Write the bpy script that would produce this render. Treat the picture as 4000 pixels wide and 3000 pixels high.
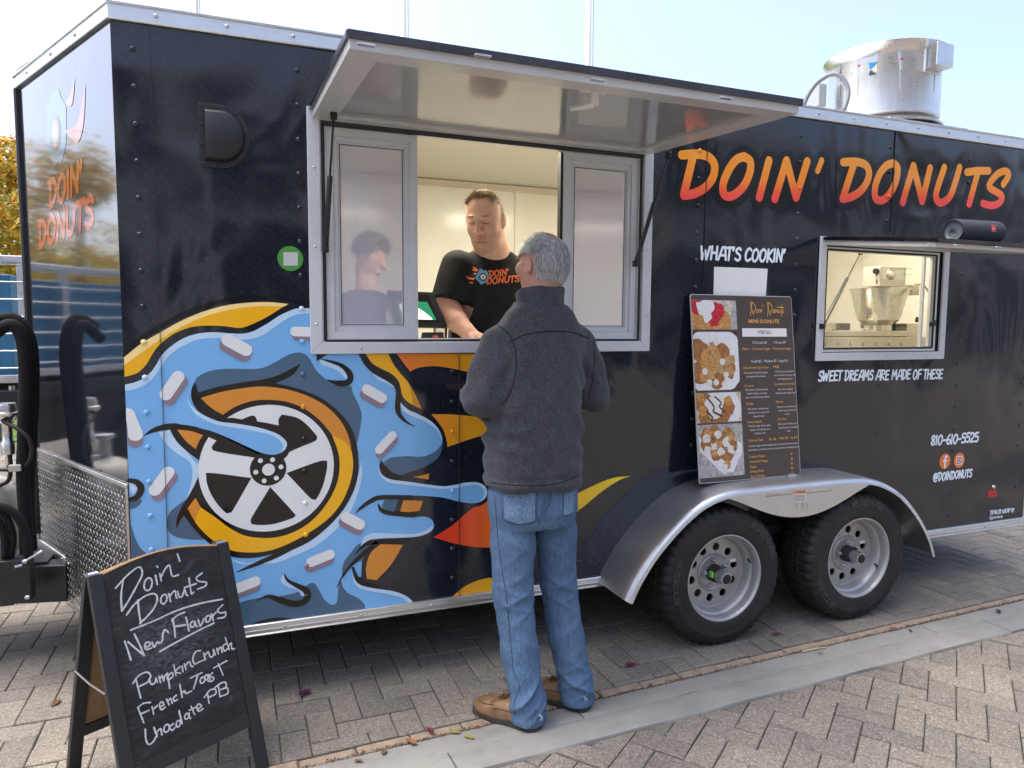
import bpy, bmesh, math, random
import numpy as np
from math import sin, cos, pi, radians, sqrt, atan2
from mathutils import Vector, Matrix
from mathutils.geometry import delaunay_2d_cdt, tessellate_polygon
from mathutils.bvhtree import BVHTree

for o in list(bpy.data.objects): bpy.data.objects.remove(o)
SC = bpy.context.scene
COL = SC.collection
random.seed(7); RNG = np.random.default_rng(7)

# ------------------------------------------------------------------ camera
FPX = 2775.665; CAM = Vector((1.08400, -2.88626, 1.50707))
YAW, PITCH, ROLL = radians(21.44048), radians(4.85535), radians(-0.36480)
_f = Vector((sin(YAW)*cos(PITCH), cos(YAW)*cos(PITCH), -sin(PITCH)))
_r = Vector((cos(YAW), -sin(YAW), 0)); _d = _f.cross(_r)
RIGHT = _r*cos(ROLL) + _d*sin(ROLL); DOWN = -_r*sin(ROLL) + _d*cos(ROLL); FWD = _f
cd = bpy.data.cameras.new('camera'); cam = bpy.data.objects.new('camera', cd); COL.objects.link(cam)
cd.sensor_width = 36; cd.sensor_fit = 'HORIZONTAL'; cd.lens = FPX/4000*36
cd.clip_start = .05; cd.clip_end = 6000
M3 = Matrix((RIGHT, -DOWN, -FWD)).transposed()
cam.matrix_world = Matrix.Translation(CAM) @ M3.to_4x4()
SC.camera = cam

# ------------------------------------------------------------------ sky, sun, exposure
SUN_EL, SUN_AZ = radians(69), radians(-66)       # azimuth from +Y towards +X: high, on the nose side, through thin cloud
W = bpy.data.worlds.new('World'); SC.world = W; W.use_nodes = True
nt = W.node_tree; nt.nodes.clear()
sky = nt.nodes.new('ShaderNodeTexSky'); sky.sky_type = 'NISHITA'; sky.sun_disc = False
sky.sun_elevation = SUN_EL; sky.sun_rotation = SUN_AZ
sky.air_density = .7; sky.dust_density = 6; sky.ozone_density = .8; sky.altitude = 200
bg = nt.nodes.new('ShaderNodeBackground'); bg.inputs[1].default_value = .15
wo = nt.nodes.new('ShaderNodeOutputWorld')
nt.links.new(sky.outputs[0], bg.inputs[0]); nt.links.new(bg.outputs[0], wo.inputs[0])
sd = bpy.data.lights.new('sun', 'SUN'); sd.energy = 0.5; sd.angle = radians(60); sd.color = (1, .99, .975)
sun = bpy.data.objects.new('sun', sd); COL.objects.link(sun)
sun.rotation_euler = Vector((-sin(SUN_AZ)*cos(SUN_EL), -cos(SUN_AZ)*cos(SUN_EL), -sin(SUN_EL))).to_track_quat('-Z', 'Y').to_euler()
SC.view_settings.view_transform = 'Standard'; SC.view_settings.look = 'None'
SC.view_settings.exposure = 1.82; SC.view_settings.gamma = 1

# ------------------------------------------------------------------ photo pixel -> point on a real surface
def ray(x, y): return RIGHT*((x-2000)/FPX) + DOWN*((y-1500)/FPX) + FWD
def onpl(x, y, n, d):
    r = ray(x, y); n = Vector(n); return CAM + r*((d - n.dot(CAM))/n.dot(r))
def onY(x, y, v=0.): return onpl(x, y, (0, 1, 0), v)
def onZ(x, y, v=0.): return onpl(x, y, (0, 0, 1), v)
def onX(x, y, v=0.): return onpl(x, y, (1, 0, 0), v)
def wall(x, y): p = onY(x, y, 0); return (p.x, p.z)

# ------------------------------------------------------------------ object helpers
WLOC = {}
def link(o, parent=None, loc=(0, 0, 0)):
    COL.objects.link(o); loc = Vector(loc); WLOC[o.name] = loc
    if parent is not None:
        o.parent = parent; o.location = loc - WLOC[parent.name]
    else: o.location = loc
    return o
def tag(o, label, cat, group=None):
    o['label'] = label; o['category'] = cat
    if group: o['group'] = group
    return o
def thing(name, label, cat, loc=(0, 0, 0), group=None):
    o = bpy.data.objects.new(name, None); o.empty_display_size = .1
    link(o, None, loc); return tag(o, label, cat, group)
def structure(o): o['kind'] = 'structure'; return o
def stuff(o): o['kind'] = 'stuff'; return o
def mesh(name, V, F, mats=None, smooth=False, mi=None):
    me = bpy.data.meshes.new(name)
    me.from_pydata([tuple(v) for v in V], [], F)
    if mats is not None:
        for m in (mats if isinstance(mats, (list, tuple)) else [mats]): me.materials.append(m)
    if mi is not None: me.polygons.foreach_set('material_index', mi)
    if smooth: me.polygons.foreach_set('use_smooth', [True]*len(me.polygons))
    me.update(); return me
def new(name, V, F, mats=None, parent=None, smooth=False, mi=None, bev=0, sharp=None, origin=None):
    """one mesh object; its origin is put at the middle of its footprint"""
    V = [Vector(v) for v in V]
    a = np.array([tuple(v) for v in V])
    c = Vector(origin) if origin is not None else Vector(((a[:, 0].min()+a[:, 0].max())/2, (a[:, 1].min()+a[:, 1].max())/2, a[:, 2].min()))
    o = bpy.data.objects.new(name, mesh(name, [v-c for v in V], F, mats, smooth, mi))
    link(o, parent, c)
    if sharp is not None: o.data.set_sharp_from_angle(angle=radians(sharp))
    if bev:
        b = o.modifiers.new('bevel', 'BEVEL'); b.width = bev; b.segments = 2; b.limit_method = 'ANGLE'; b.angle_limit = radians(40)
    return o
def copyto(src, parent, loc, rot=None, scale=None):
    o = src.copy(); link(o, parent, loc)
    if rot is not None: o.rotation_euler = rot
    if scale is not None: o.scale = scale
    return o
class MB:
    def __init__(s): s.V = []; s.F = []; s.M = []
    def add(s, V, F, m=0):
        n = len(s.V); s.V += [Vector(v) for v in V]; s.F += [tuple(i+n for i in f) for f in F]; s.M += [m]*len(F); return s
    def box(s, lo, hi, m=0, T=None):
        V = [Vector((x, y, z)) for x in (lo[0], hi[0]) for y in (lo[1], hi[1]) for z in (lo[2], hi[2])]
        if T is not None: V = [T @ v for v in V]
        return s.add(V, [(0, 1, 3, 2), (4, 6, 7, 5), (0, 4, 5, 1), (2, 3, 7, 6), (0, 2, 6, 4), (1, 5, 7, 3)], m)
    def ring(s, rings, m=0, close=True, cap0=True, cap1=True):
        k = len(rings[0]); V = [v for r in rings for v in r]; F = []
        for i in range(len(rings)-1):
            for j in range(k if close else k-1):
                F.append((i*k+j, i*k+(j+1) % k, (i+1)*k+(j+1) % k, (i+1)*k+j))
        if cap0: F.append(tuple(range(k-1, -1, -1)))
        if cap1: F.append(tuple((len(rings)-1)*k+j for j in range(k)))
        return s.add(V, F, m)
    def tube(s, pts, r, n=8, m=0, caps=True, flat=None):
        pts = [Vector(p) for p in pts]; R = r if hasattr(r, '__len__') else [r]*len(pts)
        rings = []; u = None
        for i, p in enumerate(pts):
            t = (pts[min(i+1, len(pts)-1)] - pts[max(i-1, 0)])
            if t.length < 1e-9: t = Vector((0, 0, 1))
            t.normalize()
            if u is None: u = t.orthogonal().normalized()
            else:
                u = u - t*u.dot(t); u = u.normalized() if u.length > 1e-6 else t.orthogonal().normalized()
            w = t.cross(u)
            rings.append([p + (u*cos(2*pi*k/n) + w*sin(2*pi*k/n))*R[i] for k in range(n)])
        return s.ring(rings, m, True, caps, caps)
    def lathe(s, prof, o, ax, n=24, m=0, caps=False):
        ax = Vector(ax).normalized(); u = ax.orthogonal().normalized(); w = ax.cross(u); o = Vector(o)
        rings = [[o + ax*h + (u*cos(2*pi*k/n) + w*sin(2*pi*k/n))*r for k in range(n)] for r, h in prof]
        return s.ring(rings, m, True, caps, caps)
    def prism(s, poly, fn, d0, d1, m=0):
        """poly in 2D, fn(u,v,d) -> 3D, extruded from d0 to d1"""
        k = len(poly); V = [fn(a, b, d0) for a, b in poly] + [fn(a, b, d1) for a, b in poly]
        T = tessellate_polygon([[Vector((a, b, 0)) for a, b in poly]])
        F = [tuple(t) for t in T] + [tuple(i+k for i in reversed(t)) for t in T]
        F += [(i, (i+1) % k, (i+1) % k+k, i+k) for i in range(k)]
        return s.add(V, F, m)
    def build(s, name, mats, parent=None, **kw):
        mi = s.M if isinstance(mats, (list, tuple)) and len(mats) > 1 else None
        o = new(name, s.V, s.F, mats, parent, mi=mi, **kw)
        bm = bmesh.new(); bm.from_mesh(o.data); bmesh.ops.recalc_face_normals(bm, faces=bm.faces); bm.to_mesh(o.data); bm.free()
        return o
def catmull(P, closed=False, n=6, sharp=()):
    """smooth curve through P; indices in `sharp` stay corners"""
    P = [tuple(map(float, p)) for p in P]; N = len(P); out = []
    rng = range(N if closed else N-1)
    for i in rng:
        p1 = np.array(P[i]); p2 = np.array(P[(i+1) % N])
        a = P[(i-1) % N] if (closed or i > 0) else None
        b = P[(i+2) % N] if (closed or i+2 < N) else None
        p0 = np.array(a) if (a is not None and i not in sharp) else 2*p1-p2
        p3 = np.array(b) if (b is not None and (i+1) % N not in sharp) else 2*p2-p1
        for k in range(n):
            t = k/n
            out.append(tuple(.5*((2*p1)+(-p0+p2)*t+(2*p0-5*p1+4*p2-p3)*t*t+(-p0+3*p1-3*p2+p3)*t**3)))
    if not closed: out.append(P[-1])
    return out
def cdt(polys):
    """union of (overlapping) 2D polygons as triangles"""
    V = []; F = []
    for p in polys:
        n = len(V); V += [Vector((float(a), float(b))) for a, b in p]; F.append(list(range(n, n+len(p))))
    r = delaunay_2d_cdt(V, [], F, 1, 1e-6)
    if len(polys) == 1: return r[0], r[2]
    A = np.array([tuple(v) for v in r[0]]); C_ = np.array([A[list(f)].mean(0) for f in r[2]]); ok = np.zeros(len(C_), bool)
    for p in polys:                                    # keep only triangles covered by some input polygon (counters stay open)
        q = np.array(p, float); sel = np.where(~ok & (C_[:, 0] >= q[:, 0].min()) & (C_[:, 0] <= q[:, 0].max()) & (C_[:, 1] >= q[:, 1].min()) & (C_[:, 1] <= q[:, 1].max()))[0]
        if not len(sel): continue
        x, y = C_[sel, 0][:, None], C_[sel, 1][:, None]; a, b = q, np.roll(q, 1, 0)
        dy = np.where(np.abs(b[:, 1]-a[:, 1]) < 1e-12, 1e-12, b[:, 1]-a[:, 1])
        cr = ((a[:, 1] > y) != (b[:, 1] > y)) & (x < (b[:, 0]-a[:, 0])*(y-a[:, 1])/dy+a[:, 0])
        ok[sel] = cr.sum(1) % 2 == 1
    return r[0], [f for f, o in zip(r[2], ok) if o]
def stroke2d(pts, w, n=10, cap=True):
    """polygons (quads + discs) of a brush stroke; w number or per-point widths"""
    pts = [tuple(p) for p in pts]; W_ = w if hasattr(w, '__len__') else [w]*len(pts)
    out = []
    for i, (p, ww) in enumerate(zip(pts, W_)):
        if ww > 1e-5 and (cap or 0 < i < len(pts)-1):
            out.append([(p[0]+ww/2*cos(2*pi*k/n+.1), p[1]+ww/2*sin(2*pi*k/n+.1)) for k in range(n)])
    for (a, b, wa, wb) in zip(pts[:-1], pts[1:], W_[:-1], W_[1:]):
        dx, dy = b[0]-a[0], b[1]-a[1]; L = math.hypot(dx, dy)
        if L < 1e-7: continue
        nx, ny = -dy/L/2, dx/L/2
        q = [(a[0]+nx*wa, a[1]+ny*wa), (b[0]+nx*wb, b[1]+ny*wb), (b[0]-nx*wb, b[1]-ny*wb), (a[0]-nx*wa, a[1]-ny*wa)]
        q = [p for k, p in enumerate(q) if k == 0 or math.hypot(p[0]-q[k-1][0], p[1]-q[k-1][1]) > 1e-7]
        if len(q) > 2: out.append(q)
    return out
def flatprint(name, polys, fn, mats, parent):
    """flat print: union of polygons laid on a surface by fn(u,v)->3D"""
    V, F = cdt(polys)
    if not F: return None
    return new(name, [fn(v[0], v[1]) for v in V], F, mats, parent)

# ------------------------------------------------------------------ materials
def lin(c): c /= 255; return c/12.92 if c <= .04045 else ((c+.055)/1.055)**2.4
def RGB(r, g, b, k=1.): return (min(1, lin(r)*k), min(1, lin(g)*k), min(1, lin(b)*k), 1)
MATS = {}
def mat(name, col=(.5, .5, .5, 1), rough=.5, metal=0., spec=.5, **kw):
    if name in MATS: return MATS[name]
    m = bpy.data.materials.new(name); m.use_nodes = True; MATS[name] = m
    b = m.node_tree.nodes['Principled BSDF']
    if len(col) == 3: col = (*col, 1)
    b.inputs['Base Color'].default_value = col; b.inputs['Roughness'].default_value = rough
    b.inputs['Metallic'].default_value = metal; b.inputs['Specular IOR Level'].default_value = spec
    for k, v in kw.items(): b.inputs[k.replace('_', ' ')].default_value = v
    m.diffuse_color = col
    return m
class NB:
    """tiny node-graph helper"""
    def __init__(s, m): s.m = m; s.t = m.node_tree; s.b = s.t.nodes['Principled BSDF']
    def n(s, typ, ins=None, **props):
        nd = s.t.nodes.new(typ)
        for k, v in props.items(): setattr(nd, k, v)
        for k, v in (ins or {}).items(): s.set(nd.inputs[k], v)
        return nd
    def set(s, sock, v):
        if isinstance(v, bpy.types.NodeSocket): s.t.links.new(v, sock)
        elif isinstance(v, bpy.types.Node): s.t.links.new(v.outputs[0], sock)
        else: sock.default_value = v
    def coord(s, which='Object'): return s.n('ShaderNodeTexCoord').outputs[which]
    def pos(s): return s.n('ShaderNodeNewGeometry').outputs['Position']
    def mp(s, v, scale=(1, 1, 1), rot=(0, 0, 0), loc=(0, 0, 0)): return s.n('ShaderNodeMapping', {0: v, 'Scale': scale, 'Rotation': rot, 'Location': loc}).outputs[0]
    def noise(s, v, scale, detail=4, rough=.55, dist=0): return s.n('ShaderNodeTexNoise', {'Vector': v, 'Scale': scale, 'Detail': detail, 'Roughness': rough, 'Distortion': dist}).outputs[0]
    def vor(s, v, scale, out='Color', feature='F1', rnd=1.): return s.n('ShaderNodeTexVoronoi', {'Vector': v, 'Scale': scale, 'Randomness': rnd}, feature=feature).outputs[out]
    def math(s, op, a, b=0., c=None, clamp=False):
        d = {0: a, 1: b}
        if c is not None: d[2] = c
        return s.n('ShaderNodeMath', d, operation=op, use_clamp=clamp).outputs[0]
    def ramp(s, f, stops, interp='LINEAR'):
        nd = s.n('ShaderNodeValToRGB', {0: f}); cr = nd.color_ramp; cr.interpolation = interp
        while len(cr.elements) < len(stops): cr.elements.new(.5)
        for e, (p, c) in zip(cr.elements, stops): e.position = p; e.color = (*c, 1) if len(c) == 3 else c
        return nd.outputs[0]
    def mix(s, f, a, b, typ='MIX'):
        nd = s.n('ShaderNodeMix', {0: f, 6: a, 7: b}, data_type='RGBA', blend_type=typ); return nd.outputs[2]
    def rng(s, v, a, b, c, d): return s.n('ShaderNodeMapRange', {0: v, 1: a, 2: b, 3: c, 4: d}).outputs[0]
    def sep(s, v): return s.n('ShaderNodeSeparateXYZ', {0: v}).outputs
    def comb(s, x, y, z): return s.n('ShaderNodeCombineXYZ', {0: x, 1: y, 2: z}).outputs[0]
    def bump(s, h, strength=.3, dist=.01, prev=None):
        d = {'Height': h, 'Strength': strength, 'Distance': dist}
        if prev is not None: d['Normal'] = prev
        return s.n('ShaderNodeBump', d).outputs[0]
    def col(s, v): s.set(s.b.inputs['Base Color'], v)
    def rough(s, v): s.set(s.b.inputs['Roughness'], v)
    def nrm(s, v): s.set(s.b.inputs['Normal'], v)
def dirt(m, amt=.25, scale=6, rlo=None, rhi=None):
    """uneven tone and gloss so that no surface is perfectly flat"""
    k = NB(m); base = tuple(k.b.inputs['Base Color'].default_value)
    f = k.noise(k.pos(), scale, 6, .65)
    lo = tuple(c*(1-amt) for c in base[:3]); hi = tuple(min(1, c*(1+amt*.6)) for c in base[:3])
    k.col(k.ramp(f, [(.3, lo), (.7, hi)]))
    if rlo is not None: k.rough(k.rng(k.noise(k.pos(), scale*2.3, 4), .3, .7, rlo, rhi))
    return k
# ================================================================== materials
def wrapmat(name, col, rough=.16, plate=False, ramp=None, spec=.5, slope=0., wav=.5, coat=0.):
    """vinyl wrap on thin sheet: glossy, with the sheet's slow waviness"""
    m = mat(name, col, rough, 0, spec); k = NB(m); P = k.pos()
    if coat: k.b.inputs['Coat Weight'].default_value = coat; k.b.inputs['Coat IOR'].default_value = 1.8; k.b.inputs['Coat Roughness'].default_value = .04
    w = k.noise(k.mp(P, (1.3, 1.3, 1.0)), 1.5, 2, .5, .6)
    g = k.noise(P, 420, 2, .5)
    nb = k.bump(w, wav, .045); nb = k.bump(g, .03, .001, nb); k.nrm(nb)
    base = (*col[:3],)
    if plate:
        x, y, z = k.sep(P)[0], k.sep(P)[1], k.sep(P)[2]
        h = k.math('SUBTRACT', x, k.math('MULTIPLY', y, .5))
        u = k.math('MULTIPLY', k.math('ADD', h, z), 21.); v = k.math('MULTIPLY', k.math('SUBTRACT', h, z), 21.)
        par = k.math('MODULO', k.math('ADD', k.math('ADD', k.math('FLOOR', u), k.math('FLOOR', v)), 200.), 2.)
        fu = k.math('SUBTRACT', k.math('FRACT', u), .5); fv = k.math('SUBTRACT', k.math('FRACT', v), .5)
        def el(a, b, ra, rb):
            a2 = k.math('POWER', k.math('DIVIDE', a, ra), 2.); b2 = k.math('POWER', k.math('DIVIDE', b, rb), 2.)
            return k.math('ADD', a2, b2)
        e = k.math('ADD', k.math('MULTIPLY', el(fu, fv, .46, .13), par), k.math('MULTIPLY', el(fu, fv, .13, .46), k.math('SUBTRACT', 1., par)))
        msk = k.rng(e, .55, 1.15, 1., 0.)
        k.col(k.mix(k.math('MULTIPLY', msk, .38), (*base, 1), (base[0]*1.9, base[1]*1.9, base[2]*1.9, 1)))
    elif ramp:
        ax, lo, hi, stops = ramp
        v = k.sep(P)[ax]
        if ax == 2: v = k.math('SUBTRACT', v, k.math('MULTIPLY', k.sep(P)[0], slope))
        k.col(k.ramp(k.rng(v, lo, hi, 0., 1.), stops))
    return m
WRAP = wrapmat('wrap_black', (.0095, .0125, .0205, 1), .12, plate=True, spec=.62)
NOSEW = wrapmat('wrap_nose_black', (.0105, .0125, .0185, 1), .06, plate=True, spec=1.0, wav=.07, coat=.7)
WBLACK = wrapmat('wrap_outline', (.004, .004, .005, 1), .17)
WBLUE = wrapmat('wrap_blue', RGB(118, 178, 228, 1.05), .2)
WPALE = wrapmat('wrap_pale_blue', RGB(186, 214, 238, 1.05), .2)
WSLATE = wrapmat('wrap_slate', RGB(72, 102, 128, 1.0), .2)
WYEL = wrapmat('wrap_yellow', RGB(236, 174, 22, 1.1), .2)
WCREAM = wrapmat('wrap_cream', RGB(244, 214, 140, 1.1), .2)
WBROWN = wrapmat('wrap_caramel', RGB(208, 134, 48, 1.1), .2)
WWHITE = wrapmat('wrap_white', RGB(228, 232, 230, 1.0), .22)
WMAUVE = wrapmat('wrap_mauve', RGB(140, 122, 136, 1.0), .2)
WTEXT = wrapmat('wrap_text_white', RGB(222, 234, 242, 1.05), .25)
WLOGO = wrapmat('wrap_logo_gradient', (.8, .3, .05, 1), .2, slope=.0465, ramp=(2, 1.955, 2.17, [(0., RGB(236, 70, 72)[:3]), (.22, RGB(238, 92, 50)[:3]), (.5, RGB(240, 138, 36)[:3]), (1., RGB(240, 152, 40)[:3])]))
WFL1 = wrapmat('wrap_flame_upper', (.8, .3, .05, 1), .2, ramp=(0, 1.75, 2.15, [(0., RGB(236, 128, 48)[:3]), (1., RGB(228, 178, 30)[:3])]))
WFL3 = wrapmat('wrap_flame_red', (.8, .1, .05, 1), .2, ramp=(0, 1.8, 2.75, [(0., RGB(232, 30, 34)[:3]), (.28, RGB(236, 92, 42)[:3]), (.55, RGB(242, 170, 30)[:3]), (1., RGB(246, 212, 44)[:3])]))
def metal(name, col=(.72, .73, .74), rough=.32, scale=(1, 1, 60), amt=.12, mtl=1., rv=.3):
    m = mat(name, col, rough, mtl); k = NB(m); P = k.pos()
    f = k.noise(k.mp(P, scale), 6, 5, .6)
    k.col(k.ramp(f, [(.3, tuple(c*(1-amt) for c in col)), (.7, tuple(min(1, c*(1+amt)) for c in col))]))
    k.rough(k.rng(k.noise(P, 9, 5, .65), .3, .7, rough*(1-rv*.8), rough*(1+rv)))
    k.nrm(k.bump(f, .08, .002)); return m
ALU = metal('aluminium_trim', (.70, .70, .68), .36, (2, 2, 90))
ALUW = metal('window_frame_aluminium', (.66, .68, .70), .42, (1, 1, 1), .06, .55)
FRAME = dirt(mat('window_frame_white', (.58, .61, .64, 1), .38), .06, 5, .3, .5) and MATS['window_frame_white']
FEND = metal('fender_aluminium', (.66, .67, .68), .42, (3, 3, 3), .05, 1., .1)
STEEL = metal('stainless_steel', (.68, .67, .64), .24, (40, 40, 1), .08)
GALV = metal('galvanised', (.55, .57, .6), .4, (3, 3, 3), .2)
RIMM = metal('wheel_silver_paint', (.40, .40, .40), .42, (4, 4, 4), .08, .6)
SCREW = metal('screw_zinc', (.6, .6, .6), .3, (1, 1, 1), .1)
ATP = metal('tread_plate', (.68, .69, .70), .2, (5, 5, 5), .15)
RUB = mat('tyre_rubber', (.016, .016, .017, 1), .62, 0, .4); k = NB(RUB)
k.col(k.ramp(k.noise(k.pos(), 14, 6, .7), [(.35, (.011, .011, .012)), (.75, (.03, .029, .027))])); k.nrm(k.bump(k.noise(k.pos(), 260, 3), .15, .002))
BLK = mat('black_plastic', (.012, .012, .013, 1), .45); dirt(BLK, .3, 12)
SEAL = mat('rubber_seal', (.008, .008, .009, 1), .55)
BSTEEL = mat('black_painted_steel', (.013, .014, .016, 1), .38); dirt(BSTEEL, .35, 9, .3, .55)
FOAM = mat('black_foam', (.010, .010, .011, 1), .85, 0, .2); k = NB(FOAM); k.nrm(k.bump(k.noise(k.pos(), 180, 4), .4, .004))
IWALL = mat('interior_panel', (.77, .745, .67, 1), .16); dirt(IWALL, .03, 3)
ICEIL = mat('interior_ceiling_panel', (.70, .67, .58, 1), .3); dirt(ICEIL, .03, 3)
ROOFM = mat('roof_sheet', (.6, .6, .6, 1), .4, .6)
AWN = mat('awning_panel_grey', (.285, .292, .305, 1), .10, 0, .6); k = NB(AWN); k.nrm(k.bump(k.noise(k.pos(), 1.6, 2), .25, .02)); k.rough(k.rng(k.noise(k.pos(), 4, 4), .3, .7, .07, .16))
AWNF = mat('awning_frame_paint', (.50, .50, .495, 1), .3); dirt(AWNF, .05, 6)
def glassmat(name, tint, alpha, col, rough=.02):
    m = bpy.data.materials.new(name); m.use_nodes = True; t = m.node_tree; t.nodes.clear(); MATS[name] = m
    tr = t.nodes.new('ShaderNodeBsdfTransparent'); tr.inputs[0].default_value = (*tint, 1)
    df = t.nodes.new('ShaderNodeBsdfDiffuse'); df.inputs[0].default_value = (*col, 1)
    gl = t.nodes.new('ShaderNodeBsdfGlossy'); gl.inputs[1].default_value = rough
    fr = t.nodes.new('ShaderNodeFresnel'); fr.inputs[0].default_value = 1.5
    m1 = t.nodes.new('ShaderNodeMixShader'); m1.inputs[0].default_value = alpha
    m2 = t.nodes.new('ShaderNodeMixShader'); o = t.nodes.new('ShaderNodeOutputMaterial')
    t.links.new(tr.outputs[0], m1.inputs[1]); t.links.new(df.outputs[0], m1.inputs[2])
    t.links.new(fr.outputs[0], m2.inputs[0]); t.links.new(m1.outputs[0], m2.inputs[1]); t.links.new(gl.outputs[0], m2.inputs[2])
    t.links.new(m2.outputs[0], o.inputs[0]); return m
GLASS = glassmat('clear_glass', (.96, .96, .93), .04, (.6, .6, .58))
SCREEN = glassmat('window_with_insect_screen', (.84, .85, .92), .71, (.54, .545, .63), .05)
PLASTIC = glassmat('clear_plastic', (.95, .95, .93), .15, (.7, .68, .64), .08)
# ground
def pavermat(name, tone, speck=185.):
    m = mat(name, tone, .85, 0, .3); k = NB(m); P = k.pos()
    vc = k.vor(P, speck); vd = k.vor(P, speck, 'Distance')
    sv = k.sep(vc)[0]; t = tone
    agg = k.ramp(sv, [(0., (t[0]*.28, t[1]*.27, t[2]*.27)), (.10, (t[0]*.6, t[1]*.56, t[2]*.52)), (.35, (t[0]*.95, t[1]*.9, t[2]*.82)), (.7, (t[0]*1.15, t[1]*1.12, t[2]*1.05)), (.9, (t[0]*1.5, t[1]*1.42, t[2]*1.25)), (1., (t[0]*1.9, t[1]*1.85, t[2]*1.75))])
    mort = (t[0]*.62, t[1]*.60, t[2]*.56, 1)
    c = k.mix(k.rng(vd, .0, .6, 0., .75), agg, mort)
    isl = k.n('ShaderNodeNewGeometry').outputs['Random Per Island']; orr = k.n('ShaderNodeObjectInfo').outputs['Random']
    r = k.math('FRACT', k.math('ADD', isl, orr)); c = k.mix(1., c, k.ramp(r, [(0., (.80, .80, .82)), (.5, (1, .985, .965)), (1., (1.09, 1.07, 1.04))]), 'MULTIPLY')
    big = k.noise(P, 1.4, 5, .6); c = k.mix(1., c, k.ramp(big, [(.3, (.78, .78, .79)), (.65, (1.08, 1.06, 1.04))]), 'MULTIPLY')
    st = k.noise(P, 7, 6, .7); c = k.mix(k.rng(st, .62, .8, 0., .2), c, (t[0]*1.0, t[1]*.82, t[2]*.58, 1))
    k.col(c); k.nrm(k.bump(vd, .35, .004)); return m
PAVE_A = pavermat('paver_grey_aggregate', (.245, .238, .224))
PAVE_B = pavermat('paver_tan_aggregate', (.248, .238, .221), 150.)
EDGEB = mat('edging_brick', (.30, .235, .17, 1), .85, 0, .3); dirt(EDGEB, .3, 22); 
JOINT = mat('joint_sand', (.115, .108, .096, 1), .95, 0, .2); dirt(JOINT, .4, 60)
CONC = mat('kerb_concrete', (.33, .33, .31, 1), .85, 0, .3); k = NB(CONC); P = k.pos()
c = k.ramp(k.noise(k.mp(P, (1, 1.8, 1)), 3.4, 8, .72), [(.3, (.20, .198, .182)), (.7, (.295, .289, .262))])
c = k.mix(k.rng(k.vor(P, 210, 'Distance'), .0, .25, .35, 0.), c, (.16, .15, .14, 1)); k.col(c); k.nrm(k.bump(k.noise(P, 160, 5, .7), .25, .003))
GRASS = mat('lawn_grass', (.10, .16, .035, 1), .9, 0, .2); dirt(GRASS, .5, 5)
GROUND = mat('distant_paving', (.25, .23, .2, 1), .9, 0, .2); dirt(GROUND, .25, 2)
WOOD = mat('raw_hardboard', (.30, .19, .095, 1), .75, 0, .3); dirt(WOOD, .15, 30)
SGNB = mat('sign_black_paint', (.012, .012, .014, 1), .5); k = NB(SGNB); k.col(k.ramp(k.noise(k.mp(k.pos(), (30, 30, 6)), 8, 5, .7), [(.4, (.010, .010, .012)), (.8, (.028, .028, .031))])); k.nrm(k.bump(k.noise(k.mp(k.pos(), (60, 60, 8)), 8, 4), .2, .003))
CHALK = mat('chalk', (.62, .66, .68, 1), .95, 0, .1)
# ================================================================== the ground
def sheet(name, x0, x1, y0, y1, z, m): return structure(new(name, [(x0, y0, z), (x1, y0, z), (x1, y1, z), (x0, y1, z)], [(0, 1, 2, 3)], m))
sheet('ground', -2500, 2500, -2500, 2500, -.045, GROUND)
sheet('paving_bed', -9, 16, -9, 12, -.012, JOINT)
KS = .034                                              # the kerb runs at a slight angle to the trailer
def kl(x, off): return -.3855 + KS*(x-2.787) + off     # off: 0 brick edge, -.052 gutter, -.165 crease, -.312 near edge
def clip(poly, n, d):
    out = []
    for i in range(len(poly)):
        a, b = poly[i], poly[(i+1) % len(poly)]
        da = a[0]*n[0]+a[1]*n[1]-d; db = b[0]*n[0]+b[1]*n[1]-d
        if da >= 0: out.append(a)
        if da*db < 0: t = da/(da-db); out.append((a[0]+(b[0]-a[0])*t, a[1]+(b[1]-a[1])*t))
    return out
def area(p): return abs(sum(p[i][0]*p[(i+1) % len(p)][1]-p[(i+1) % len(p)][0]*p[i][1] for i in range(len(p))))/2
def inset(p, e):
    cx = sum(q[0] for q in p)/len(p); cy = sum(q[1] for q in p)/len(p); out = []
    for q in p:
        dx, dy = q[0]-cx, q[1]-cy; out.append((cx+dx-math.copysign(min(e, abs(dx)), dx)*1., cy+dy-math.copysign(min(e, abs(dy)), dy)*1.))
    return out
def pavermesh(poly, h=.03, ch=.004, dz=0.):
    """one paver: vertical sides and a chamfered top edge, top at z=dz"""
    k = len(poly); top = inset(poly, ch)
    V = [(x, y, dz-h) for x, y in poly]+[(x, y, dz-ch*.8) for x, y in poly]+[(x, y, dz) for x, y in top]
    F = [(i, (i+1) % k, (i+1) % k+k, i+k) for i in range(k)]+[(i+k, (i+1) % k+k, (i+1) % k+2*k, i+2*k) for i in range(k)]+[tuple(range(2*k, 3*k))]
    return V, F
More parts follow.
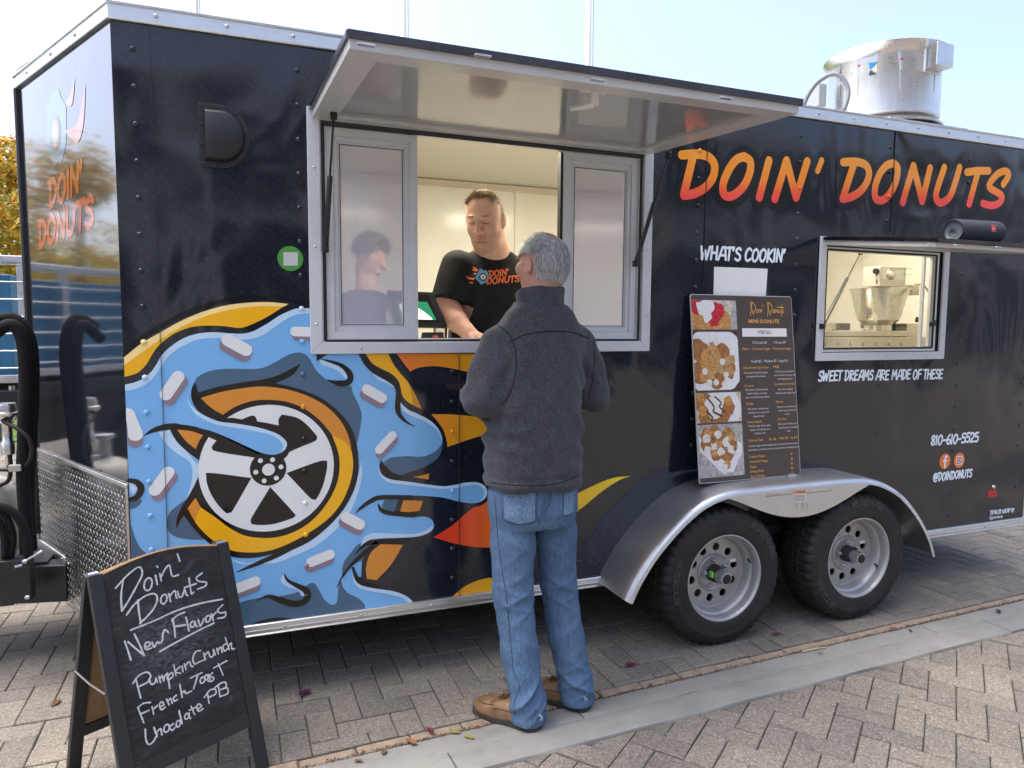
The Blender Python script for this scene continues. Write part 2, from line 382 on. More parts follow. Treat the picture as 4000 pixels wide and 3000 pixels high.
def herringbone(name, m, s, org, ang, xr, yr, inside, zt, nparts, gap=.0018, label=''):
    ca, sa = cos(ang), sin(ang)
    def T(u, v): return (org[0]+ca*u-sa*v, org[1]+sa*u+ca*v)
    A, B = s*2, s
    shared = {}
    for key, (w, d) in dict(H=(2*s, s), V=(s, 2*s)).items():
        V, F = pavermesh([(gap-w/2, gap-d/2), (w/2-gap, gap-d/2), (w/2-gap, d/2-gap), (gap-w/2, d/2-gap)])
        shared[key] = mesh('paver', V, F, m)
    items = []
    R = int(18/s)
    for i in range(-R, R):
        for j in range(-R, R):
            t = (i-j) % 4
            if t == 0: u0, v0, w, d, key = i*s, j*s, 2*s, s, 'H'
            elif t == 3: u0, v0, w, d, key = i*s, j*s, s, 2*s, 'V'
            else: continue
            c = T(u0+w/2, v0+d/2)
            if not (xr[0] < c[0] < xr[1] and yr[0] < c[1] < yr[1]): continue
            poly = [T(u0+gap, v0+gap), T(u0+w-gap, v0+gap), T(u0+w-gap, v0+d-gap), T(u0+gap, v0+d-gap)]
            dl = [inside(p) for p in poly]
            if max(dl) <= 0: continue
            whole = min(dl) >= 0
            q = Vector((c[0], c[1], 0))-CAM; zc = q.dot(FWD)
            px = 2000+FPX*q.dot(RIGHT)/zc if zc > .1 else -9999; py = 1500+FPX*q.dot(DOWN)/zc if zc > .1 else -9999
            vis = -60 < px < 4060 and -60 < py < 3080
            hid = c[1] > .15 and px > 560                       # behind wheels, skirt and figures
            items.append((0 if vis and not hid else 1, q.length, c, poly, key, whole, ang))
    items.sort(key=lambda t: t[:2])
    base = structure(bpy.data.objects.new(name, None)); link(base)
    stV, stF = [], []
    for n, (v, dist, c, poly, key, whole, ang_) in enumerate(items):
        z = zt+random.gauss(0, .0011); 
        if n < nparts and v == 0:
            if whole:
                o = bpy.data.objects.new('paver', shared[key]); link(o, base, (c[0], c[1], z)); o.rotation_euler = (random.gauss(0, .006), random.gauss(0, .006), ang_+random.gauss(0, .006))
            else:
                for e in EDGES[name]: poly = clip(poly, *e) if len(poly) > 2 else poly
                if len(poly) > 2 and area(poly) > .0008:
                    V, F = pavermesh(poly, dz=z); new('paver', V, F, m, base)
        else:
            if not whole:
                for e in EDGES[name]: poly = clip(poly, *e) if len(poly) > 2 else poly
                if len(poly) < 3 or area(poly) < .0008: continue
            V, F = pavermesh(poly, dz=z); k = len(stV); stV += V; stF += [tuple(i+k for i in f) for f in F]
    stuff(new('paver_field', stV, stF, m, base))
    return base
EDGES = {'brick_pavement': [((-KS, 1), kl(0, .004))], 'footway_pavement': [((KS, -1), -kl(0, -.318))]}
herringbone('brick_pavement', PAVE_A, .1022, (1.512, -.257), 0., (-5.5, 10), (-.9, 7.5), lambda p: p[1]-kl(p[0], .004), 0., 300)
herringbone('footway_pavement', PAVE_B, .1005, (2.862, -.905), radians(36.6), (.2, 8), (-2.6, .3), lambda p: kl(p[0], -.318)-p[1], .006, 300)
sheet('footway_behind', -9, 16, -9, -2.45, -.004, PAVE_B)
# thin edging bricks, gutter strip and kerb strip
EB = structure(bpy.data.objects.new('edging_course', None)); link(EB)
L = .198; x = -2.9
while x < 9:
    y0 = lambda X: kl(X, 0)
    P = [(x+.003, kl(x, -.047)), (x+L-.003, kl(x+L, -.047)), (x+L-.003, kl(x+L, -.001)), (x+.003, kl(x, -.001))]
    V, F = pavermesh(P, dz=random.gauss(-.002, .0015), ch=.006); new('edging_brick', V, F, EDGEB, EB); x += L
def slabs(name, o0, o1, prof, joints):
    base = structure(bpy.data.objects.new(name, None)); link(base)
    for a, b in zip(joints[:-1], joints[1:]):
        mb = MB(); N = max(2, int((b-a)/.12)); rings = []
        for i in range(N+1):
            X = a+.003+(b-a-.006)*i/N
            e = .0035*sin(X*23)+.003*sin(X*61+1)           # chipped, uneven edges
            ring = [(X, kl(X, o0+(o1-o0)*t)+(e if t in (1,) else 0), z) for t, z in prof]
            rings.append([(X, kl(X, o0), -.04)]+ring+[(X, kl(X, o1)+e, -.04)])
        mb.ring(rings, 0); mb.build(name+'_slab', CONC, base, smooth=True, sharp=35)
slabs('gutter', -.060, -.168, [(0, -.003), (.08, 0.), (.9, .002), (1, .001)], [-6, -2.4, .35, 2.3, 4.28, 6.3, 9.5])
slabs('kerb', -.170, -.314, [(0, .003), (.06, .0055), (.5, .012), (.88, .0135), (.97, .011), (1, .004)], [-6, -1.2, 1.75, 4.62, 7.3, 9.5])
# ================================================================== the food trailer
X0, X1, YB, Z0, Z1 = .716, 5.66, 2.16, .277, 2.607     # side wall from the nose corner to the rear, width, skirt and roof
ZT = 2.545
NX, NY0, NY1 = .201, 1.025, 1.135                       # blunt tip of the V nose
trailer = thing('food_trailer', 'black V-nosed food trailer wrapped with a blue frosted donut wheel and orange lettering', 'food trailer', (3.2, 1.08, 0))
W1 = (1.412, 2.858, 1.425, 2.283)                       # serving opening x0,x1,z0,z1
W2 = (3.957, 4.790, 1.370, 1.915)                       # small window
def gridwall(xs, zs, holes, y):
    V = [(x, y, z) for z in zs for x in xs]; n = len(xs); F = []
    for j in range(len(zs)-1):
        for i in range(n-1):
            cx, cz = (xs[i]+xs[i+1])/2, (zs[j]+zs[j+1])/2
            if any(a < cx < b and c < cz < d for a, b, c, d in holes): continue
            F.append((j*n+i, j*n+i+1, (j+1)*n+i+1, (j+1)*n+i))
    return V, F
WELL = (2.72, 4.50, 0, .70)                              # span covered by the fender
xs = sorted({X0, X1, W1[0], W1[1], W2[0], W2[1], WELL[0], WELL[1]}); zs = sorted({Z0+.02, ZT+.02, W1[2], W1[3], W2[2], W2[3], WELL[3]})
V, F = gridwall(xs, zs, [W1, W2], 0.)
side = new('side_wall', V, F, WRAP, trailer)
V, F = gridwall(xs, [z for z in zs], [W1, W2], .045); 
inn = new('inner_wall', V, [tuple(reversed(f)) for f in F], IWALL, trailer)
for a, b, c, d in (W1, W2):                             # reveals of the two openings
    mb = MB()
    mb.add([(a, 0, c), (a, .045, c), (a, .045, d), (a, 0, d)], [(0, 1, 2, 3)]); mb.add([(b, 0, c), (b, .045, c), (b, .045, d), (b, 0, d)], [(0, 3, 2, 1)])
    mb.add([(a, 0, c), (b, 0, c), (b, .045, c), (a, .045, c)], [(0, 1, 2, 3)]); mb.add([(a, 0, d), (b, 0, d), (b, .045, d), (a, .045, d)], [(0, 3, 2, 1)])
    mb.build('window_reveal', ALUW, trailer)
DV = Vector((NX-X0, NY0, 0)); VL = DV.length; DV.normalize(); NV = Vector((-DV.y, DV.x, 0))
if NV.y > 0: NV = -NV
def onV(x, y): p = onpl(x, y, NV, NV.dot(Vector((X0, 0, 0)))); return ((p-Vector((X0, 0, 0))).dot(DV), p.z)
def PV(s, z, off=0.): return Vector((X0, 0, 0))+DV*s+NV*off+Vector((0, 0, z))
nose = new('nose_panel', [PV(0, Z0), PV(VL, Z0), PV(VL, ZT+.02), PV(0, ZT+.02)], [(0, 1, 2, 3)], NOSEW, trailer)
new('nose_panel', [(X0, YB, Z0), (NX, NY1, Z0), (NX, NY1, ZT+.02), (X0, YB, ZT+.02)], [(0, 1, 2, 3)], WRAP, trailer)
mb = MB(); mb.box((NX-.004, NY0-.012, .30), (NX+.03, NY1+.012, ZT+.01)); nb_ = mb.build('nose_strip', ATP, trailer, bev=.004)
mb = MB(); mb.tube([PV(VL-.012, .5, .004), PV(VL-.012, ZT, .004)], .013, 8); mb.build('nose_trim', BSTEEL, trailer)
new('far_wall', [(X0, YB, Z0), (X1, YB, Z0), (X1, YB, ZT), (X0, YB, ZT)], [(3, 2, 1, 0)], WRAP, trailer)
new('rear_wall', [(X1, 0, Z0), (X1, YB, Z0), (X1, YB, ZT), (X1, 0, ZT)], [(0, 1, 2, 3)], WRAP, trailer)
OUT = [(X0, 0), (X1, 0), (X1, YB), (X0, YB), (NX, NY1), (NX, NY0)]
new('roof', [(x, y, Z1-.008+(.035 if 0 < y < YB else 0)) for x, y in OUT], [(0, 1, 2, 3, 4, 5)], ROOFM, trailer)
new('underside', [(x, y, Z0+.015) for x, y in OUT], [(5, 4, 3, 2, 1, 0)], BSTEEL, trailer)
# aluminium rails: top (all along the side and the nose) and bottom
def rail(name, pts, z0, z1, prof, m, screws=None):
    """prof: (outward, z fraction) points; pts plan polyline with outward normals"""
    mb = MB(); rings = []
    for (x, y, nx, ny) in pts:
        rings.append([(x+nx*o, y+ny*o, z0+(z1-z0)*t) for o, t in prof])
    mb.ring(rings, 0, True); return mb.build(name, m, trailer, smooth=False)
TP = [(-.004, 0), (.012, .0), (.014, .06), (.009, .1), (.009, .82), (.015, .86), (.016, .97), (-.02, 1.0), (-.03, .9)]
mx, my = NV.x, NV.y-1; ml = sqrt(mx*mx+my*my); mx, my = mx/ml*1.06, my/ml*1.06
rail('roof_rail', [(X1+.01, 0, 0, -1), (X0, 0, mx, my)], ZT, Z1, TP, ALU)
rail('roof_rail', [(X0, 0, mx, my), (NX, NY0, -1.02, -.3), ], ZT, Z1, TP, ALU)
rail('roof_rail', [(NX, NY0, -1.02, -.3), (NX, NY1, -1.02, .3)], ZT, Z1, TP, ALU)
BP = [(-.004, 0), (.014, 0), (.016, .08), (.010, .16), (.012, .45), (.010, .5), (.012, .55), (.010, .84), (.016, .92), (.012, 1.), (-.004, 1.)]
rail('skirt_rail', [(WELL[0]-.02, 0, 0, -1), (X0, 0, 0, -1)], Z0, Z0+.048, BP, ALU)
rail('skirt_rail', [(X1+.01, 0, 0, -1), (WELL[1]-.04, 0, 0, -1)], Z0, Z0+.048, BP, ALU)
mb = MB(); mb.box((X1-.012, -.006, Z0), (X1+.008, .03, ZT)); mb.build('corner_trim', ALU, trailer, bev=.004)
# frame below
mb = MB()
for y in (.35, 1.75): mb.box((X0+.1, y, .17), (X1-.1, y+.05, Z0+.012))
mb.build('chassis_beam', BSTEEL, trailer)
for ax in (3.20, 4.034):
    mb = MB(); mb.tube([(ax, -.02, .326), (ax, 2.1, .326)], .04, 10); mb.build('axle', BSTEEL, trailer)
mb = MB(); mb.box((3.42, -.02, .43), (3.83, .02, .475)); mb.build('spring_hanger_bar', BSTEEL, trailer, bev=.003)
# tread-plate stone guard on the nose with raised lozenges and metal edging
PT, PBm, NS, NZ = .906, .268, .772, .455
gpoly = [(.004, PBm), (NS, PBm), (NS, NZ), (VL-.004, NZ), (VL-.004, PT), (.004, PT)]
mb = MB(); mb.prism(gpoly, lambda a, b, d: PV(a, b, d), .001, .004); guard = mb.build('stone_guard', ATP, trailer)
mb = MB(); n = 0
def inpoly(p, poly):
    c = False; j = len(poly)-1
    for i in range(len(poly)):
        a, b = poly[i], poly[j]
        if (a[1] > p[1]) != (b[1] > p[1]) and p[0] < (b[0]-a[0])*(p[1]-a[1])/(b[1]-a[1])+a[0]: c = not c
        j = i
    return c
s = .0265
for i in range(0, 50):
    for j in range(-30, 60):
        u = (i+.5*(j % 2))*s*1.35; v = .25+j*s*.62
        ang = radians(40) if j % 2 else radians(-40)
        if not inpoly((u, v), [(.03, PBm+.03), (NS-.02, PBm+.03), (NS-.02, NZ+.04), (VL-.05, NZ+.04), (VL-.05, PT-.025), (.03, PT-.025)]): continue
        ca, sa = cos(ang), sin(ang); l, w = .0135, .0036
        def q(a, b, d): return PV(u+ca*a-sa*b, v+sa*a+ca*b, d)
        mb.add([q(-l, 0, .0038), q(0, -w, .0038), q(l, 0, .0038), q(0, w, .0038), q(-l*.5, 0, .0062), q(l*.5, 0, .0062)], [(0, 1, 4), (1, 5, 4), (1, 2, 5), (2, 3, 5), (3, 4, 5), (3, 0, 4)])
stuff(mb.build('raised_lozenges', ATP, guard, smooth=True))
def edging(pts, w=.024, name='guard_edging'):
    mb = MB()
    for (a, b) in zip(pts[:-1], pts[1:]):
        d = Vector((b[0]-a[0], b[1]-a[1])); L = d.length; d.normalize(); nn = Vector((-d.y, d.x))*w/2
        P = [(a[0]-nn.x, a[1]-nn.y), (b[0]-nn.x, b[1]-nn.y), (b[0]+nn.x, b[1]+nn.y), (a[0]+nn.x, a[1]+nn.y)]
        mb.prism(P, lambda u, v, dd: PV(u, v, dd), .002, .009)
    return mb.build(name, ALU, guard, bev=.002)
edging([(0, PT), (VL, PT)], .016); edging([(VL-.006, PT-.01), (VL-.006, NZ+.012)], .022); edging([(VL-.01, NZ), (NS+.012, NZ)], .03); edging([(NS, NZ+.012), (NS, PBm-.004)], .026); edging([(NS-.014, PBm+.004), (0, PBm+.004)], .03); edging([(.004, PT-.01), (.004, PBm+.02)], .012)
# rivets (one shape, copied)
def dome(r, h, n=10):
    V = []; F = []
    prof = [(1, 0), (.86, .45), (.5, .85)]
    for a, b in prof:
        V += [(r*a*cos(2*pi*k/n), -h*b, r*a*sin(2*pi*k/n)) for k in range(n)]
    V.append((0, -h, 0))
    for i in range(2):
        for k in range(n): F.append((i*n+k, i*n+(k+1) % n, (i+1)*n+(k+1) % n, (i+1)*n+k))
    for k in range(n): F.append((2*n+k, 2*n+(k+1) % n, 3*n))
    return V, F
RIVM = {}
def rivet(parent, p, m, r=.0105, h=.006, rotz=0., name='rivet'):
    key = (m.name, r)
    if key not in RIVM:
        V, F = dome(r, h); RIVM[key] = mesh(name, V, F, m, True)
    o = bpy.data.objects.new(name, RIVM[key]); link(o, parent, p); o.rotation_euler = (0, 0, rotz); return o
for i in range(22): rivet(trailer, (.86+i*.232, -.0095, 2.577), SCREW, .0085, .005, name='rail_screw')
for i, s_ in enumerate((.33, .62, .95)):
    p = PV(s_, 2.577, .0095); rivet(trailer, p, SCREW, .0085, .005, rotz=atan2(NV.y, NV.x)+pi/2, name='rail_screw')
for x in [.95+.3*i for i in range(6)]+[4.62, 4.95, 5.3, 5.6]: rivet(trailer, (x, -.0115, Z0+.024), SCREW, .0075, .004, name='rail_screw')
for s_, z in ((.70, NZ), (.79, NZ), (NS, .40), (NS, .30), (.72, PBm+.004), (.5, PBm+.004)): rivet(guard, PV(s_, z, .009), SCREW, .006, .004, rotz=atan2(NV.y, NV.x)+pi/2)
# ================================================================== wrap graphics on the side wall (flat print)
def zz(ox, oy, k): return lambda P: [wall(ox+k*a, oy+k*b) for a, b in P]
Z3 = zz(400, 1100, .45208); Z4 = zz(1200, 1300, .45208); Z5 = zz(400, 1800, .45208); Z6 = zz(1200, 1800, .45208)
Z7 = zz(2500, 0, .6781); Z8 = zz(2600, 1000, .63291); Z9 = zz(3500, 1650, .30139); S0 = zz(0, 0, 1)
LAYERS = []
def lay(name, polys, m, lv, smooth=True, raw=False, parent=None):
    ps = []
    for p in polys:
        sh = set()
        if raw: ps.append(p); continue
        ps.append(catmull(p, True, 5, SH.get(id(p), ())) if smooth else p)
    y = -(.0009+.00026*lv); LAYERS.append((lv, ps, m))
    for grp in ([ps] if raw else [[p] for p in ps]):
        o = flatprint(name, grp, lambda u, v: Vector((u, y, v)), m, parent or side)
    return o
SH = {}
def sh(P, *idx): SH[id(P)] = set(i % len(P) for i in idx); KEEP.append(P); return P
KEEP = []
rz0 = Z0+.03
# --- blue frosting with its lobes
top = Z3([(205, 890), (280, 870), (350, 838), (420, 780), (470, 710), (510, 640), (580, 570), (680, 500), (800, 455), (950, 437), (1080, 445), (1200, 450), (1300, 430), (1420, 365), (1520, 300), (1600, 260), (1680, 232), (1790, 229)])
top[0] = (X0+.002, top[0][1])
win = Z3([(1850, 229), (1850, 690)])+Z4([(200, 170), (455, 175)])
rt = Z4([(468, 195), (495, 260), (555, 335), (640, 385), (735, 440), (765, 490), (763, 560), (770, 610), (805, 600), (830, 635), (900, 680), (1000, 722), (1080, 772), (1140, 840), (1164, 900), (1168, 950), (1160, 1020), (1120, 1090), (1050, 1140), (950, 1180), (850, 1215), (800, 1232), (740, 1215), (690, 1160), (636, 1098), (620, 1140), (635, 1210), (680, 1250), (760, 1272), (900, 1290), (1050, 1312), (1180, 1325), (1270, 1315), (1360, 1296), (1450, 1290), (1520, 1312), (1555, 1362), (1545, 1420), (1490, 1462), (1410, 1472), (1300, 1455), (1180, 1425), (1060, 1412), (900, 1405), (640, 1403), (560, 1425), (480, 1480), (415, 1545)])
lo = Z6([(480, 395), (560, 352), (640, 336), (785, 336), (752, 435), (690, 452), (760, 475), (900, 488), (1010, 482), (1070, 505), (1095, 550), (1075, 600), (1020, 635), (940, 655), (800, 665), (620, 672), (560, 690), (500, 712), (455, 748), (415, 805), (470, 770), (560, 722), (480, 850), (465, 1005), (425, 990), (395, 930), (402, 1000), (440, 1060), (520, 1090), (640, 1110), (760, 1130), (850, 1165), (900, 1205), (915, 1228)])
bot = [(lo[-1][0], rz0), (X0+.002, rz0)]
B = top+win+rt+lo+bot
nt_, nw, nr, nl = len(top), len(win), len(rt), len(lo)
r0 = nt_+nw; l0 = r0+nr
sh(B, 0, nt_-1, nt_, nt_+1, nt_+2, nt_+3, r0, r0+7, r0+8, r0+24, r0+nr-1, l0+2, l0+3, l0+4, l0+19, l0+21, l0+23, l0+25, l0+nl-1, l0+nl, l0+nl+1)
lay('frosting_print', [B], WBLUE, 0)
# --- dough, flames (outer colours, none overlapping)
D1 = Z3([(188, 655), (330, 540), (480, 450), (700, 330), (900, 250), (1100, 200), (1300, 180), (1450, 178), (1608, 193), (1540, 232), (1430, 300), (1330, 352), (1220, 395), (1150, 398), (1050, 385), (900, 380), (760, 395), (640, 440), (560, 490), (480, 560), (430, 630), (380, 715), (300, 790), (205, 822)])
D1[0] = (X0+.002, D1[0][1]); D1[-1] = (X0+.002, D1[-1][1]); sh(D1, 0, 8, len(D1)-1)
D2 = Z4([(505, 180), (560, 260), (640, 310), (720, 350), (790, 420), (812, 520), (850, 580), (910, 622), (990, 660), (960, 590), (920, 510), (870, 425), (800, 345), (745, 270), (700, 180)]); sh(D2, 0, 8, 14)
lay('dough_print', [D1, D2], WYEL, 0)
D1c = Z3([(188, 655), (330, 540), (480, 450), (700, 330), (900, 250), (1100, 200), (1300, 180), (1450, 178), (1608, 193), (1555, 216), (1400, 212), (1250, 222), (1050, 255), (850, 315), (650, 410), (480, 515), (330, 620), (200, 722)])
D1c[0] = (X0+.002, D1c[0][1]); D1c[-1] = (X0+.002, D1c[-1][1]); sh(D1c, 0, 8, 17)
lay('dough_highlight_print', [D1c], WCREAM, 1)
lay('dough_shade_print', [sh(Z4([(845, 385), (880, 455), (905, 550), (912, 620), (988, 658), (950, 575), (895, 470)]), 0, 3, 4)], WBROWN, 1)
F1 = Z4([(772, 180), (830, 258), (890, 335), (960, 302), (1100, 288), (1250, 308), (1380, 336), (1520, 360), (1750, 380), (2050, 330), (2250, 250), (2000, 240), (1700, 180)]); sh(F1, 0, 2, 10, 12)
F2 = Z4([(1070, 703), (1250, 705), (1420, 720), (1580, 750), (1760, 790), (2050, 790), (2250, 720), (2000, 850), (1750, 868), (1580, 880), (1450, 905), (1330, 945), (1212, 986), (1205, 930), (1180, 850), (1130, 770)]); sh(F2, 0, 6, 12)
lay('flame_print', [F1, F2], WFL1, 0)
F3 = Z6([(1090, 660), (1250, 560), (1350, 472), (1435, 405), (1505, 383), (1570, 335), (1600, 290)])+S0([(1960, 1985), (2080, 2005), (2200, 1955), (2300, 1905), (2390, 1868), (2466, 1859), (2420, 1875), (2350, 1920), (2250, 2002), (2120, 2085), (2010, 2130), (1932, 2137)])+Z6([(1500, 748), (1350, 730), (1200, 695)]); sh(F3, 0, 12)
lay('flame_print', [F3], WFL3, 0)
F4 = Z6([(1240, 1185), (1350, 1092), (1450, 1042), (1560, 1013), (1680, 1010), (1850, 1040), (1990, 1100)]); F4 = [(a, max(b, rz0)) for a, b in F4]; F4 += [(F4[-1][0], rz0), (F4[0][0], rz0)]; sh(F4, 0, 6, 7, 8)
lay('flame_print', [F4], WFL1, 0)
c1 = sh(Z4([(915, 1245), (1000, 1230), (1055, 1213), (1048, 1268)]), 0, 1, 2, 3); c2 = sh(Z6([(830, 340), (1000, 345), (970, 430), (880, 443), (802, 437)]), 0, 1, 2, 4); c3 = sh(Z6([(630, 720), (828, 725), (720, 900), (600, 1030), (515, 1018), (508, 920), (545, 800)]), 0, 1, 3, 4)
lay('dough_shade_print', [c1, c2, c3], WBROWN, 1)
# --- shade and highlight on the frosting
s1 = Z3([(800, 862), (812, 835), (870, 795), (960, 765), (1100, 752), (1280, 755), (1400, 740), (1520, 680), (1600, 635), (1680, 613), (1740, 622), (1790, 665), (1830, 740), (1870, 790), (1940, 850), (2000, 890), (2080, 905), (2150, 900), (2168, 970), (2212, 1060), (2240, 1160), (2215, 1330), (2190, 1430), (2100, 1300), (1900, 1100), (1500, 1000), (830, 990)]); sh(s1, 0, 17, 22, 26)
s2 = sh(Z5([(740, 320), (650, 385), (580, 450), (553, 540), (575, 610), (640, 658), (760, 680), (880, 680), (800, 500)]), 0, 7)
s3 = Z5([(228, 550), (290, 680), (335, 760), (392, 832), (330, 1000), (232, 1150)]); s3[0] = (X0+.003, s3[0][1]); s3[-1] = (X0+.003, s3[-1][1]); sh(s3, 0, 4, 5)
s4 = sh(Z6([(540, 690), (440, 722), (380, 790), (320, 870), (300, 950), (312, 1010), (390, 905), (470, 862), (462, 1003), (480, 850), (575, 715)]), 0, 5, 7, 8)
s5 = sh(Z4([(650, 1125), (720, 1080), (850, 1065), (980, 1070), (1080, 1040), (1140, 990), (1168, 945), (1160, 1020), (1120, 1090), (1050, 1140), (950, 1180), (850, 1215), (800, 1232), (740, 1215), (690, 1160)]), 0, 6)
s6 = sh(Z5([(236, 345), (345, 335), (330, 370), (290, 405), (236, 418)]), 0, 1, 4)
s7 = Z5([(900, 1330), (1185, 1225), (1330, 1188), (1500, 1175), (1700, 1130), (1755, 1085), (1800, 1055), (1840, 1065), (1880, 1130), (1920, 1200), (1980, 1243), (2025, 1220), (2035, 1130), (2045, 1060), (2060, 1040)])+Z6([(310, 1090), (350, 1140), (430, 1180), (480, 1220), (500, 1262), (470, 1300)]); s7 = s7+[(s7[-1][0], rz0+.001), (X0+.25, rz0+.001)]; sh(s7, 0, len(s7)-1, len(s7)-2, len(s7)-3)
s8 = sh(Z6([(668, 338), (783, 338), (752, 432), (690, 432), (645, 400)]), 0, 1, 2)
lay('frosting_shade_print', [s1, s2, s3, s4, s5, s6, s7, s8], WSLATE, 1)
h1 = top+list(reversed(Z3([(205, 945), (300, 925), (400, 870), (470, 790), (530, 700), (600, 620), (700, 555), (830, 500), (980, 487), (1130, 500), (1250, 500), (1370, 470), (1480, 400), (1580, 330), (1680, 285), (1790, 275)]))); h1[-1] = (X0+.002, h1[-1][1]); sh(h1, 0, nt_-1, nt_, len(h1)-1)
h2 = sh(Z3([(485, 1300), (585, 1280), (620, 1350), (700, 1430), (790, 1545)])+Z5([(845, 60), (825, 140), (780, 240), (725, 335), (760, 220), (778, 130), (775, 60), (745, 0)])+Z3([(640, 1480), (550, 1400)]), 0, 1, 8)
h3 = sh(Z5([(1100, 845), (1250, 885), (1330, 868), (1480, 808), (1480, 850), (1640, 772), (1800, 690), (1960, 560), (2090, 410), (2175, 250), (2212, 110), (2240, 0), (2240, 150), (2190, 330), (2120, 470), (2000, 610), (1850, 730), (1680, 810), (1500, 880), (1330, 890), (1200, 890)]), 0, 11)
h4 = sh(Z4([(805, 600), (870, 662), (960, 703), (1060, 758), (1135, 838), (1166, 930), (1120, 840), (1050, 785), (950, 738), (860, 700), (812, 650)]), 0, 5)
h5 = sh(Z4([(636, 1105), (620, 1140), (635, 1210), (680, 1250), (760, 1272), (900, 1290), (1050, 1312), (1180, 1325), (1270, 1315), (1360, 1296), (1450, 1290), (1520, 1312), (1555, 1362), (1540, 1425), (1500, 1455), (1528, 1400), (1515, 1345), (1470, 1315), (1390, 1318), (1280, 1340), (1150, 1348), (950, 1325), (800, 1308), (700, 1290), (640, 1240), (614, 1170)]), 0, 13)
h6 = sh(Z6([(1095, 555), (1078, 600), (1020, 635), (940, 655), (800, 665), (620, 672), (560, 690), (500, 712), (460, 740), (480, 680), (520, 640), (600, 625), (900, 632), (1000, 610), (1060, 575)]), 0, 8)
h7 = sh(Z6([(395, 935), (402, 1000), (440, 1060), (520, 1090), (640, 1110), (760, 1130), (850, 1165), (900, 1205), (912, 1225), (880, 1225), (830, 1190), (740, 1160), (500, 1115), (430, 1080), (400, 1035)]), 0, 8, 9)
h8 = sh(Z3([(1882, 672), (1960, 700), (2050, 735), (2110, 790), (2122, 850), (2090, 830), (2040, 775), (1950, 735), (1890, 715)]), 0, 4)
h9 = sh(Z5([(236, 180), (290, 195), (300, 245), (270, 285), (240, 250)]), 0)
h10 = sh(Z5([(1570, 972), (1545, 1010), (1550, 1055), (1620, 1095), (1690, 1120), (1725, 1175), (1745, 1150), (1720, 1105), (1640, 1070), (1590, 1030)]), 0, 5)
h11 = sh(Z4([(560, 342), (640, 392), (738, 447), (755, 475), (700, 445), (610, 400)]), 0, 3)
lay('frosting_highlight_print', [h1, h2, h3, h4, h5, h6, h7, h8, h9, h10, h11], WPALE, 2)
# --- the wheel inside the donut
BD = Z3([(800, 862), (830, 958), (1000, 908), (1200, 872), (1380, 845), (1500, 815), (1600, 770), (1715, 705), (1660, 790), (1580, 842), (1490, 878), (1600, 900), (1750, 945), (1880, 1000), (2000, 1085), (2110, 1200), (2170, 1310), (2205, 1450)])+Z5([(2213, 0), (2210, 110), (2175, 250), (2090, 410), (1960, 560), (1800, 690), (1640, 770), (1480, 850), (1300, 920), (1145, 967), (1290, 890), (1480, 803), (1330, 835), (1180, 838), (1060, 805), (960, 740), (850, 650), (770, 560), (705, 470), (670, 520), (638, 592), (645, 490), (690, 390), (740, 310), (800, 200), (838, 110), (843, 50), (835, 0)])+Z3([(735, 1470), (650, 1390), (605, 1320), (585, 1278), (500, 1290), (420, 1310), (350, 1337), (400, 1290), (470, 1250), (560, 1228), (640, 1225), (760, 1240), (870, 1275), (1000, 1300), (1000, 1215), (900, 1165), (820, 1110), (772, 1020), (770, 930)])
sh(BD, 0, 1, 7, 10, 27, 29, 36, 38, 49, 52, 58, 59)
lay('wheel_outline_print', [BD], WBLACK, 3)
o1 = sh(Z3([(850, 1005), (1000, 960), (1150, 930), (1340, 907), (1500, 915), (1650, 945), (1800, 1000), (1950, 1090), (2070, 1220), (2130, 1350), (2155, 1475), (2100, 1390), (1982, 1320), (1880, 1200), (1750, 1100), (1600, 1040), (1450, 1022), (1300, 1030), (1150, 1080), (1040, 1150), (940, 1090)]), 0, 10, 12, 19)
o2 = sh(Z3([(645, 1277), (760, 1290), (870, 1325), (835, 1380), (805, 1447), (720, 1375)]), 0, 2, 4)
o3 = sh(Z5([(735, 410), (805, 318), (850, 402), (820, 460), (803, 530)]), 0, 1, 2, 4)
lay('dough_shade_print', [o1, o2, o3], WBROWN, 4)
y1 = sh(Z3([(1982, 1320), (2100, 1390), (2155, 1475)])+Z5([(2165, 0), (2160, 100), (2130, 220), (2060, 370), (1950, 500), (1800, 610), (1640, 700), (1480, 765), (1330, 790), (1180, 785), (1080, 760), (960, 690), (860, 600), (803, 530), (820, 460), (850, 402), (980, 490), (1100, 580), (1230, 645), (1370, 665), (1500, 660), (1640, 620), (1780, 540), (1900, 420), (1990, 280), (2040, 140), (2048, 0)])+Z3([(2030, 1450)]), 0, 2, 16, 18)
lay('dough_print', [y1], WYEL, 4)
hub = wall(400+.45208*1433, 1800+.45208*66)
def circ(c, r, n=64, a0=0): return [(c[0]+r*cos(2*pi*k/n+a0), c[1]+r*sin(2*pi*k/n+a0)) for k in range(n)]
tx = wall(400+.45208*1996, 1800+.45208*40); bx = wall(400+.45208*1400, 1800+.45208*610)
RW = ((tx[0]-hub[0])+(hub[1]-bx[1]))/2*1.005
lay('wheel_face_print', [circ(hub, RW)], WWHITE, 5, raw=True)
H1 = sh(Z3([(960, 1190), (1120, 1175), (1205, 1190), (1265, 1165), (1305, 1157), (1328, 1178), (1337, 1207), (1430, 1222), (1522, 1242), (1522, 1190), (1550, 1147), (1680, 1175), (1770, 1240), (1855, 1335), (1840, 1375), (1720, 1425), (1620, 1470), (1600, 1500), (1560, 1540), (1400, 1520), (960, 1300)]), 0, 1, 2, 6, 8, 10, 13, 18, 19, 20)
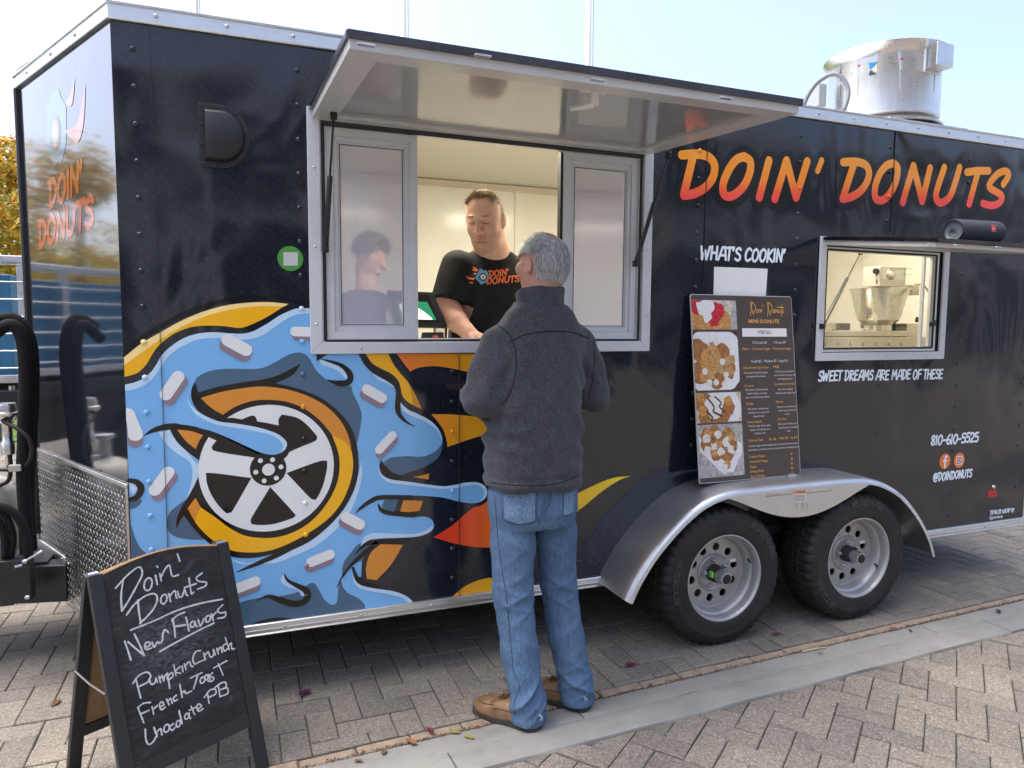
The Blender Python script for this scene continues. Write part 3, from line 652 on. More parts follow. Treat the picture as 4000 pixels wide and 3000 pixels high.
H2 = sh(Z3([(840, 1280), (930, 1348), (985, 1372), (950, 1420), (948, 1440), (970, 1462), (1100, 1488), (1320, 1520), (1420, 1540), (1300, 1420), (1000, 1290)]), 0, 1, 2, 7, 8, 10)
H3 = sh(Z5([(898, 130), (930, 103), (1287, 147), (1130, 420), (1100, 445), (1068, 448), (1000, 380), (940, 290), (905, 200)]), 2)
H4 = sh(Z5([(1450, 225), (1655, 450), (1658, 478), (1640, 495), (1500, 540), (1400, 553), (1300, 548), (1282, 520), (1300, 470)]), 0)
H5 = sh(Z5([(1590, 105), (1850, 10), (1930, -2), (1941, 15), (1940, 60), (1925, 140), (1895, 240), (1848, 328), (1820, 331), (1785, 310)]), 0)
lay('wheel_opening_print', [H1, H2, H3, H4, H5, ], WBLACK, 6)
RH = (wall(400+.45208*1590, 1832)[0]-wall(400+.45208*1275, 1832)[0])/2
lay('wheel_hub_print', [circ(hub, RH)], WBLACK, 7, raw=True)
dots = [circ(Z5([(1435, 75)])[0], RH*.35, 24)]+[circ(Z5([p])[0], RH*.14, 16) for p in ((1543, 52), (1503, 148), (1397, 172), (1325, 97), (1365, -2), (1470, -10))]
lay('wheel_hub_dots_print', dots, WWHITE, 8, raw=True)
TG = Z3([(700, 1020), (745, 960), (752, 1040), (810, 1110), (900, 1165), (1020, 1210), (1150, 1225), (1300, 1250), (1420, 1280), (1520, 1320), (1580, 1370), (1595, 1410), (1570, 1460), (1510, 1490), (1440, 1493), (1350, 1470), (1250, 1425), (1100, 1355), (980, 1305), (860, 1265), (740, 1240), (640, 1222), (600, 1150)]); sh(TG, 0, 1)
lay('frosting_print', [TG], WBLUE, 9)
TH = sh(Z3([(770, 920), (745, 960), (752, 1040), (810, 1110), (900, 1165), (1020, 1210), (1150, 1225), (1300, 1250), (1420, 1280), (1520, 1320), (1580, 1370), (1595, 1410), (1568, 1460), (1540, 1470), (1560, 1420), (1525, 1365), (1440, 1320), (1300, 1287), (1150, 1262), (1000, 1238), (880, 1192), (800, 1135), (750, 1060), (740, 980)]), 0, 12, 13)
lay('frosting_highlight_print', [TH], WPALE, 10)
# --- brush lines
def brush(F, P, w, n=6):
    Q = catmull(P, False, n); ww = [w[0]+(w[1]-w[0])*min(1, i/(len(Q)-1)/w[3]) if i/(len(Q)-1) < w[3] else (w[1] if i/(len(Q)-1) < w[4] else w[1]+(w[2]-w[1])*(i/(len(Q)-1)-w[4])/(1-w[4]+1e-9)) for i in range(len(Q))]
    return stroke2d(F(Q), [x*.00052 for x in ww], 12)
br = []
br.append(brush(Z3, [(1882, 668), (1970, 690), (2060, 722), (2122, 775), (2143, 830), (2115, 873), (2050, 878), (1990, 866), (1942, 848)], (4, 46, 4, .4, .75)))
br.append(brush(Z4, [(470, 185), (520, 270), (590, 335), (690, 388), (770, 452), (788, 530), (780, 620), (792, 700), (850, 765), (930, 810)], (44, 44, 4, .1, .72)))
br.append(brush(Z5, [(1568, 972), (1600, 1030), (1680, 1075), (1755, 1115), (1775, 1170), (1730, 1222), (1640, 1232), (1520, 1195), (1430, 1168), (1330, 1205)], (6, 48, 4, .35, .75)))
br.append(brush(Z6, [(590, 715), (480, 805), (390, 890), (310, 985), (255, 1095)], (40, 34, 4, .1, .3)))
br.append(brush(Z6, [(860, 690), (650, 692), (540, 705), (470, 745), (415, 805)], (44, 40, 4, .1, .5)))
br.append(brush(Z6, [(900, 315), (650, 314), (560, 342), (480, 398), (415, 452)], (36, 34, 4, .1, .5)))
br.append(brush(Z6, [(614, 378), (640, 425), (720, 452), (920, 468)], (14, 34, 40, .4, .7)))
br.append(brush(Z4, [(634, 1100), (660, 1168), (720, 1232), (800, 1250)], (6, 52, 40, .6, .8)))
br.append(brush(Z5, [(236, 168), (300, 185), (335, 240), (300, 312), (236, 332)], (30, 44, 30, .4, .6)))
br.append(brush(Z6, [(395, 925), (430, 1010), (500, 1065), (620, 1090)], (20, 30, 20, .3, .7)))
bl = Z5([(1235, 1440), (1330, 1392), (1440, 1362), (1560, 1355), (1700, 1374)]); bl = [(a, max(b, rz0+.001)) for a, b in bl]
for q in br+[[catmull(bl+[(bl[-1][0], rz0+.001)], True, 5, {0, 4, 5})]]: lay('brush_line_print', q, WBLACK, 9.5, raw=True)
# --- sprinkles
spr = [(Z3, (1085, 505), (1240, 590), 45, (-18, 48)), (Z3, (655, 820), (550, 975), 42, (27, 43)), (Z3, (218, 1150), (287, 1318), 48, (-4, 56)), (Z3, (1665, 430), (1830, 436), 37, (15, 36)), (Z5, (570, 97), (455, 250), 42, (24, 44)), (Z5, (1963, 808), (1806, 872), 40, (-10, 45)), (Z5, (1320, 1040), (1120, 1118), 40, (-8, 45)), (Z6, (335, 485), (455, 550), 42, (-18, 44)), (Z4, (515, 487), (645, 563), 40, (-18, 44)), (Z4, (735, 885), (621, 1008), 35, (10, 42))]
sa, sb = [], []
for F, a, b, r, d in spr:
    def caps(a, b): return catmull(F([a, b]), False, 1)
    sa.append(stroke2d(F([(a[0]+d[0], a[1]+d[1]), (b[0]+d[0], b[1]+d[1])]), r*2*.00051, 20)); sb.append(stroke2d(F([a, b]), r*2*.00051, 20))
cl = lambda ps: [[(max(u, X0+.002), v) for u, v in p] for p in ps]
for q in sa: lay('sprinkle_shadow_print', cl(q), WMAUVE, 10.5, raw=True)
for q in sb: lay('sprinkle_print', cl(q), WWHITE, 11.2, raw=True)
# dark halo over the dough
ha = Z3([(188, 640), (330, 522), (480, 430), (700, 310), (900, 228), (1100, 175), (1300, 155), (1480, 152), (1640, 175), (1790, 215), (1790, 190), (1600, 140), (1380, 118), (1150, 135), (900, 185), (680, 270), (460, 385), (300, 490), (190, 590)]); ha[0] = (X0+.002, ha[0][1]); ha[-1] = (X0+.002, ha[-1][1]); sh(ha, 0, 9, 10, 18)
lay('outline_print', [ha], WBLACK, 0)

# ================================================================== brush lettering
GL = {  # strokes of a casual brush alphabet in a 0..1 box (x right, y up), advance last
 'A': ([[(0, 0), (.38, 1.), (.62, 1.), (.66, 0)], [(.15, .36), (.66, .36)]], .72), 'B': ([[(.05, 0), (.15, 1)], [(.1, 1), (.5, .95), (.55, .72), (.15, .55)], [(.15, .55), (.55, .45), (.5, .1), (.05, 0)]], .64),
 'C': ([[(.58, .85), (.4, 1), (.18, .8), (.05, .4), (.12, .06), (.3, 0), (.52, .15)]], .64), 'D': ([[(.1, 0), (.2, 1)], [(.02, .97), (.4, .98), (.6, .75), (.55, .35), (.3, .05), (.06, 0)]], .7),
 'E': ([[(.55, 1), (.15, .97), (.05, 0), (.48, .04)], [(.1, .52), (.45, .55)]], .6), 'F': ([[(.58, 1), (.18, .97), (.06, 0)], [(.12, .5), (.48, .54)]], .58),
 'H': ([[(.15, 1), (.05, 0)], [(.6, 1), (.52, 0)], [(.1, .5), (.55, .52)]], .7), 'I': ([[(.15, 1), (.07, 0)]], .26), 'K': ([[(.15, 1), (.05, 0)], [(.55, 1), (.12, .45), (.52, 0)]], .62),
 'L': ([[(.15, 1), (.05, .04), (.48, .02)]], .54), 'M': ([[(.05, 0), (.18, 1), (.38, .35), (.66, 1), (.7, 0)]], .82), 'N': ([[(.05, 0), (.16, 1), (.5, .02), (.62, 1)]], .7),
 'O': ([[(.4, 1), (.16, .8), (.06, .35), (.16, .04), (.34, .02), (.54, .3), (.6, .75), (.4, 1)]], .7), 'P': ([[(.05, 0), (.16, 1)], [(.08, 1), (.5, .95), (.55, .65), (.12, .45)]], .62),
 'R': ([[(.05, 0), (.16, 1)], [(.08, 1), (.5, .95), (.52, .68), (.14, .5), (.52, 0)]], .64), 'S': ([[(.52, .85), (.38, 1), (.14, .85), (.16, .62), (.44, .42), (.44, .12), (.22, 0), (.04, .12)]], .58),
 'T': ([[(0, .97), (.56, 1)], [(.3, .98), (.2, 0)]], .54), 'U': ([[(.12, 1), (.06, .3), (.18, .02), (.38, .06), (.54, .4), (.6, 1)]], .7), 'W': ([[(.06, 1), (.12, 0), (.4, .7), (.5, 0), (.8, 1)]], .86), 'Y': ([[(.06, 1), (.26, .5), (.56, 1)], [(.26, .5), (.2, 0)]], .58),
 '0': ([[(.36, 1), (.14, .8), (.06, .35), (.14, .04), (.3, .02), (.48, .3), (.54, .75), (.36, 1)]], .62), '1': ([[(.14, 1), (.08, 0)]], .28), '2': ([[(.06, .78), (.2, 1), (.46, .88), (.42, .58), (.04, .03), (.46, .04)]], .56),
 '5': ([[(.5, 1), (.16, .97), (.12, .58), (.4, .58), (.48, .3), (.34, .03), (.04, .06)]], .56), '6': ([[(.42, 1), (.16, .7), (.06, .25), (.22, 0), (.44, .14), (.46, .4), (.26, .5), (.1, .35)]], .56),
 '8': ([[(.3, .54), (.1, .75), (.26, 1), (.48, .86), (.3, .54), (.06, .26), (.2, 0), (.42, .16), (.3, .54)]], .56), '-': ([[(.06, .45), (.36, .47)]], .44), "'": ([[(.14, 1.02), (.07, .78)]], .24), ' ': ([], .34),
 '@': ([[(.52, .35), (.36, .3), (.28, .48), (.4, .68), (.56, .62), (.52, .35), (.68, .36), (.78, .62), (.6, .92), (.32, .95), (.08, .6), (.1, .2), (.36, -.05), (.62, .04)]], .9),
}
CURVY = set('BCDOPRSU0256869@')
def lettering(text, p0, p1, h, w, curve=4, slant=0.):
    """strokes of `text` from point p0 to p1 on a plane (2D), cap height h, brush width w"""
    adv = sum(GL[c][1] for c in text); L = math.hypot(p1[0]-p0[0], p1[1]-p0[1]); sx = L/adv
    ux, uy = (p1[0]-p0[0])/L, (p1[1]-p0[1])/L; x = 0; out = []
    for c in text:
        st, a = GL[c]; dy = random.uniform(-.03, .03)
        for s_ in st:
            Q = catmull(s_, False, curve) if c in CURVY else s_
            pts = [((x+q[0])*sx+slant*q[1]*h, (q[1]+dy)*h) for q in Q]
            pts = [(p0[0]+ux*q[0]-uy*q[1], p0[1]+uy*q[0]+ux*q[1]) for q in pts]
            out += stroke2d(pts, w, 9)
        x += a
    return out
def text_on_wall(name, text, a, b, hpx, wpx, m=WTEXT, lv=2):
    A, B_ = wall(*a), wall(*b); h = wall(a[0], a[1]-hpx)[1]-A[1]
    return lay(name, lettering(text, A, B_, h, h*wpx), m, lv, raw=True)
text_on_wall('lettering', "WHAT'S COOKIN'", (2736, 1012), (3068, 1024), 50, .2)
text_on_wall('lettering', 'SWEET DREAMS ARE MADE OF THESE', (3196, 1488), (3682, 1478), 38, .2)
text_on_wall('lettering', '810-610-5525', (3635, 1740), (3822, 1724), 36, .22)
text_on_wall('lettering', '@DOINDONUTS', (3644, 1880), (3796, 1862), 30, .22)
text_on_wall('lettering', 'TRAILER WRAP BY', (3866, 2010), (3962, 1999), 15, .2)
# large logo traced stroke by stroke
LG = [[(240, 893), (330, 888), (395, 905), (428, 950), (420, 1020), (375, 1080), (310, 1116), (252, 1126)], [(305, 900), (252, 1120)],
      [(598, 902), (634, 930), (630, 1000), (590, 1080), (530, 1128), (485, 1122), (478, 1060), (510, 980), (552, 922), (598, 902)], [(742, 925), (686, 1138)],
      [(776, 1146), (843, 925), (898, 1138), (962, 930)], [(1046, 924), (1022, 985)],
      [(1170, 935), (1240, 932), (1295, 948), (1318, 990), (1308, 1045), (1270, 1100), (1215, 1135), (1166, 1146)], [(1232, 942), (1168, 1140)],
      [(1458, 940), (1483, 968), (1474, 1040), (1442, 1110), (1398, 1152), (1358, 1145), (1352, 1085), (1378, 1005), (1418, 955), (1458, 940)],
      [(1512, 1166), (1574, 955), (1624, 1160), (1670, 968)], [(1752, 965), (1708, 1100), (1708, 1150), (1735, 1168), (1782, 1135), (1812, 1060), (1840, 965)],
      [(1882, 992), (1940, 984), (2008, 984)], [(1946, 990), (1895, 1176)],
      [(2092, 1062), (2122, 1010), (2104, 986), (2060, 1002), (2016, 1052), (2014, 1082), (2052, 1106), (2084, 1132), (2068, 1170), (2022, 1184), (1974, 1172)]]
NOSM = {1, 3, 4, 5, 7, 9, 11, 12}
lg, hl = [], []
for i, s_ in enumerate(LG):
    Q = Z7(s_ if i in NOSM else catmull(s_, False, 5)); w = .043 if i not in (5,) else .032
    lg += stroke2d(Q, w, 12); hl += stroke2d([(a+.004, b-.004) for a, b in Q], w+.068, 12)
lay('logo_halo_print', hl, WBLACK, 1, raw=True); lay('logo_lettering', lg, WLOGO, 2, raw=True)
# social badges, reflector, maker's line, white square
ORG = wrapmat('wrap_orange', RGB(232, 122, 46), .25); RED = mat('red_reflector', (.42, .012, .02, 1), .3); RDK = wrapmat('wrap_brick_red', RGB(190, 66, 48), .25)
b1, b2 = Z9([(632, 503)])[0], Z9([(817, 490)])[0]; rb = .0455
lay('badge_print', [circ(b1, rb, 32), circ(b2, rb, 32)], ORG, 2, raw=True)
fq = lambda P: [(b1[0]+a*rb, b1[1]+b*rb) for a, b in P]; gq = lambda P: [(b2[0]+a*rb, b2[1]+b*rb) for a, b in P]
lay('badge_symbol_print', stroke2d(fq(catmull([(.35, .62), (.12, .6), (.02, .35), (.02, -.75)], False, 4)), rb*.28, 10)+stroke2d(fq([(-.28, .05), (.36, .05)]), rb*.22, 10), WTEXT, 3, raw=True)
sq = gq([(-.42, -.42), (.42, -.42), (.42, .42), (-.42, .42)])
lay('badge_symbol_print', [sq], RDK, 3, raw=True)
ro = lambda r: catmull(gq([(-r, -r*.7), (-r*.7, -r), (r*.7, -r), (r, -r*.7), (r, r*.7), (r*.7, r), (-r*.7, r), (-r, r*.7)]), True, 2)
rr_ = ro(.5); lay('badge_symbol_print', stroke2d(rr_+[rr_[0]], rb*.13, 8)+stroke2d(gq([(.26*cos(t*pi/8), .26*sin(t*pi/8)) for t in range(17)]), rb*.11, 8)+[circ(gq([(.32, .34)])[0], rb*.06, 10)], WTEXT, 4, raw=True)
lay('reflector', [Z9([(1185, 878), (1308, 868), (1303, 960), (1180, 972)])], RED, 3, raw=True)
lay('white_square_print', [S0([(2789, 1042), (2998, 1050), (2990, 1165), (2786, 1162)])], WWHITE, 1, raw=True)
mb = MB(); p = Z9([(1257, 836)])[0]; mb.lathe([(.012, 0), (.011, .008), (.006, .011), (.0, .0112)], (p[0], 0, p[1]), (0, -1, 0), 14); mb.build('marker_lamp', SCREW, side, smooth=True)
# green permit sticker
GRN = wrapmat('sticker_green', RGB(72, 150, 62), .3); pc = wall(1134, 1010)
lay('permit_sticker', [circ(pc, .0475, 40)], GRN, 1, raw=True)
lay('permit_paper', [S0([(1107, 985), (1163, 985), (1163, 1038), (1107, 1038)])], mat('silver_paper', (.6, .62, .62, 1), .35, .3), 2, raw=True)
# rivets of the wall posts, wrapped over in the colour below them
def topmat(x, z):
    best = (-1, WRAP)
    for lv, ps, m in LAYERS:
        if lv > best[0] and any(inpoly((x, z), p) for p in ps): best = (lv, m)
    return best[1]
BXc = 1.3356
for ci, xr in enumerate([.7835, BXc, BXc+.6096, BXc+2*.6096, BXc+3*.6096, BXc+4*.6096, BXc+5*.6096, BXc+6*.6096, 5.5645]):
    for j in range(18):
        z = 2.457-j*.12813+(0 if ci < 7 else -.01)
        if z < Z0+.06 or (W1[0]-.05 < xr < W1[1]+.05 and W1[2]-.06 < z < W1[3]+.06) or (W2[0]-.05 < xr < W2[1]+.08 and W2[2]-.06 < z < W2[3]+.06): continue
        if WELL[0]-.05 < xr < WELL[1]+.05 and z < .8: continue
        m = topmat(xr, z); rivet(side, (xr, -.001 if m is WRAP else -.0036, z), m if m is not WLOGO else WLOGO, .0105, .0065)
# vertical sheet seams
for xs_ in (.838, 1.975, 3.205, 4.41):
    mb = MB()
    for a, b in ((Z0+.05, ZT),):
        if xs_ > 1.9 and xs_ < 2.1: a, b = Z0+.05, W1[2]-.05
        if xs_ > 3 and xs_ < 3.3: a, b = 1.66, ZT
        if xs_ > 4.3: a, b = W2[3]+.1, ZT
    mb.box((xs_-.0006, -.0062, a), (xs_+.0006, -.0005, b)); mb.build('sheet_seam', mat('seam_sealant', (.03, .032, .036, 1), .4), side)
# V-nose print: small logo and words, same artwork in miniature; colours darkened for this panel's shade and sky reflection
def Vp(name, polys, m, lv): return flatprint(name, polys, lambda u, v: PV(-u, v, .0009+.0005*lv), m, nose)
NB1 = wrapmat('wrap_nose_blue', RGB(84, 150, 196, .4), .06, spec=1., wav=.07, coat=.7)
cx, cz = -.62, 2.29
Vp('nose_badge_print', [catmull([(cx+(.125+.02*sin(k*2.3))*cos(k*pi/8), cz+(.15+.022*sin(k*3.1))*sin(k*pi/8)) for k in range(16)], True, 4)], NB1, 0)
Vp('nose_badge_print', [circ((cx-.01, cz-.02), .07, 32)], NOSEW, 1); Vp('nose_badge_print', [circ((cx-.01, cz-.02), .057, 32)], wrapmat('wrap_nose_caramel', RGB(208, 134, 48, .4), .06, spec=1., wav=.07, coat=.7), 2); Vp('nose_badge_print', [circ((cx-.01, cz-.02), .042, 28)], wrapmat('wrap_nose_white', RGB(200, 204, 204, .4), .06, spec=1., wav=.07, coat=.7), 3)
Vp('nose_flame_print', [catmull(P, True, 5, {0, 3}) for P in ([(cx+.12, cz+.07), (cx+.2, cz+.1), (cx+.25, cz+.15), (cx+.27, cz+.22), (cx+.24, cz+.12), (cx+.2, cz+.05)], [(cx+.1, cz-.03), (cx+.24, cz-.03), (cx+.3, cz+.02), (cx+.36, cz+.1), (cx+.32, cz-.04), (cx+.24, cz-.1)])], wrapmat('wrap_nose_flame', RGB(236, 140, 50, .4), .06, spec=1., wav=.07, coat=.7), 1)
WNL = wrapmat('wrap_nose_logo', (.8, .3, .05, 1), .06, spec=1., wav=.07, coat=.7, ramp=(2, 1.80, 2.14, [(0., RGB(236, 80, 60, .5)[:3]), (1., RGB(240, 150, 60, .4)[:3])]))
Vp('nose_lettering', lettering("DOIN'", (-.76, 1.985), (-.33, 2.015), .10, .03, slant=.1), WNL, 0); Vp('nose_lettering', lettering('DONUTS', (-.93, 1.83), (-.23, 1.87), .10, .032, slant=.1), WNL, 0)
# ================================================================== windows, awnings, struts
def frame_rect(mb, x0, x1, z0, z1, w, y0, y1, m=0):
    """four mitred members of a rectangular frame between y0 (front) and y1"""
    o = [(x0, z0), (x1, z0), (x1, z1), (x0, z1)]; i = [(x0+w, z0+w), (x1-w, z0+w), (x1-w, z1-w), (x0+w, z1-w)]
    for k in range(4):
        a, b, c, d = o[k], o[(k+1) % 4], i[(k+1) % 4], i[k]
        mb.prism([a, b, c, d], lambda u, v, dd: Vector((u, dd, v)), y0, y1, m)
def window_frame(name, x0, x1, z0, z1, w, parent):
    o = o1 = None; q = [(x0, z0), (x1, z0), (x1, z1), (x0, z1)]; i = [(x0+w, z0+w), (x1-w, z0+w), (x1-w, z1-w), (x0+w, z1-w)]
    for k in range(4):
        mb = MB(); a, b, c, d = q[k], q[(k+1) % 4], i[(k+1) % 4], i[k]
        e = .0006; mid = lambda p, r, t: (p[0]+(r[0]-p[0])*t, p[1]+(r[1]-p[1])*t)
        mb.prism([a, b, c, d], lambda u, v, dd: Vector((u, dd, v)), -.0165, -.004)
        mb.build(name, FRAME, parent, bev=.0025)
win1 = bpy.data.objects.new('serving_window', None); link(win1, trailer, (2.13, 0, 1.38))
win2 = bpy.data.objects.new('small_window', None); link(win2, trailer, (4.38, 0, 1.32))
window_frame('window_frame', 1.366, 2.904, 1.383, 2.326, .047, win1)
window_frame('window_frame', 3.916, 4.858, 1.322, 1.966, .043, win2)
def channel(x0, x1, z0, z1, par):
    mb = MB(); frame_rect(mb, x0, x1, z0, z1, .02, -.004, .03); mb.build('window_channel', ALUW, par)
channel(W1[0]-.001, W1[1]+.001, W1[2]-.001, W1[3]+.001, win1); channel(W2[0]-.001, W2[1]+.001, W2[2]-.001, W2[3]+.001, win2)
def seal(x0, x1, z0, z1, r, y, par):
    mb = MB(); P = [(x0, y, z0), (x1, y, z0), (x1, y, z1), (x0, y, z1)]
    for k in range(4):
        mb.tube([P[k], P[(k+1) % 4]], r, 8)
    mb.build('rubber_gasket', SEAL, par)
seal(1.425, 2.846, 1.434, 2.270, .0065, -.004, win1); seal(3.972, 4.772, 1.386, 1.902, .006, -.002, win2)
mb = MB(); mb.tube([(1.42, -.008, 2.272), (2.85, -.008, 2.272)], .0105, 8); mb.build('rubber_gasket', SEAL, win1)
def sash(x0, x1, z0, z1, y, w, m_pane, par):
    mb = MB(); frame_rect(mb, x0, x1, z0, z1, w*.5, y-.012, y+.02); frame_rect(mb, x0+w*.5, x1-w*.5, z0+w*.5, z1-w*.5, w*.3, y-.004, y+.016); frame_rect(mb, x0+w*.8, x1-w*.8, z0+w*.8, z1-w*.8, w*.2, y+.003, y+.012)
    s_ = mb.build('sash', FRAME, par, bev=.0015)
    new('pane', [(x0+w, y+.008, z0+w), (x1-w, y+.008, z0+w), (x1-w, y+.008, z1-w), (x0+w, y+.008, z1-w)], [(0, 1, 2, 3)], m_pane, s_)
    mb = MB(); frame_rect(mb, x0+w-.004, x1-w+.004, z0+w-.004, z1-w+.004, .003, y+.002, y+.004); mb.build('glazing_bead', SEAL, s_)
    return s_
sash(1.432, 1.800, 1.440, 2.262, .014, .062, SCREEN, win1); sash(2.462, 2.838, 1.440, 2.262, .022, .062, SCREEN, win1)
mb = MB(); mb.box((2.450, .02, 1.44), (2.461, .05, 2.262)); mb.build('sash_stop', SEAL, win1)
mb = MB(); mb.box((1.432, .03, 1.432), (2.838, .10, 1.440)); mb.build('window_track', FRAME, win1)
for xx, zz_ in ((1.452, 1.80), (2.822, 1.80)):
    mb = MB(); mb.box((xx-.012, .030, zz_-.06), (xx+.03, .06, zz_+.06)); mb.build('sash_latch', mat('latch_white', (.55, .55, .6, 1), .4) if xx < 2 else BLK, win1, bev=.004)
# screen clutter seen dimly through the right pane belongs to the inside
new('pane', [(3.977, .03, 1.388), (4.77, .03, 1.388), (4.77, .03, 1.9), (3.977, .03, 1.9)], [(0, 1, 2, 3)], GLASS, win2)
mb = MB(); frame_rect(mb, 4.70, 4.775, 1.384, 1.905, .012, .014, .034); mb.build('sash', ALUW, win2, bev=.001)
for (xs_, zc) in [(x, 1.406) for x in (1.56, 1.98, 2.4, 2.78)]+[(1.389, z) for z in (1.5, 1.8, 2.1)]+[(2.881, z) for z in (1.55, 1.85, 2.1)]: rivet(win1, (xs_, -.0165, zc), SCREW, .0055, .004, name='frame_screw')
for (xs_, zc) in [(x, 1.344) for x in (4.07, 4.40, 4.72)]+[(3.938, z) for z in (1.45, 1.7)]+[(4.836, z) for z in (1.46, 1.75)]: rivet(win2, (xs_, -.0165, zc), SCREW, .005, .004, name='frame_screw')
def awning(name, x0, x1, zh, yo, zo, th, lip, par):
    """hinged panel: A(u,v,d) u along the trailer, v from hinge outward, d below the top skin"""
    v = Vector((0, yo+.022, zo-zh)); L = v.length; v.normalize(); dn = Vector((0, -v.z, v.y));
    if dn.z > 0: dn = -dn
    def A(u, t, d): return Vector((u, -.022, zh))+v*t+dn*d
    mb = MB(); mb.prism([(x0, 0), (x1, 0), (x1, L), (x0, L)], lambda a, b, d: A(a, b, d), 0, .006); aw = mb.build(name, BSTEEL, par)
    for (a, b, c, d_, nm) in ((x0, x1, L-lip, L, 'e'), (x0, x0+lip, 0, L-lip, 'l'), (x1-lip, x1, 0, L-lip, 'r'), (x0+lip, x1-lip, 0, lip*.7, 'h')):
        mb = MB(); mb.prism([(a, c), (b, c), (b, d_), (a, d_)], lambda p, q, d: A(p, q, d), .006, th); mb.build('awning_rail', AWNF, aw, bev=.003)
    mb = MB(); mb.prism([(x0+lip, lip*.7), (x1-lip, lip*.7), (x1-lip, L-lip), (x0+lip, L-lip)], lambda p, q, d: A(p, q, d), .007, th-.012); mb.build('awning_lining', AWN, aw)
    mb = MB(); mb.prism([(x0-.006, L-.002), (x1+.006, L-.002), (x1+.006, L+.010), (x0-.006, L+.010)], lambda p, q, d: A(p, q, d), -.005, .016); mb.prism([(x0-.008, 0), (x0-.001, 0), (x0-.001, L), (x0-.008, L)], lambda p, q, d: A(p, q, d), -.005, .012); mb.prism([(x1+.001, 0), (x1+.008, 0), (x1+.008, L), (x1+.001, L)], lambda p, q, d: A(p, q, d), -.005, .012)
    mb.build('awning_edge_trim', metal('dark_anodised_trim', (.10, .10, .11), .3, (1, 1, 1), .2), aw)
    n_ = dn
    def hit(px, py, d=th): return onpl(px, py, n_, n_.dot(A(x0, 0, d)))
    return aw, A, L, hit
aw1, A1, L1, hit1 = awning('serving_awning', 1.385, 2.876, 2.322, -.95, 2.258, .042, .085, trailer)
aw2, A2, L2, hit2 = awning('small_awning', 3.932, 4.85, 1.958, -.655, 1.884, .034, .06, trailer)
def strut(up, lo, par):
    up, lo = Vector(up), Vector(lo); mid = up.lerp(lo, .43)
    mb = MB(); mb.tube([up, mid], .0042, 8); r = mb.build('gas_strut', BSTEEL, par, smooth=True)
    mb = MB(); mb.tube([mid, mid.lerp(lo, .02), mid.lerp(lo, .95), lo], [.007, .0105, .0105, .006], 12); mb.build('strut_cylinder', BLK, r, smooth=True, sharp=40)
    for q in (up, lo):
        mb = MB(); mb.box(q-Vector((.012, .010, .014)), q+Vector((.012, .012, .014))); mb.tube([q-Vector((0, .018, 0)), q+Vector((0, .016, 0))], .008, 8); mb.build('strut_mount', BLK, r, bev=.003)
strut(hit1(1303, 440)+Vector((0, 0, -.012)), onY(1272, 972, -.025), win1); strut(hit1(2612, 592)+Vector((0, 0, -.012)), onY(2483, 1030, -.025), win1)
strut(hit2(3362, 982)+Vector((0, 0, -.012)), onY(3212, 1275, -.025), win2); strut(hit2(3803, 1004)+Vector((0, 0, -.012)), onY(3642, 1266, -.025), win2)
def px_on(hit, x, y): return hit(x, y)
# latch handle under the big awning and little lock plates on its outer rail
c = hit1(2318, 345, .031); LT = mat('latch_paint', (.62, .61, .58, 1), .35)
mb = MB(); mb.box(c+Vector((-.045, -.016, -.012)), c+Vector((.045, .016, .004))); mb.tube([c+Vector((.005, 0, -.01)), c+Vector((.005, 0, -.05))], .014, 12); mb.tube([c+Vector((.005, 0, -.046)), c+Vector((-.02, .02, -.052)), c+Vector((-.055, .05, -.055))], [.012, .009, .007], 10)
mb.build('awning_handle', LT, aw1, bev=.003)
for px_, py_ in ((1885, 218), (2335, 312), (1430, 175), (2835, 383)):
    c = hit1(px_, py_, .042); mb = MB(); mb.box(c+Vector((-.022, -.008, -.003)), c+Vector((.022, .008, .002))); b_ = mb.build('lock_plate', GALV, aw1, bev=.001)
for px_, py_ in ((3640, 955), (3900, 966), (3740, 958)):
    c = hit2(px_, py_, .034); mb = MB(); mb.box(c+Vector((-.014, -.006, -.003)), c+Vector((.014, .006, .002))); mb.build('lock_plate', GALV, aw2, bev=.001)
# moulded side vent
vc = (1.068, 2.184)
def Dsh(x0, x1, z0, z1, n=14):
    cx = x0+(x1-x0)*.42; rz = (z1-z0)/2; cz = (z0+z1)/2; P = [(x0, z0), (cx, z0)]
    P += [(cx+(x1-cx)*cos(t), cz+rz*sin(t)) for t in [(-pi/2)+pi*(i+1)/(n+1) for i in range(n)]]
    return P+[(cx, z1), (x0, z1)]
mb = MB(); fn = lambda u, v, d: Vector((u, -d, v)); mb.prism(Dsh(.987, 1.162, 2.070, 2.298), fn, .001, .005); vent = mb.build('side_vent', BLK, side, bev=.003)
mb = MB(); rg = []
for ins, d in ((0, .005), (.002, .018), (.006, .027), (.016, .032)):
    rg.append([fn(a, b, d) for a, b in Dsh(1.006+ins*.5, 1.145-ins, 2.093+ins, 2.277-ins)])
mb.ring(rg, 0, True, False, True); mb.build('vent_hood', BLK, vent, smooth=True, sharp=50)
for a, b in ((1.0, 2.287), (1.05, 2.288), (1.11, 2.27), (1.15, 2.205), (1.15, 2.15), (1.11, 2.087), (1.05, 2.08), (1.0, 2.082), (.996, 2.22), (.996, 2.15)): rivet(vent, (a, -.005, b), BLK, .0045, .004, name='vent_screw')
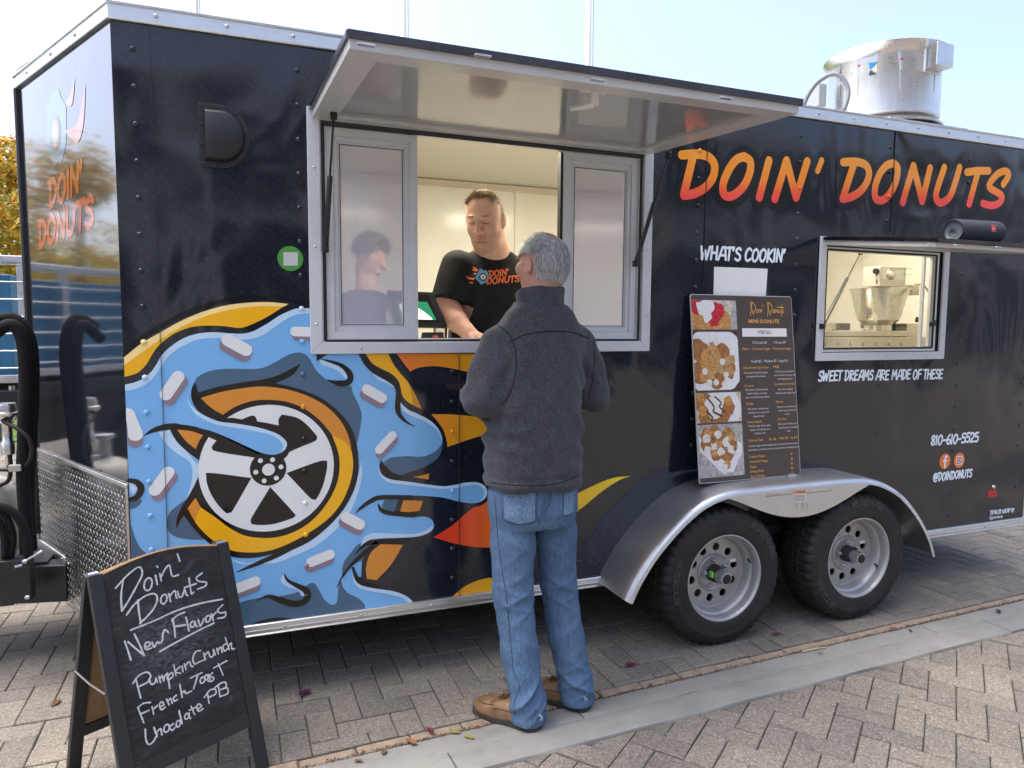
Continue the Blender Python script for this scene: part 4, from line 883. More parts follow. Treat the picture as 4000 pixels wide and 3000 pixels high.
# ================================================================== wheels, fender, fan, tongue
TX = [3.20, 4.034]; AZ = .326; RT = .337
def tyre_mesh():
    n = 168; prof = [(.196, -.030), (.22, -.018), (.27, -.012), (.305, -.018), (.322, -.034), (.333, -.046), (.333, -.092), (.326, -.094), (.326, -.102), (.334, -.104), (.334, -.126), (.327, -.128), (.327, -.136), (.334, -.138), (.334, -.160), (.326, -.162), (.326, -.170), (.333, -.172), (.331, -.212), (.324, -.226), (.308, -.238), (.275, -.2465), (.272, -.2455), (.245, -.2475), (.222, -.244), (.206, -.238), (.198, -.234)]
    rings = []
    for r, h in prof:
        rg = []
        for k in range(n):
            a = 2*pi*k/n; rr = r; hh = h
            if r > .318 and k % 4 == 0 and (h < -.168 or -.10 < h < -.03): rr = r-.010 if h > -.235 else r
            if r > .33 and k % 4 == 2 and -.165 < h < -.10: rr = r-.007
            z = rr*sin(a); x = rr*cos(a)
            if z < -.324: z = -.324-(z+.324)*.0        # flattened where it carries the load
            rg.append((x, hh, z))
        rings.append(rg)
    mb = MB(); mb.ring(rings, 0, True, False, False); return mb
def annulus(outer, holes, y):
    P = [[Vector((a, b, 0)) for a, b in c] for c in [outer]+holes]; T = tessellate_polygon(P); flat = [q for c in P for q in c]
    return [(q.x, y, q.y) for q in flat], [tuple(t) for t in T]
for wi, tx in enumerate(TX):
    w = bpy.data.objects.new('wheel', None); link(w, trailer, (tx, -.13, AZ)); O = Vector((tx, 0, AZ))
    mb = tyre_mesh(); mb.V = [v+O for v in mb.V]; mb.build('tyre', RUB, w, smooth=True, sharp=28)
    word = [('ST225', 200, 46, .265), ('RADIAL', 62, 50, .27)] if wi == 0 else [('RADIAL', 105, 46, .275), ('ST225', 235, 40, .268)]
    for tx_, a0, span, rr in word:
        ps = lettering(tx_, (0, 0), (1, 0), .12, .03); 
        V, F = cdt(ps)
        V3 = [O+Vector(((rr+v[1]*.19)*cos(radians(a0-v[0]*span)), -.2482, (rr+v[1]*.19)*sin(radians(a0-v[0]*span)))) for v in V]
        new('sidewall_lettering', V3, F, mat('rubber_lettering', (.045, .045, .047, 1), .5), w)
    mb = MB(); mb.lathe([(.196, .226), (.207, .2385), (.2085, .2415), (.203, .2425), (.197, .238), (.193, .226), (.189, .20), (.183, .196), (.178, .19), (.170, .152), (.165, .150)], (tx, 0, AZ), (0, -1, 0), 72); rim = mb.build('rim', RIMM, w, smooth=True, sharp=35)
    holes = [circ((.124*cos(2*pi*k/10+.2), .124*sin(2*pi*k/10+.2)), .0195, 16) for k in range(10)]
    mb = MB(); V, F = annulus(circ((0, 0), .166, 64), holes, -.150); mb.add([Vector(v)+O for v in V], F)
    for h in holes: mb.ring([[O+Vector((a, y_, b)) for a, b in h] for y_ in (-.150, -.141)], 0, True, False, False)
    mb.build('wheel_disc', RIMM, w)
    mb = MB(); mb.lathe([(.092, .1502), (.089, .156), (.083, .161), (.078, .158), (.072, .156), (.04, .155), (.038, .15)], (tx, 0, AZ), (0, -1, 0), 48); mb.build('wheel_centre', RIMM, w, smooth=True, sharp=40)
    mb = MB(); mb.lathe([(.0, .10), (.17, .10), (.17, .02), (0, .02)], (tx, 0, AZ), (0, -1, 0), 32); mb.build('brake_drum', BSTEEL, w)
    mb = MB(); mb.lathe([(.042, .15), (.042, .176), (.038, .182), (.037, .205)], (tx, 0, AZ), (0, -1, 0), 28); mb.build('hub', mat('greasy_cast_iron', (.05, .045, .04, 1), .5, .5), w, smooth=True, sharp=40)
    mb = MB(); mb.lathe([(.0335, .20), (.034, .222), (.031, .24), (.029, .252), (.024, .2535)], (tx, 0, AZ), (0, -1, 0), 28); mb.build('hub_cap', GALV, w, smooth=True, sharp=40)
    mb = MB(); mb.lathe([(.0235, .2537), (.022, .257), (.012, .258), (0, .258)], (tx, 0, AZ), (0, -1, 0), 20); mb.build('grease_plug', SEAL, w, smooth=True)
    for k_ in range(5):
        a = 2*pi*k_/5+.45; c = O+Vector((.064*cos(a), -.156, .064*sin(a)))
        mb = MB(); mb.lathe([(.012, 0), (.012, .014), (.009, .022), (.007, .024), (.005, .030), (0, .030)], c, (0, -1, 0), 6); mb.build('lug_nut', GALV, w)
    a = radians(18 if wi == 0 else -22); c = O+Vector((.181*cos(a), -.19, .181*sin(a))); mb = MB(); mb.tube([c, c+Vector((-.012*cos(a), -.028, -.006))], [.0055, .0045], 8); mb.build('valve_stem', SEAL, w)
    a = radians(12); mb = MB(); cc = O+Vector((.118*cos(a), -.1512, .118*sin(a)+.02)); mb.box(cc+Vector((-.017, -.0006, -.008)), cc+Vector((.017, 0, .008))); mb.build('wheel_sticker', mat('paper_white', (.7, .7, .72, 1), .4), w)
    if wi == 0:
        mb = MB(); mb.box(O+Vector((-.045, -.203, -.006)), O+Vector((-.035, -.18, .02))); mb.build('hub_tag', mat('lime_tag', (.2, .65, .12, 1), .5), w)
# tandem fender: one formed aluminium shell with a scalloped skirt
FY = -.272
prof = catmull([(2.655, .300), (2.70, .385), (2.79, .505), (2.93, .635), (3.06, .712), (3.20, .748), (3.35, .753), (3.62, .755), (3.90, .753), (4.05, .742), (4.18, .703), (4.31, .625), (4.43, .505), (4.51, .39), (4.555, .292)], False, 5)
def fl(i, e):
    a, b = prof[max(i-1, 0)], prof[min(i+1, len(prof)-1)]; d = Vector((b[0]-a[0], b[1]-a[1])).normalized(); n_ = Vector((d.y, -d.x)); return (prof[i][0]+n_.x*e, prof[i][1]+n_.y*e)
mb = MB(); rings = []
for i in range(len(prof)):
    sk = (.032 if prof[i][0] < 3.0 or prof[i][0] > 4.3 else .030)
    row = []
    for (y, e) in ((.0, 0), (-.20, 0), (-.245, .001), (-.262, .006), (FY, .018), (FY-.001, sk), (FY+.006, sk), (FY+.006, .018), (-.24, .005), (0, .004)):
        p = fl(i, e); row.append((p[0], y, p[1]))
    rings.append(row)
mb.ring(rings, 0, True, True, True); fender = mb.build('fender', FEND, trailer, smooth=True, sharp=40)
# skirt between the arches
R_ = .40; up_, lo_ = [], []
for i in range(41):
    x = 2.98+(4.27-2.98)*i/40
    j = min(range(len(prof)), key=lambda q: abs(prof[q][0]-x)); zt = fl(j, .026)[1]
    z = 9.
    for tx in TX:
        dx = x-tx
    d = abs(x-3.617); zb = .588+.0*d
    arch = .718-.130*max(0, 1-(d/.46)**2)**1.5 if d < .46 else .74
    up_.append((x, zt)); lo_.append((x, min(zt-.0005, arch)))
mb = MB(); k_ = len(up_)
V = [(a, FY-.0005, b) for a, b in up_]+[(a, FY-.0005, b) for a, b in lo_]+[(a, FY+.004, b) for a, b in up_]+[(a, FY+.004, b) for a, b in lo_]
F = []
for i in range(k_-1): F += [(i, i+1, k_+i+1, k_+i), (2*k_+i, 3*k_+i, 3*k_+i+1, 2*k_+i+1), (k_+i, k_+i+1, 3*k_+i+1, 3*k_+i)]
mb.add(V, F); mb.build('fender_skirt', metal('fender_skirt_aluminium', (.62, .635, .65), .42, (3, 3, 3), .06), fender)
lq = zz(2300, 1800, .63291)
def onF(P): return [(onY(2300+.63291*a, 1800+.63291*b, FY-.002).x, onY(2300+.63291*a, 1800+.63291*b, FY-.002).z) for a, b in P]
def fpr(name, polys, m, e): return flatprint(name, polys, lambda u, v: Vector((u, FY-.001-e, v)), m, fender)
fpr('warning_label', [onF([(1260, 183), (1342, 180), (1345, 252), (1263, 256)])], mat('label_white', (.62, .62, .6, 1), .5), .001)
fpr('warning_label_header', [onF([(1262, 185), (1340, 182), (1341, 200), (1263, 203)])], mat('label_orange', (.8, .2, .02, 1), .5), .0017)
fpr('warning_label_lines', sum([stroke2d(onF([(1268, y), (1335, y-3)]), .0022, 6) for y in (214, 222, 230, 238, 246)], []), mat('label_ink', (.15, .15, .15, 1), .6), .0017)
fpr('warning_label_lettering', lettering('WARNIN', *[onF([q])[0] for q in ((1280, 199), (1334, 197))], .008, .0016), mat('label_ink', (.15, .15, .15, 1), .6), .0022)
SCF = mat('scuff_dark', (.2, .2, .19, 1), .6); fpr('scuff_marks', sum([stroke2d(onF(P), w_, 6) for P, w_ in (([(1090, 222), (1250, 205)], .003), ([(1350, 200), (1500, 183)], .003), ([(1285, 262), (1283, 300)], .002), ([(1320, 262), (1323, 295)], .003), ([(1345, 260), (1352, 298)], .002), ([(1100, 212), (1180, 206)], .002))], []), SCF, .0009)
mb = MB(); mb.add([(2.655, 0, .30), (2.655, FY, .30), (2.70, FY, .385), (2.70, 0, .385)], [(0, 1, 2, 3)])
# ---- roof exhaust fan
FC = Vector((4.79, .43, 0)); zb, zr = 2.63, 3.105; RF = .305
fan = bpy.data.objects.new('exhaust_fan', None); link(fan, trailer, (FC.x, FC.y, 2.6))
mb = MB(); mb.box((FC.x-.31, .10, 2.595), (FC.x+.31, .76, 2.655)); mb.build('fan_curb', GALV, fan, bev=.004)
FANM = metal('spun_aluminium', (.66, .655, .635), .3, (10, 10, .25), .07)
mb = MB(); mb.lathe([(RF-.05, 2.655), (RF+.022, 2.672), (RF+.024, 2.682), (RF-.03, 2.715), (RF-.008, 2.72), (RF, 2.73), (RF-.002, zr-.06), (RF+.012, zr-.03), (RF+.030, zr-.008), (RF+.036, zr), (RF+.030, zr+.004), (RF-.02, zr-.04), (RF-.03, 2.74)], (FC.x, FC.y, 0), (0, 0, 1), 96); mb.build('fan_drum', FANM, fan, smooth=True, sharp=35)
mb = MB(); mb.lathe([(0, 2.98), (.14, 2.98), (.14, 2.72), (0, 2.72)], (FC.x, FC.y, 0), (0, 0, 1), 32); mb.build('fan_motor_cover', GALV, fan)
def cylpt(px, py, r):
    """photo pixel -> nearest point on the fan drum of radius r"""
    d = ray(px, py); a = d.x**2+d.y**2; o_ = CAM-FC; b = 2*(o_.x*d.x+o_.y*d.y); c_ = o_.x**2+o_.y**2-r*r; t = (-b-sqrt(max(0, b*b-4*a*c_)))/(2*a); return CAM+d*t
def fanlabel(name, P, m, r):
    q = [cylpt(3100+.31646*a, 80+.31646*b, r) for a, b in P]; N = 8; V = []
    for j in range(2):
        for i in range(N+1):
            t = i/N; A_ = (q[0] if j == 0 else q[3]); B2 = (q[1] if j == 0 else q[2])
            a0 = atan2(A_.y-FC.y, A_.x-FC.x); a1 = atan2(B2.y-FC.y, B2.x-FC.x); a = a0+(a1-a0)*t; z = A_.z+(B2.z-A_.z)*t
            V.append((FC.x+r*cos(a), FC.y+r*sin(a), z))
    return new(name, V, [(i, i+1, N+2+i, N+1+i) for i in range(N)], m, fan)
LW = mat('fan_label_silver', (.42, .45, .48, 1), .4, .3); LB = mat('fan_label_blue', (.0, .22, .62, 1), .4); LN = mat('fan_label_navy', (.02, .04, .09, 1), .4); LR = mat('fan_label_red', (.5, .03, .05, 1), .4); LC = mat('fan_label_cream', (.6, .55, .36, 1), .5)
fanlabel('fan_label', [(582, 462), (775, 390), (795, 690), (572, 760)], LW, RF+.0015); fanlabel('fan_label', [(805, 370), (1050, 335), (1035, 510), (800, 545)], LW, RF+.0015)
fanlabel('fan_label_stripe', [(575, 625), (792, 548), (792, 572), (575, 648)], LR, RF+.0025); fanlabel('fan_label_blue', [(933, 525), (1038, 508), (1000, 560), (935, 605)], LB, RF+.0025); fanlabel('fan_label_cream', [(1030, 530), (1035, 528), (1030, 640), (965, 610)], LC, RF+.002); fanlabel('fan_label_navy', [(935, 635), (950, 615), (1025, 662), (928, 682)], LN, RF+.003)
fanlabel('fan_label', [(575, 790), (790, 700), (785, 930), (565, 975)], mat('fan_label_grey', (.33, .34, .34, 1), .5), RF+.0012)
for i, y_ in enumerate((430, 455, 480, 505, 660, 685)): fanlabel('fan_label_line', [(595, y_+25), (700, y_-14), (700, y_-10), (595, y_+29)], mat('label_ink', (.15, .15, .15, 1), .6), RF+.0028)
for i, y_ in enumerate((395, 415, 435, 455)): fanlabel('fan_label_line', [(830, y_), (1000, y_-24), (1000, y_-20), (830, y_+4)], mat('label_ink', (.15, .15, .15, 1), .6), RF+.0028)
mb = MB(); c = cylpt(3100+.31646*1690, 80+.31646*480, RF); nn = (c-FC); nn.z = 0; nn.normalize(); tt = Vector((-nn.y, nn.x, 0))
def bq(a, b, d): return c+tt*a+Vector((0, 0, b))+nn*d
mb.prism([(-.05, -.075), (.09, -.075), (.09, .075), (-.05, .075)], bq, -.01, .004); mb.prism([(-.03, -.062), (.075, -.062), (.075, .062), (-.03, .062)], lambda a, b, d: bq(a-(d*.35 if a < .05 else 0), b, d), .004, .085)
mb.build('drain_hood', FANM, fan, bev=.004)
JB = cylpt(3100+.31646*330, 80+.31646*760, RF+.09); mb = MB(); mb.box((4.39, .53, 2.82), (4.45, .63, 2.955)); mb.build('junction_box', mat('box_grey_paint', (.32, .36, .36, 1), .5), fan, bev=.006)
mb = MB(); mb.tube([(4.405, .56, 2.60), (4.405, .56, 2.76), (4.405, .56, 2.80)], [.016, .016, .022], 12); mb.build('conduit_stub', mat('conduit_grey', (.16, .17, .19, 1), .45), fan, smooth=True)
cpts = [onpl(3100+.31646*a, 80+.31646*b, (0, 1, 0), y_) for a, b, y_ in ((120, 1060, .30), (175, 930, .29), (270, 790, .27), (380, 705, .24), (470, 668, .21), (560, 680, .18), (640, 760, .15), (675, 870, .13), (660, 990, .12), (620, 1110, .12))]
mb = MB(); mb.tube(catmull(cpts, False, 5), .0115, 10); mb.build('flexible_conduit', mat('conduit_grey', (.16, .17, .19, 1), .45), fan, smooth=True)
# ---- tongue, its jack bracket, gas tank, foam-covered hoses
NT = Vector((NX, 1.08, 0))
mb = MB(); a_ = PV(NS, .275, -.02); b_ = Vector((-1.15, 1.05, .275)); dd = (b_-a_).normalized(); sd_ = Vector((-dd.y, dd.x, 0))*.05
mb.add([a_-sd_, a_+sd_, b_+sd_, b_-sd_]+[p+Vector((0, 0, .165)) for p in (a_-sd_, a_+sd_, b_+sd_, b_-sd_)], [(3, 2, 1, 0), (4, 5, 6, 7), (0, 1, 5, 4), (1, 2, 6, 5), (2, 3, 7, 6), (3, 0, 4, 7)]); mb.build('tongue_beam', BSTEEL, trailer, bev=.006)
mb = MB(); mb.box((-1.15, 1.0, .28), (.2, 1.16, .43)); mb.build('tongue_beam', BSTEEL, trailer, bev=.006)
mb = MB(); mb.box((-.55, .70, .435), (.30, 1.3, .450)); mb.build('tongue_deck', BSTEEL, trailer)
def pxY(P, y): return [onY(a, b, y) for a, b in P]
mb = MB()
for p0_, p1_ in (((0, 2195), (55, 2365)), ((52, 2190), (122, 2350))):
    a_ = onY(*p0_, .52); b_ = onY(*p1_, .52); mb.box((a_.x-.01, .52, b_.z), (b_.x, .60, a_.z))
mb.build('jack_bracket', BSTEEL, trailer, bev=.004)
for q in ((98, 2192), (108, 2332)):
    p = onY(*q, .515); mb = MB(); mb.lathe([(.010, 0), (.010, .008), (.006, .012), (.0, .012)], p, (0, -1, 0), 6); mb.build('bracket_bolt', GALV, trailer)
p = onY(98, 2192, .515); mb = MB(); mb.tube([p, p+Vector((.055, .03, .028))], .005, 8); mb.build('bracket_pin', GALV, trailer); mb = MB(); p = onY(85, 2208, .51); mb.tube([p, p+Vector((-.022, -.01, -.002))], .006, 8); mb.build('bracket_bolt', GALV, trailer)
# ================================================================== inside the trailer
mb = MB(); mb.add([(.8, .05, .46), (5.6, .05, .46), (5.6, 2.1, .46), (.8, 2.1, .46)], [(0, 1, 2, 3)]); mb.build('interior_floor', mat('interior_floor', (.2, .2, .2, 1), .5), trailer)
mb = MB(); mb.add([(.8, .047, 2.52), (5.62, .047, 2.52), (5.62, 2.1, 2.52), (.8, 2.1, 2.52)], [(3, 2, 1, 0)]); ceil = mb.build('interior_ceiling', ICEIL, trailer)
for x0, x1 in ((.8, 1.9), (1.905, 3.065), (3.07, 4.2), (4.205, 5.62)):
    new('interior_panel', [(x0, 2.1, .46), (x1, 2.1, .46), (x1, 2.1, 2.52), (x0, 2.1, 2.52)], [(0, 1, 2, 3)], IWALL, trailer)
mb = MB()
for x in (1.9025, 3.0675, 4.2025): mb.box((x-.012, 2.092, .46), (x+.012, 2.099, 2.50))
mb.build('panel_strip', IWALL, trailer)
mb = MB(); mb.prism([(2.1, 2.52), (2.1, 2.475), (2.06, 2.515)], lambda a, b, d: Vector((d, a, b)), .8, 5.62); mb.build('cove_trim', mat('cove_trim', (.66, .58, .47, 1), .4), trailer)
mb = MB(); mb.box((3.40, .05, 2.514), (3.43, 2.1, 2.519)); mb.box((1.75, .05, 2.514), (1.78, 2.1, 2.519)); mb.build('panel_strip', ICEIL, trailer)
for x in (.8, 5.62): new('end_wall', [(x, .046, .46), (x, 2.1, .46), (x, 2.1, 2.52), (x, .046, 2.52)], [(0, 1, 2, 3)], IWALL, trailer)
mb = MB(); mb.box((1.3, .055, 1.385), (2.95, .50, 1.418)); mb.box((1.3, .44, .46), (2.95, .47, 1.385)); mb.build('service_counter', mat('counter_white', (.72, .71, .66, 1), .3), trailer)
EM = bpy.data.materials.new('lamp_diffuser'); EM.use_nodes = True; b_ = EM.node_tree.nodes['Principled BSDF']; b_.inputs['Emission Color'].default_value = (1, .91, .74, 1); b_.inputs['Emission Strength'].default_value = 34.0; b_.inputs['Base Color'].default_value = (.8, .8, .75, 1)
for x, y in ((2.05, .56), (3.3, .56), (4.6, .56)):
    cl_ = bpy.data.objects.new('ceiling_light', None); link(cl_, trailer, (x, y, 2.5))
    mb = MB(); mb.box((x-.33, y-.075, 2.49), (x+.33, y+.075, 2.516)); mb.build('lamp_housing', ALUW, cl_, bev=.004)
    new('lamp_diffuser', [(x-.31, y-.06, 2.4885), (x+.31, y-.06, 2.4885), (x+.31, y+.06, 2.4885), (x-.31, y+.06, 2.4885)], [(3, 2, 1, 0)], EM, cl_)
# tablet till on the counter
T0 = Vector((1.815, .30, 1.418))
till = thing('tablet_till', 'black tablet till with green screen on its stand inside the serving window', 'tablet', T0)
tq = [onY(1550+.18083*a, 1100+.18083*b, .26) for a, b in ((300, 185), (835, 220), (1080, 985), (300, 1015))]
ux = (tq[1]-tq[0]).normalized(); vz = (tq[3]-tq[0]).normalized()
p1_, p2_ = tq[1]+Vector((0, .03, .0)), tq[2]+Vector((0, -.02, 0))
t0_, t3_ = p1_-Vector((.22, .05, -.004)), p2_-Vector((.25, .05, -.002))
def TB(a, b, d):
    p = (t0_*(1-a)+p1_*a)*(1-b)+(t3_*(1-a)+p2_*a)*b; nrm_ = (p1_-t0_).cross(t3_-t0_).normalized(); 
    return p+nrm_*d
sgn = -1 if (p1_-t0_).cross(t3_-t0_).y > 0 else 1
mb = MB(); mb.prism([(0.02, 0), (.98, 0), (1, .03), (1, .97), (.97, 1), (.03, 1), (0, .97), (0, .03)], lambda a, b, d: TB(a, b, d*sgn), 0, -.022); mb.build('tablet_case', BLK, till, bev=.004)
new('tablet_screen', [TB(a, b, .0008*sgn) for a, b in ((.1, .10), (.84, .10), (.86, .87), (.1, .87))], [(0, 1, 2, 3)], mat('screen_frame', (.02, .018, .016, 1), .1), till)
SG = mat('screen_green', (.01, .07, .035, 1), .15, Emission_Color=(.02, .16, .08, 1), Emission_Strength=.5)
new('screen_picture', [TB(a, b, .0016*sgn) for a, b in ((.12, .30), (.76, .30), (.82, .80), (.12, .80))], [(0, 1, 2, 3)], SG, till)
SW = mat('screen_white', (.6, .62, .58, 1), .3, Emission_Color=(.8, .85, .75, 1), Emission_Strength=.35)
V, F = cdt([catmull([(.15, .42), (.35, .38), (.55, .5), (.72, .72), (.74, .80), (.2, .80)], True, 4, {4, 5})]); new('screen_picture', [TB(v[0], v[1], .0024*sgn) for v in V], F, SW, till)
V, F = cdt(lettering('21', (.40, .60), (.56, .64), -.10, .014)); new('screen_picture', [TB(v[0], v[1], .0032*sgn) for v in V], F, mat('label_ink', (.15, .15, .15, 1), .6), till)
mb = MB(); mb.box((1.70, .30, 1.418), (1.86, .42, 1.44)); mb.box((1.74, .34, 1.44), (1.82, .37, 1.56)); mb.build('till_stand', mat('stand_white', (.6, .6, .58, 1), .4), till, bev=.004)
# name card in front of the till
card = thing('name_card', 'small black folded card with orange lettering on the counter below the tablet', 'card', (1.89, .10, 1.432))
cq = [onY(1550+.18083*a, 1100+.18083*b, .12) for a, b in ((545, 1097), (1010, 1090), (1028, 1245), (555, 1245))]; cq[2].z = cq[3].z = 1.419
new('card_face', [q for q in cq]+[q+Vector((0, .05, 0)) for q in (cq[2], cq[3])], [(0, 1, 2, 3), (0, 3, 5), (1, 4, 2), (0, 5, 4, 1)], mat('card_navy', (.012, .013, .022, 1), .5), card)
def CQ(u, v): return cq[3]*(1-u)*(1-v)+cq[2]*u*(1-v)+cq[1]*u*v+cq[0]*(1-u)*v+Vector((0, -.0012, 0))
def cprint(name, ps, m, e=0): V, F = cdt(ps); return new(name, [CQ(v[0], v[1])+Vector((0, -e, 0)) for v in V], F, m, card)
OR2 = mat('print_orange', RGB(226, 104, 60), .5)
cprint('card_lettering', lettering("DOIN'", (.53, .42), (.78, .50), .26, .03)+lettering('DONUTS', (.53, .10), (.90, .20), .26, .03), OR2)
cprint('card_badge', [circ((.42, .32), .09, 14)], mat('print_blue', RGB(120, 160, 200), .5)); cprint('card_flame', [[(.2, .5), (.36, .42), (.36, .36)], [(.22, .28), (.36, .3), (.36, .24)], [(.26, .12), (.38, .2), (.38, .14)]], OR2)
# tubs behind
mb = MB(); mb.lathe([(.03, 0), (.034, .085), (.036, .09), (.036, .1), (0, .1)], (1.995, .36, 1.418), (0, 0, 1), 18); tag(mb.build('sugar_tub', PLASTIC, None, smooth=True), 'clear plastic tub beside the tablet on the counter', 'tub')
mb = MB(); mb.box((2.05, .37, 1.418), (2.12, .42, 1.475)); tag(mb.build('cup_box', mat('box_black_white', (.1, .1, .1, 1), .5), None, bev=.006), 'small dark box on the counter behind the seller\'s forearm', 'box')
# doughnut machine behind the small window
dm = thing('donut_machine', 'stainless doughnut machine with a funnel hopper behind the small window', 'donut machine', (4.4, .40, 1.2))
YM = .40
def mq(a, b, y=YM): return onY(3150+.38427*a, 900+.38427*b, y)
fry = metal('fryer_steel', (.60, .57, .50), .3, (40, 1, 40), .1)
def mbox(name, a, b, y0, y1, m, par=dm, bev=.004):
    p, q = mq(*a), mq(*b); mb = MB(); mb.box((min(p.x, q.x), y0, min(p.z, q.z)), (max(p.x, q.x), y1, max(p.z, q.z))); return mb.build(name, m, par, bev=bev)
base = mbox('fryer_base', (-80, 1085), (1240, 1400), .36, 1.0, fry)
for r_, yy in enumerate((1150, 1200)):
    for i in range(8):
        c = mq(130+i*129-40, yy, .36); mb = MB(); mb.prism([(0, -.006), (.006, -.012), (.006, .006)], lambda a, b, d: Vector((c.x+d, .36-a, c.z+b)), -.024, .024); mb.build('louvre', fry, base)
mbox('fryer_top_rail', (-80, 1020), (1010, 1078), .37, .9, fry); mbox('control_box', (205, 938), (385, 1012), .45, .6, BLK if False else fry)
mbox('control_box', (380, 942), (500, 1016), .44, .58, mat('control_black', (.10, .09, .08, 1), .4)); mbox('control_plate', (215, 975), (318, 1012), .445, .45, mat('plate_cream', (.6, .57, .48, 1), .5), bev=0)
tc = mq(745, 598, .52); rt_ = (mq(950, 598, .52).x-mq(545, 598, .52).x)/2; zb_ = mq(740, 1080, .52).z; z1_ = mq(740, 910, .52).z; z2_ = mq(740, 965, .52).z; rb_ = (mq(836, 1000, .52).x-mq(645, 1000, .52).x)/2; rm_ = (mq(885, 900, .52).x-mq(598, 900, .52).x)/2
mb = MB(); mb.lathe([(rt_+.010, tc.z+.002), (rt_+.010, tc.z-.002), (rt_, tc.z-.003), (rm_, z1_), (rb_, z2_), (rb_, zb_), (rb_-.004, zb_), (rb_-.004, z2_), (rt_-.004, tc.z)], (tc.x, .52, 0), (0, 0, 1), 48); mb.build('hopper', metal('hopper_steel', (.66, .64, .58), .25, (30, 30, 2), .08), dm, smooth=True, sharp=35)
mh = mbox('mixer_head', (850, 352), (1105, 572), .47, .60, mat('head_paint', (.50, .46, .40, 1), .35)); mbox('head_plate', (868, 365), (1085, 498), .468, .4695, mat('plate_white', (.62, .61, .57, 1), .4), mh, 0)
pl = mat('label_ink', (.15, .15, .15, 1), .6)
def plq(P): return [(mq(a, b, .4675).x, mq(a, b, .4675).z) for a, b in P]
for tx_, a, b, h_ in (('AUTOMATIC DONUT MACHINE', (890, 397), (1075, 397), .006), ('OF THE USA', (960, 452), (1070, 452), .005)):
    V, F = cdt(lettering(tx_, *plq([a, b]), h_, .0012)); new('plate_lettering', [(v[0], .4665, v[1]) for v in V], F, pl, mh)
c = mq(820, 445, .49); mb = MB(); mb.lathe([(0, -.05), (.02, -.048), (.04, -.03), (.045, 0), (.03, .03), (0, .035)], c, (-1, 0, 0), 20); mb.build('gear_dome', STEEL, mh, smooth=True)
mb = MB(); a_ = mq(720, 415, .49); mb.tube([c, a_], .01, 8); mb.tube([a_, a_+Vector((-.02, 0, 0))], .018, 8); mb.build('crank_knob', BLK, mh)
mb = MB(); mb.tube([mq(760, 450, .49), mq(722, 455, .49), mq(718, 530, .49), mq(742, 545, .49)], .008, 8); mb.tube([mq(755, 512, .50), mq(752, 590, .52)], .012, 8); mb.build('plunger_linkage', STEEL, mh, smooth=True)
mbox('mount_arm', (860, 572), (1225, 602), .50, .58, fry); mbox('wall_bracket', (1225, 545), (1290, 655), .50, .56, fry)
mb = MB(); mb.tube(catmull([mq(1100, 550, .55), mq(1180, 555, .56), mq(1240, 620, .58), mq(1270, 720, .58), mq(1260, 900, .58), mq(1240, 1060, .58)], False, 5), .006, 8); mb.build('yellow_cord', mat('cord_yellow', (.55, .36, .06, 1), .5), dm, smooth=True)
mbox('control_console', (1110, 945), (1235, 1085), .46, .75, fry); p = mq(1145, 915, .52); mb = MB(); mb.lathe([(.022, -.012), (.024, .0), (.02, .022), (0, .023)], p, (0, 0, 1), 16); mb.build('dial_knob', BLK, dm)
mbox('splash_guard', (845, 925), (1110, 1000), .60, .62, PLASTIC, bev=0); mbox('guard_post', (1040, 915), (1056, 1078), .55, .56, BLK); mbox('guard_post', (1095, 930), (1110, 1080), .55, .56, BLK); mbox('tray', (835, 1030), (968, 1078), .47, .55, mat('tray_dark', (.07, .07, .06, 1), .4)); mbox('tray', (975, 1030), (1040, 1078), .48, .55, fry)
# ================================================================== chalkboard, menu board, speaker
F0 = onZ(1048, 2992); hdg = radians(60); th = radians(17)
sd0 = Vector((sin(hdg), cos(hdg), 0)); sn0 = Vector((sd0.y, -sd0.x, 0))
sup = Vector((0, 0, cos(th)))-sn0*sin(th); sbk = Vector((0, 0, cos(th)))+sn0*sin(th); spn = sd0.cross(sup).normalized()
if spn.dot(sn0) < 0: spn = -spn
SWd, SHt = .452, .770
def SP(u, v, d=0.): return F0+sd0*u+sup*v+spn*d               # front leaf: u from -SWd to 0, v up the board
APEX = SP(0, SHt)
bpn = sd0.cross(sbk).normalized(); bpn = -bpn if bpn.dot(-sn0) < 0 else bpn
def SQ(u, v, d=0.): return APEX+sd0*u+sbk*(v-SHt)+bpn*d-sn0*.022    # back leaf
sign = thing('chalkboard_sign', 'black folding chalkboard sign lettered in white chalk, standing at the lower left', 'sign', F0-sd0*.22-sn0*.2)
CB = mat('chalkboard_slate', (.022, .023, .025, 1), .8, 0, .25); k = NB(CB); P = k.pos()
sm = k.noise(k.mp(P, (1, 1, 3.2), (.3, .5, .35)), 7, 6, .65, 2.2); c = k.ramp(sm, [(.40, (.018, .019, .021)), (.62, (.032, .034, .037)), (.78, (.085, .09, .095))]); smc = onpl(.60269*1130, 2000+.60269*830, spn, spn.dot(F0)); dist = k.n('ShaderNodeVectorMath', {0: P, 1: tuple(smc)}, operation='DISTANCE').outputs['Value']; swl = k.noise(k.mp(P, (1, 1, 2.4), (.2, .4, .5)), 16, 6, .7, 3.5); c = k.mix(k.math('MULTIPLY', k.rng(dist, .05, .19, .75, 0.), k.rng(swl, .42, .72, 0., 1.)), c, (.16, .17, .175, 1)); sp2 = k.noise(P, 300, 3, .7); c = k.mix(k.rng(sp2, .62, .75, 0., .22), c, (.2, .21, .22, 1)); k.col(c)
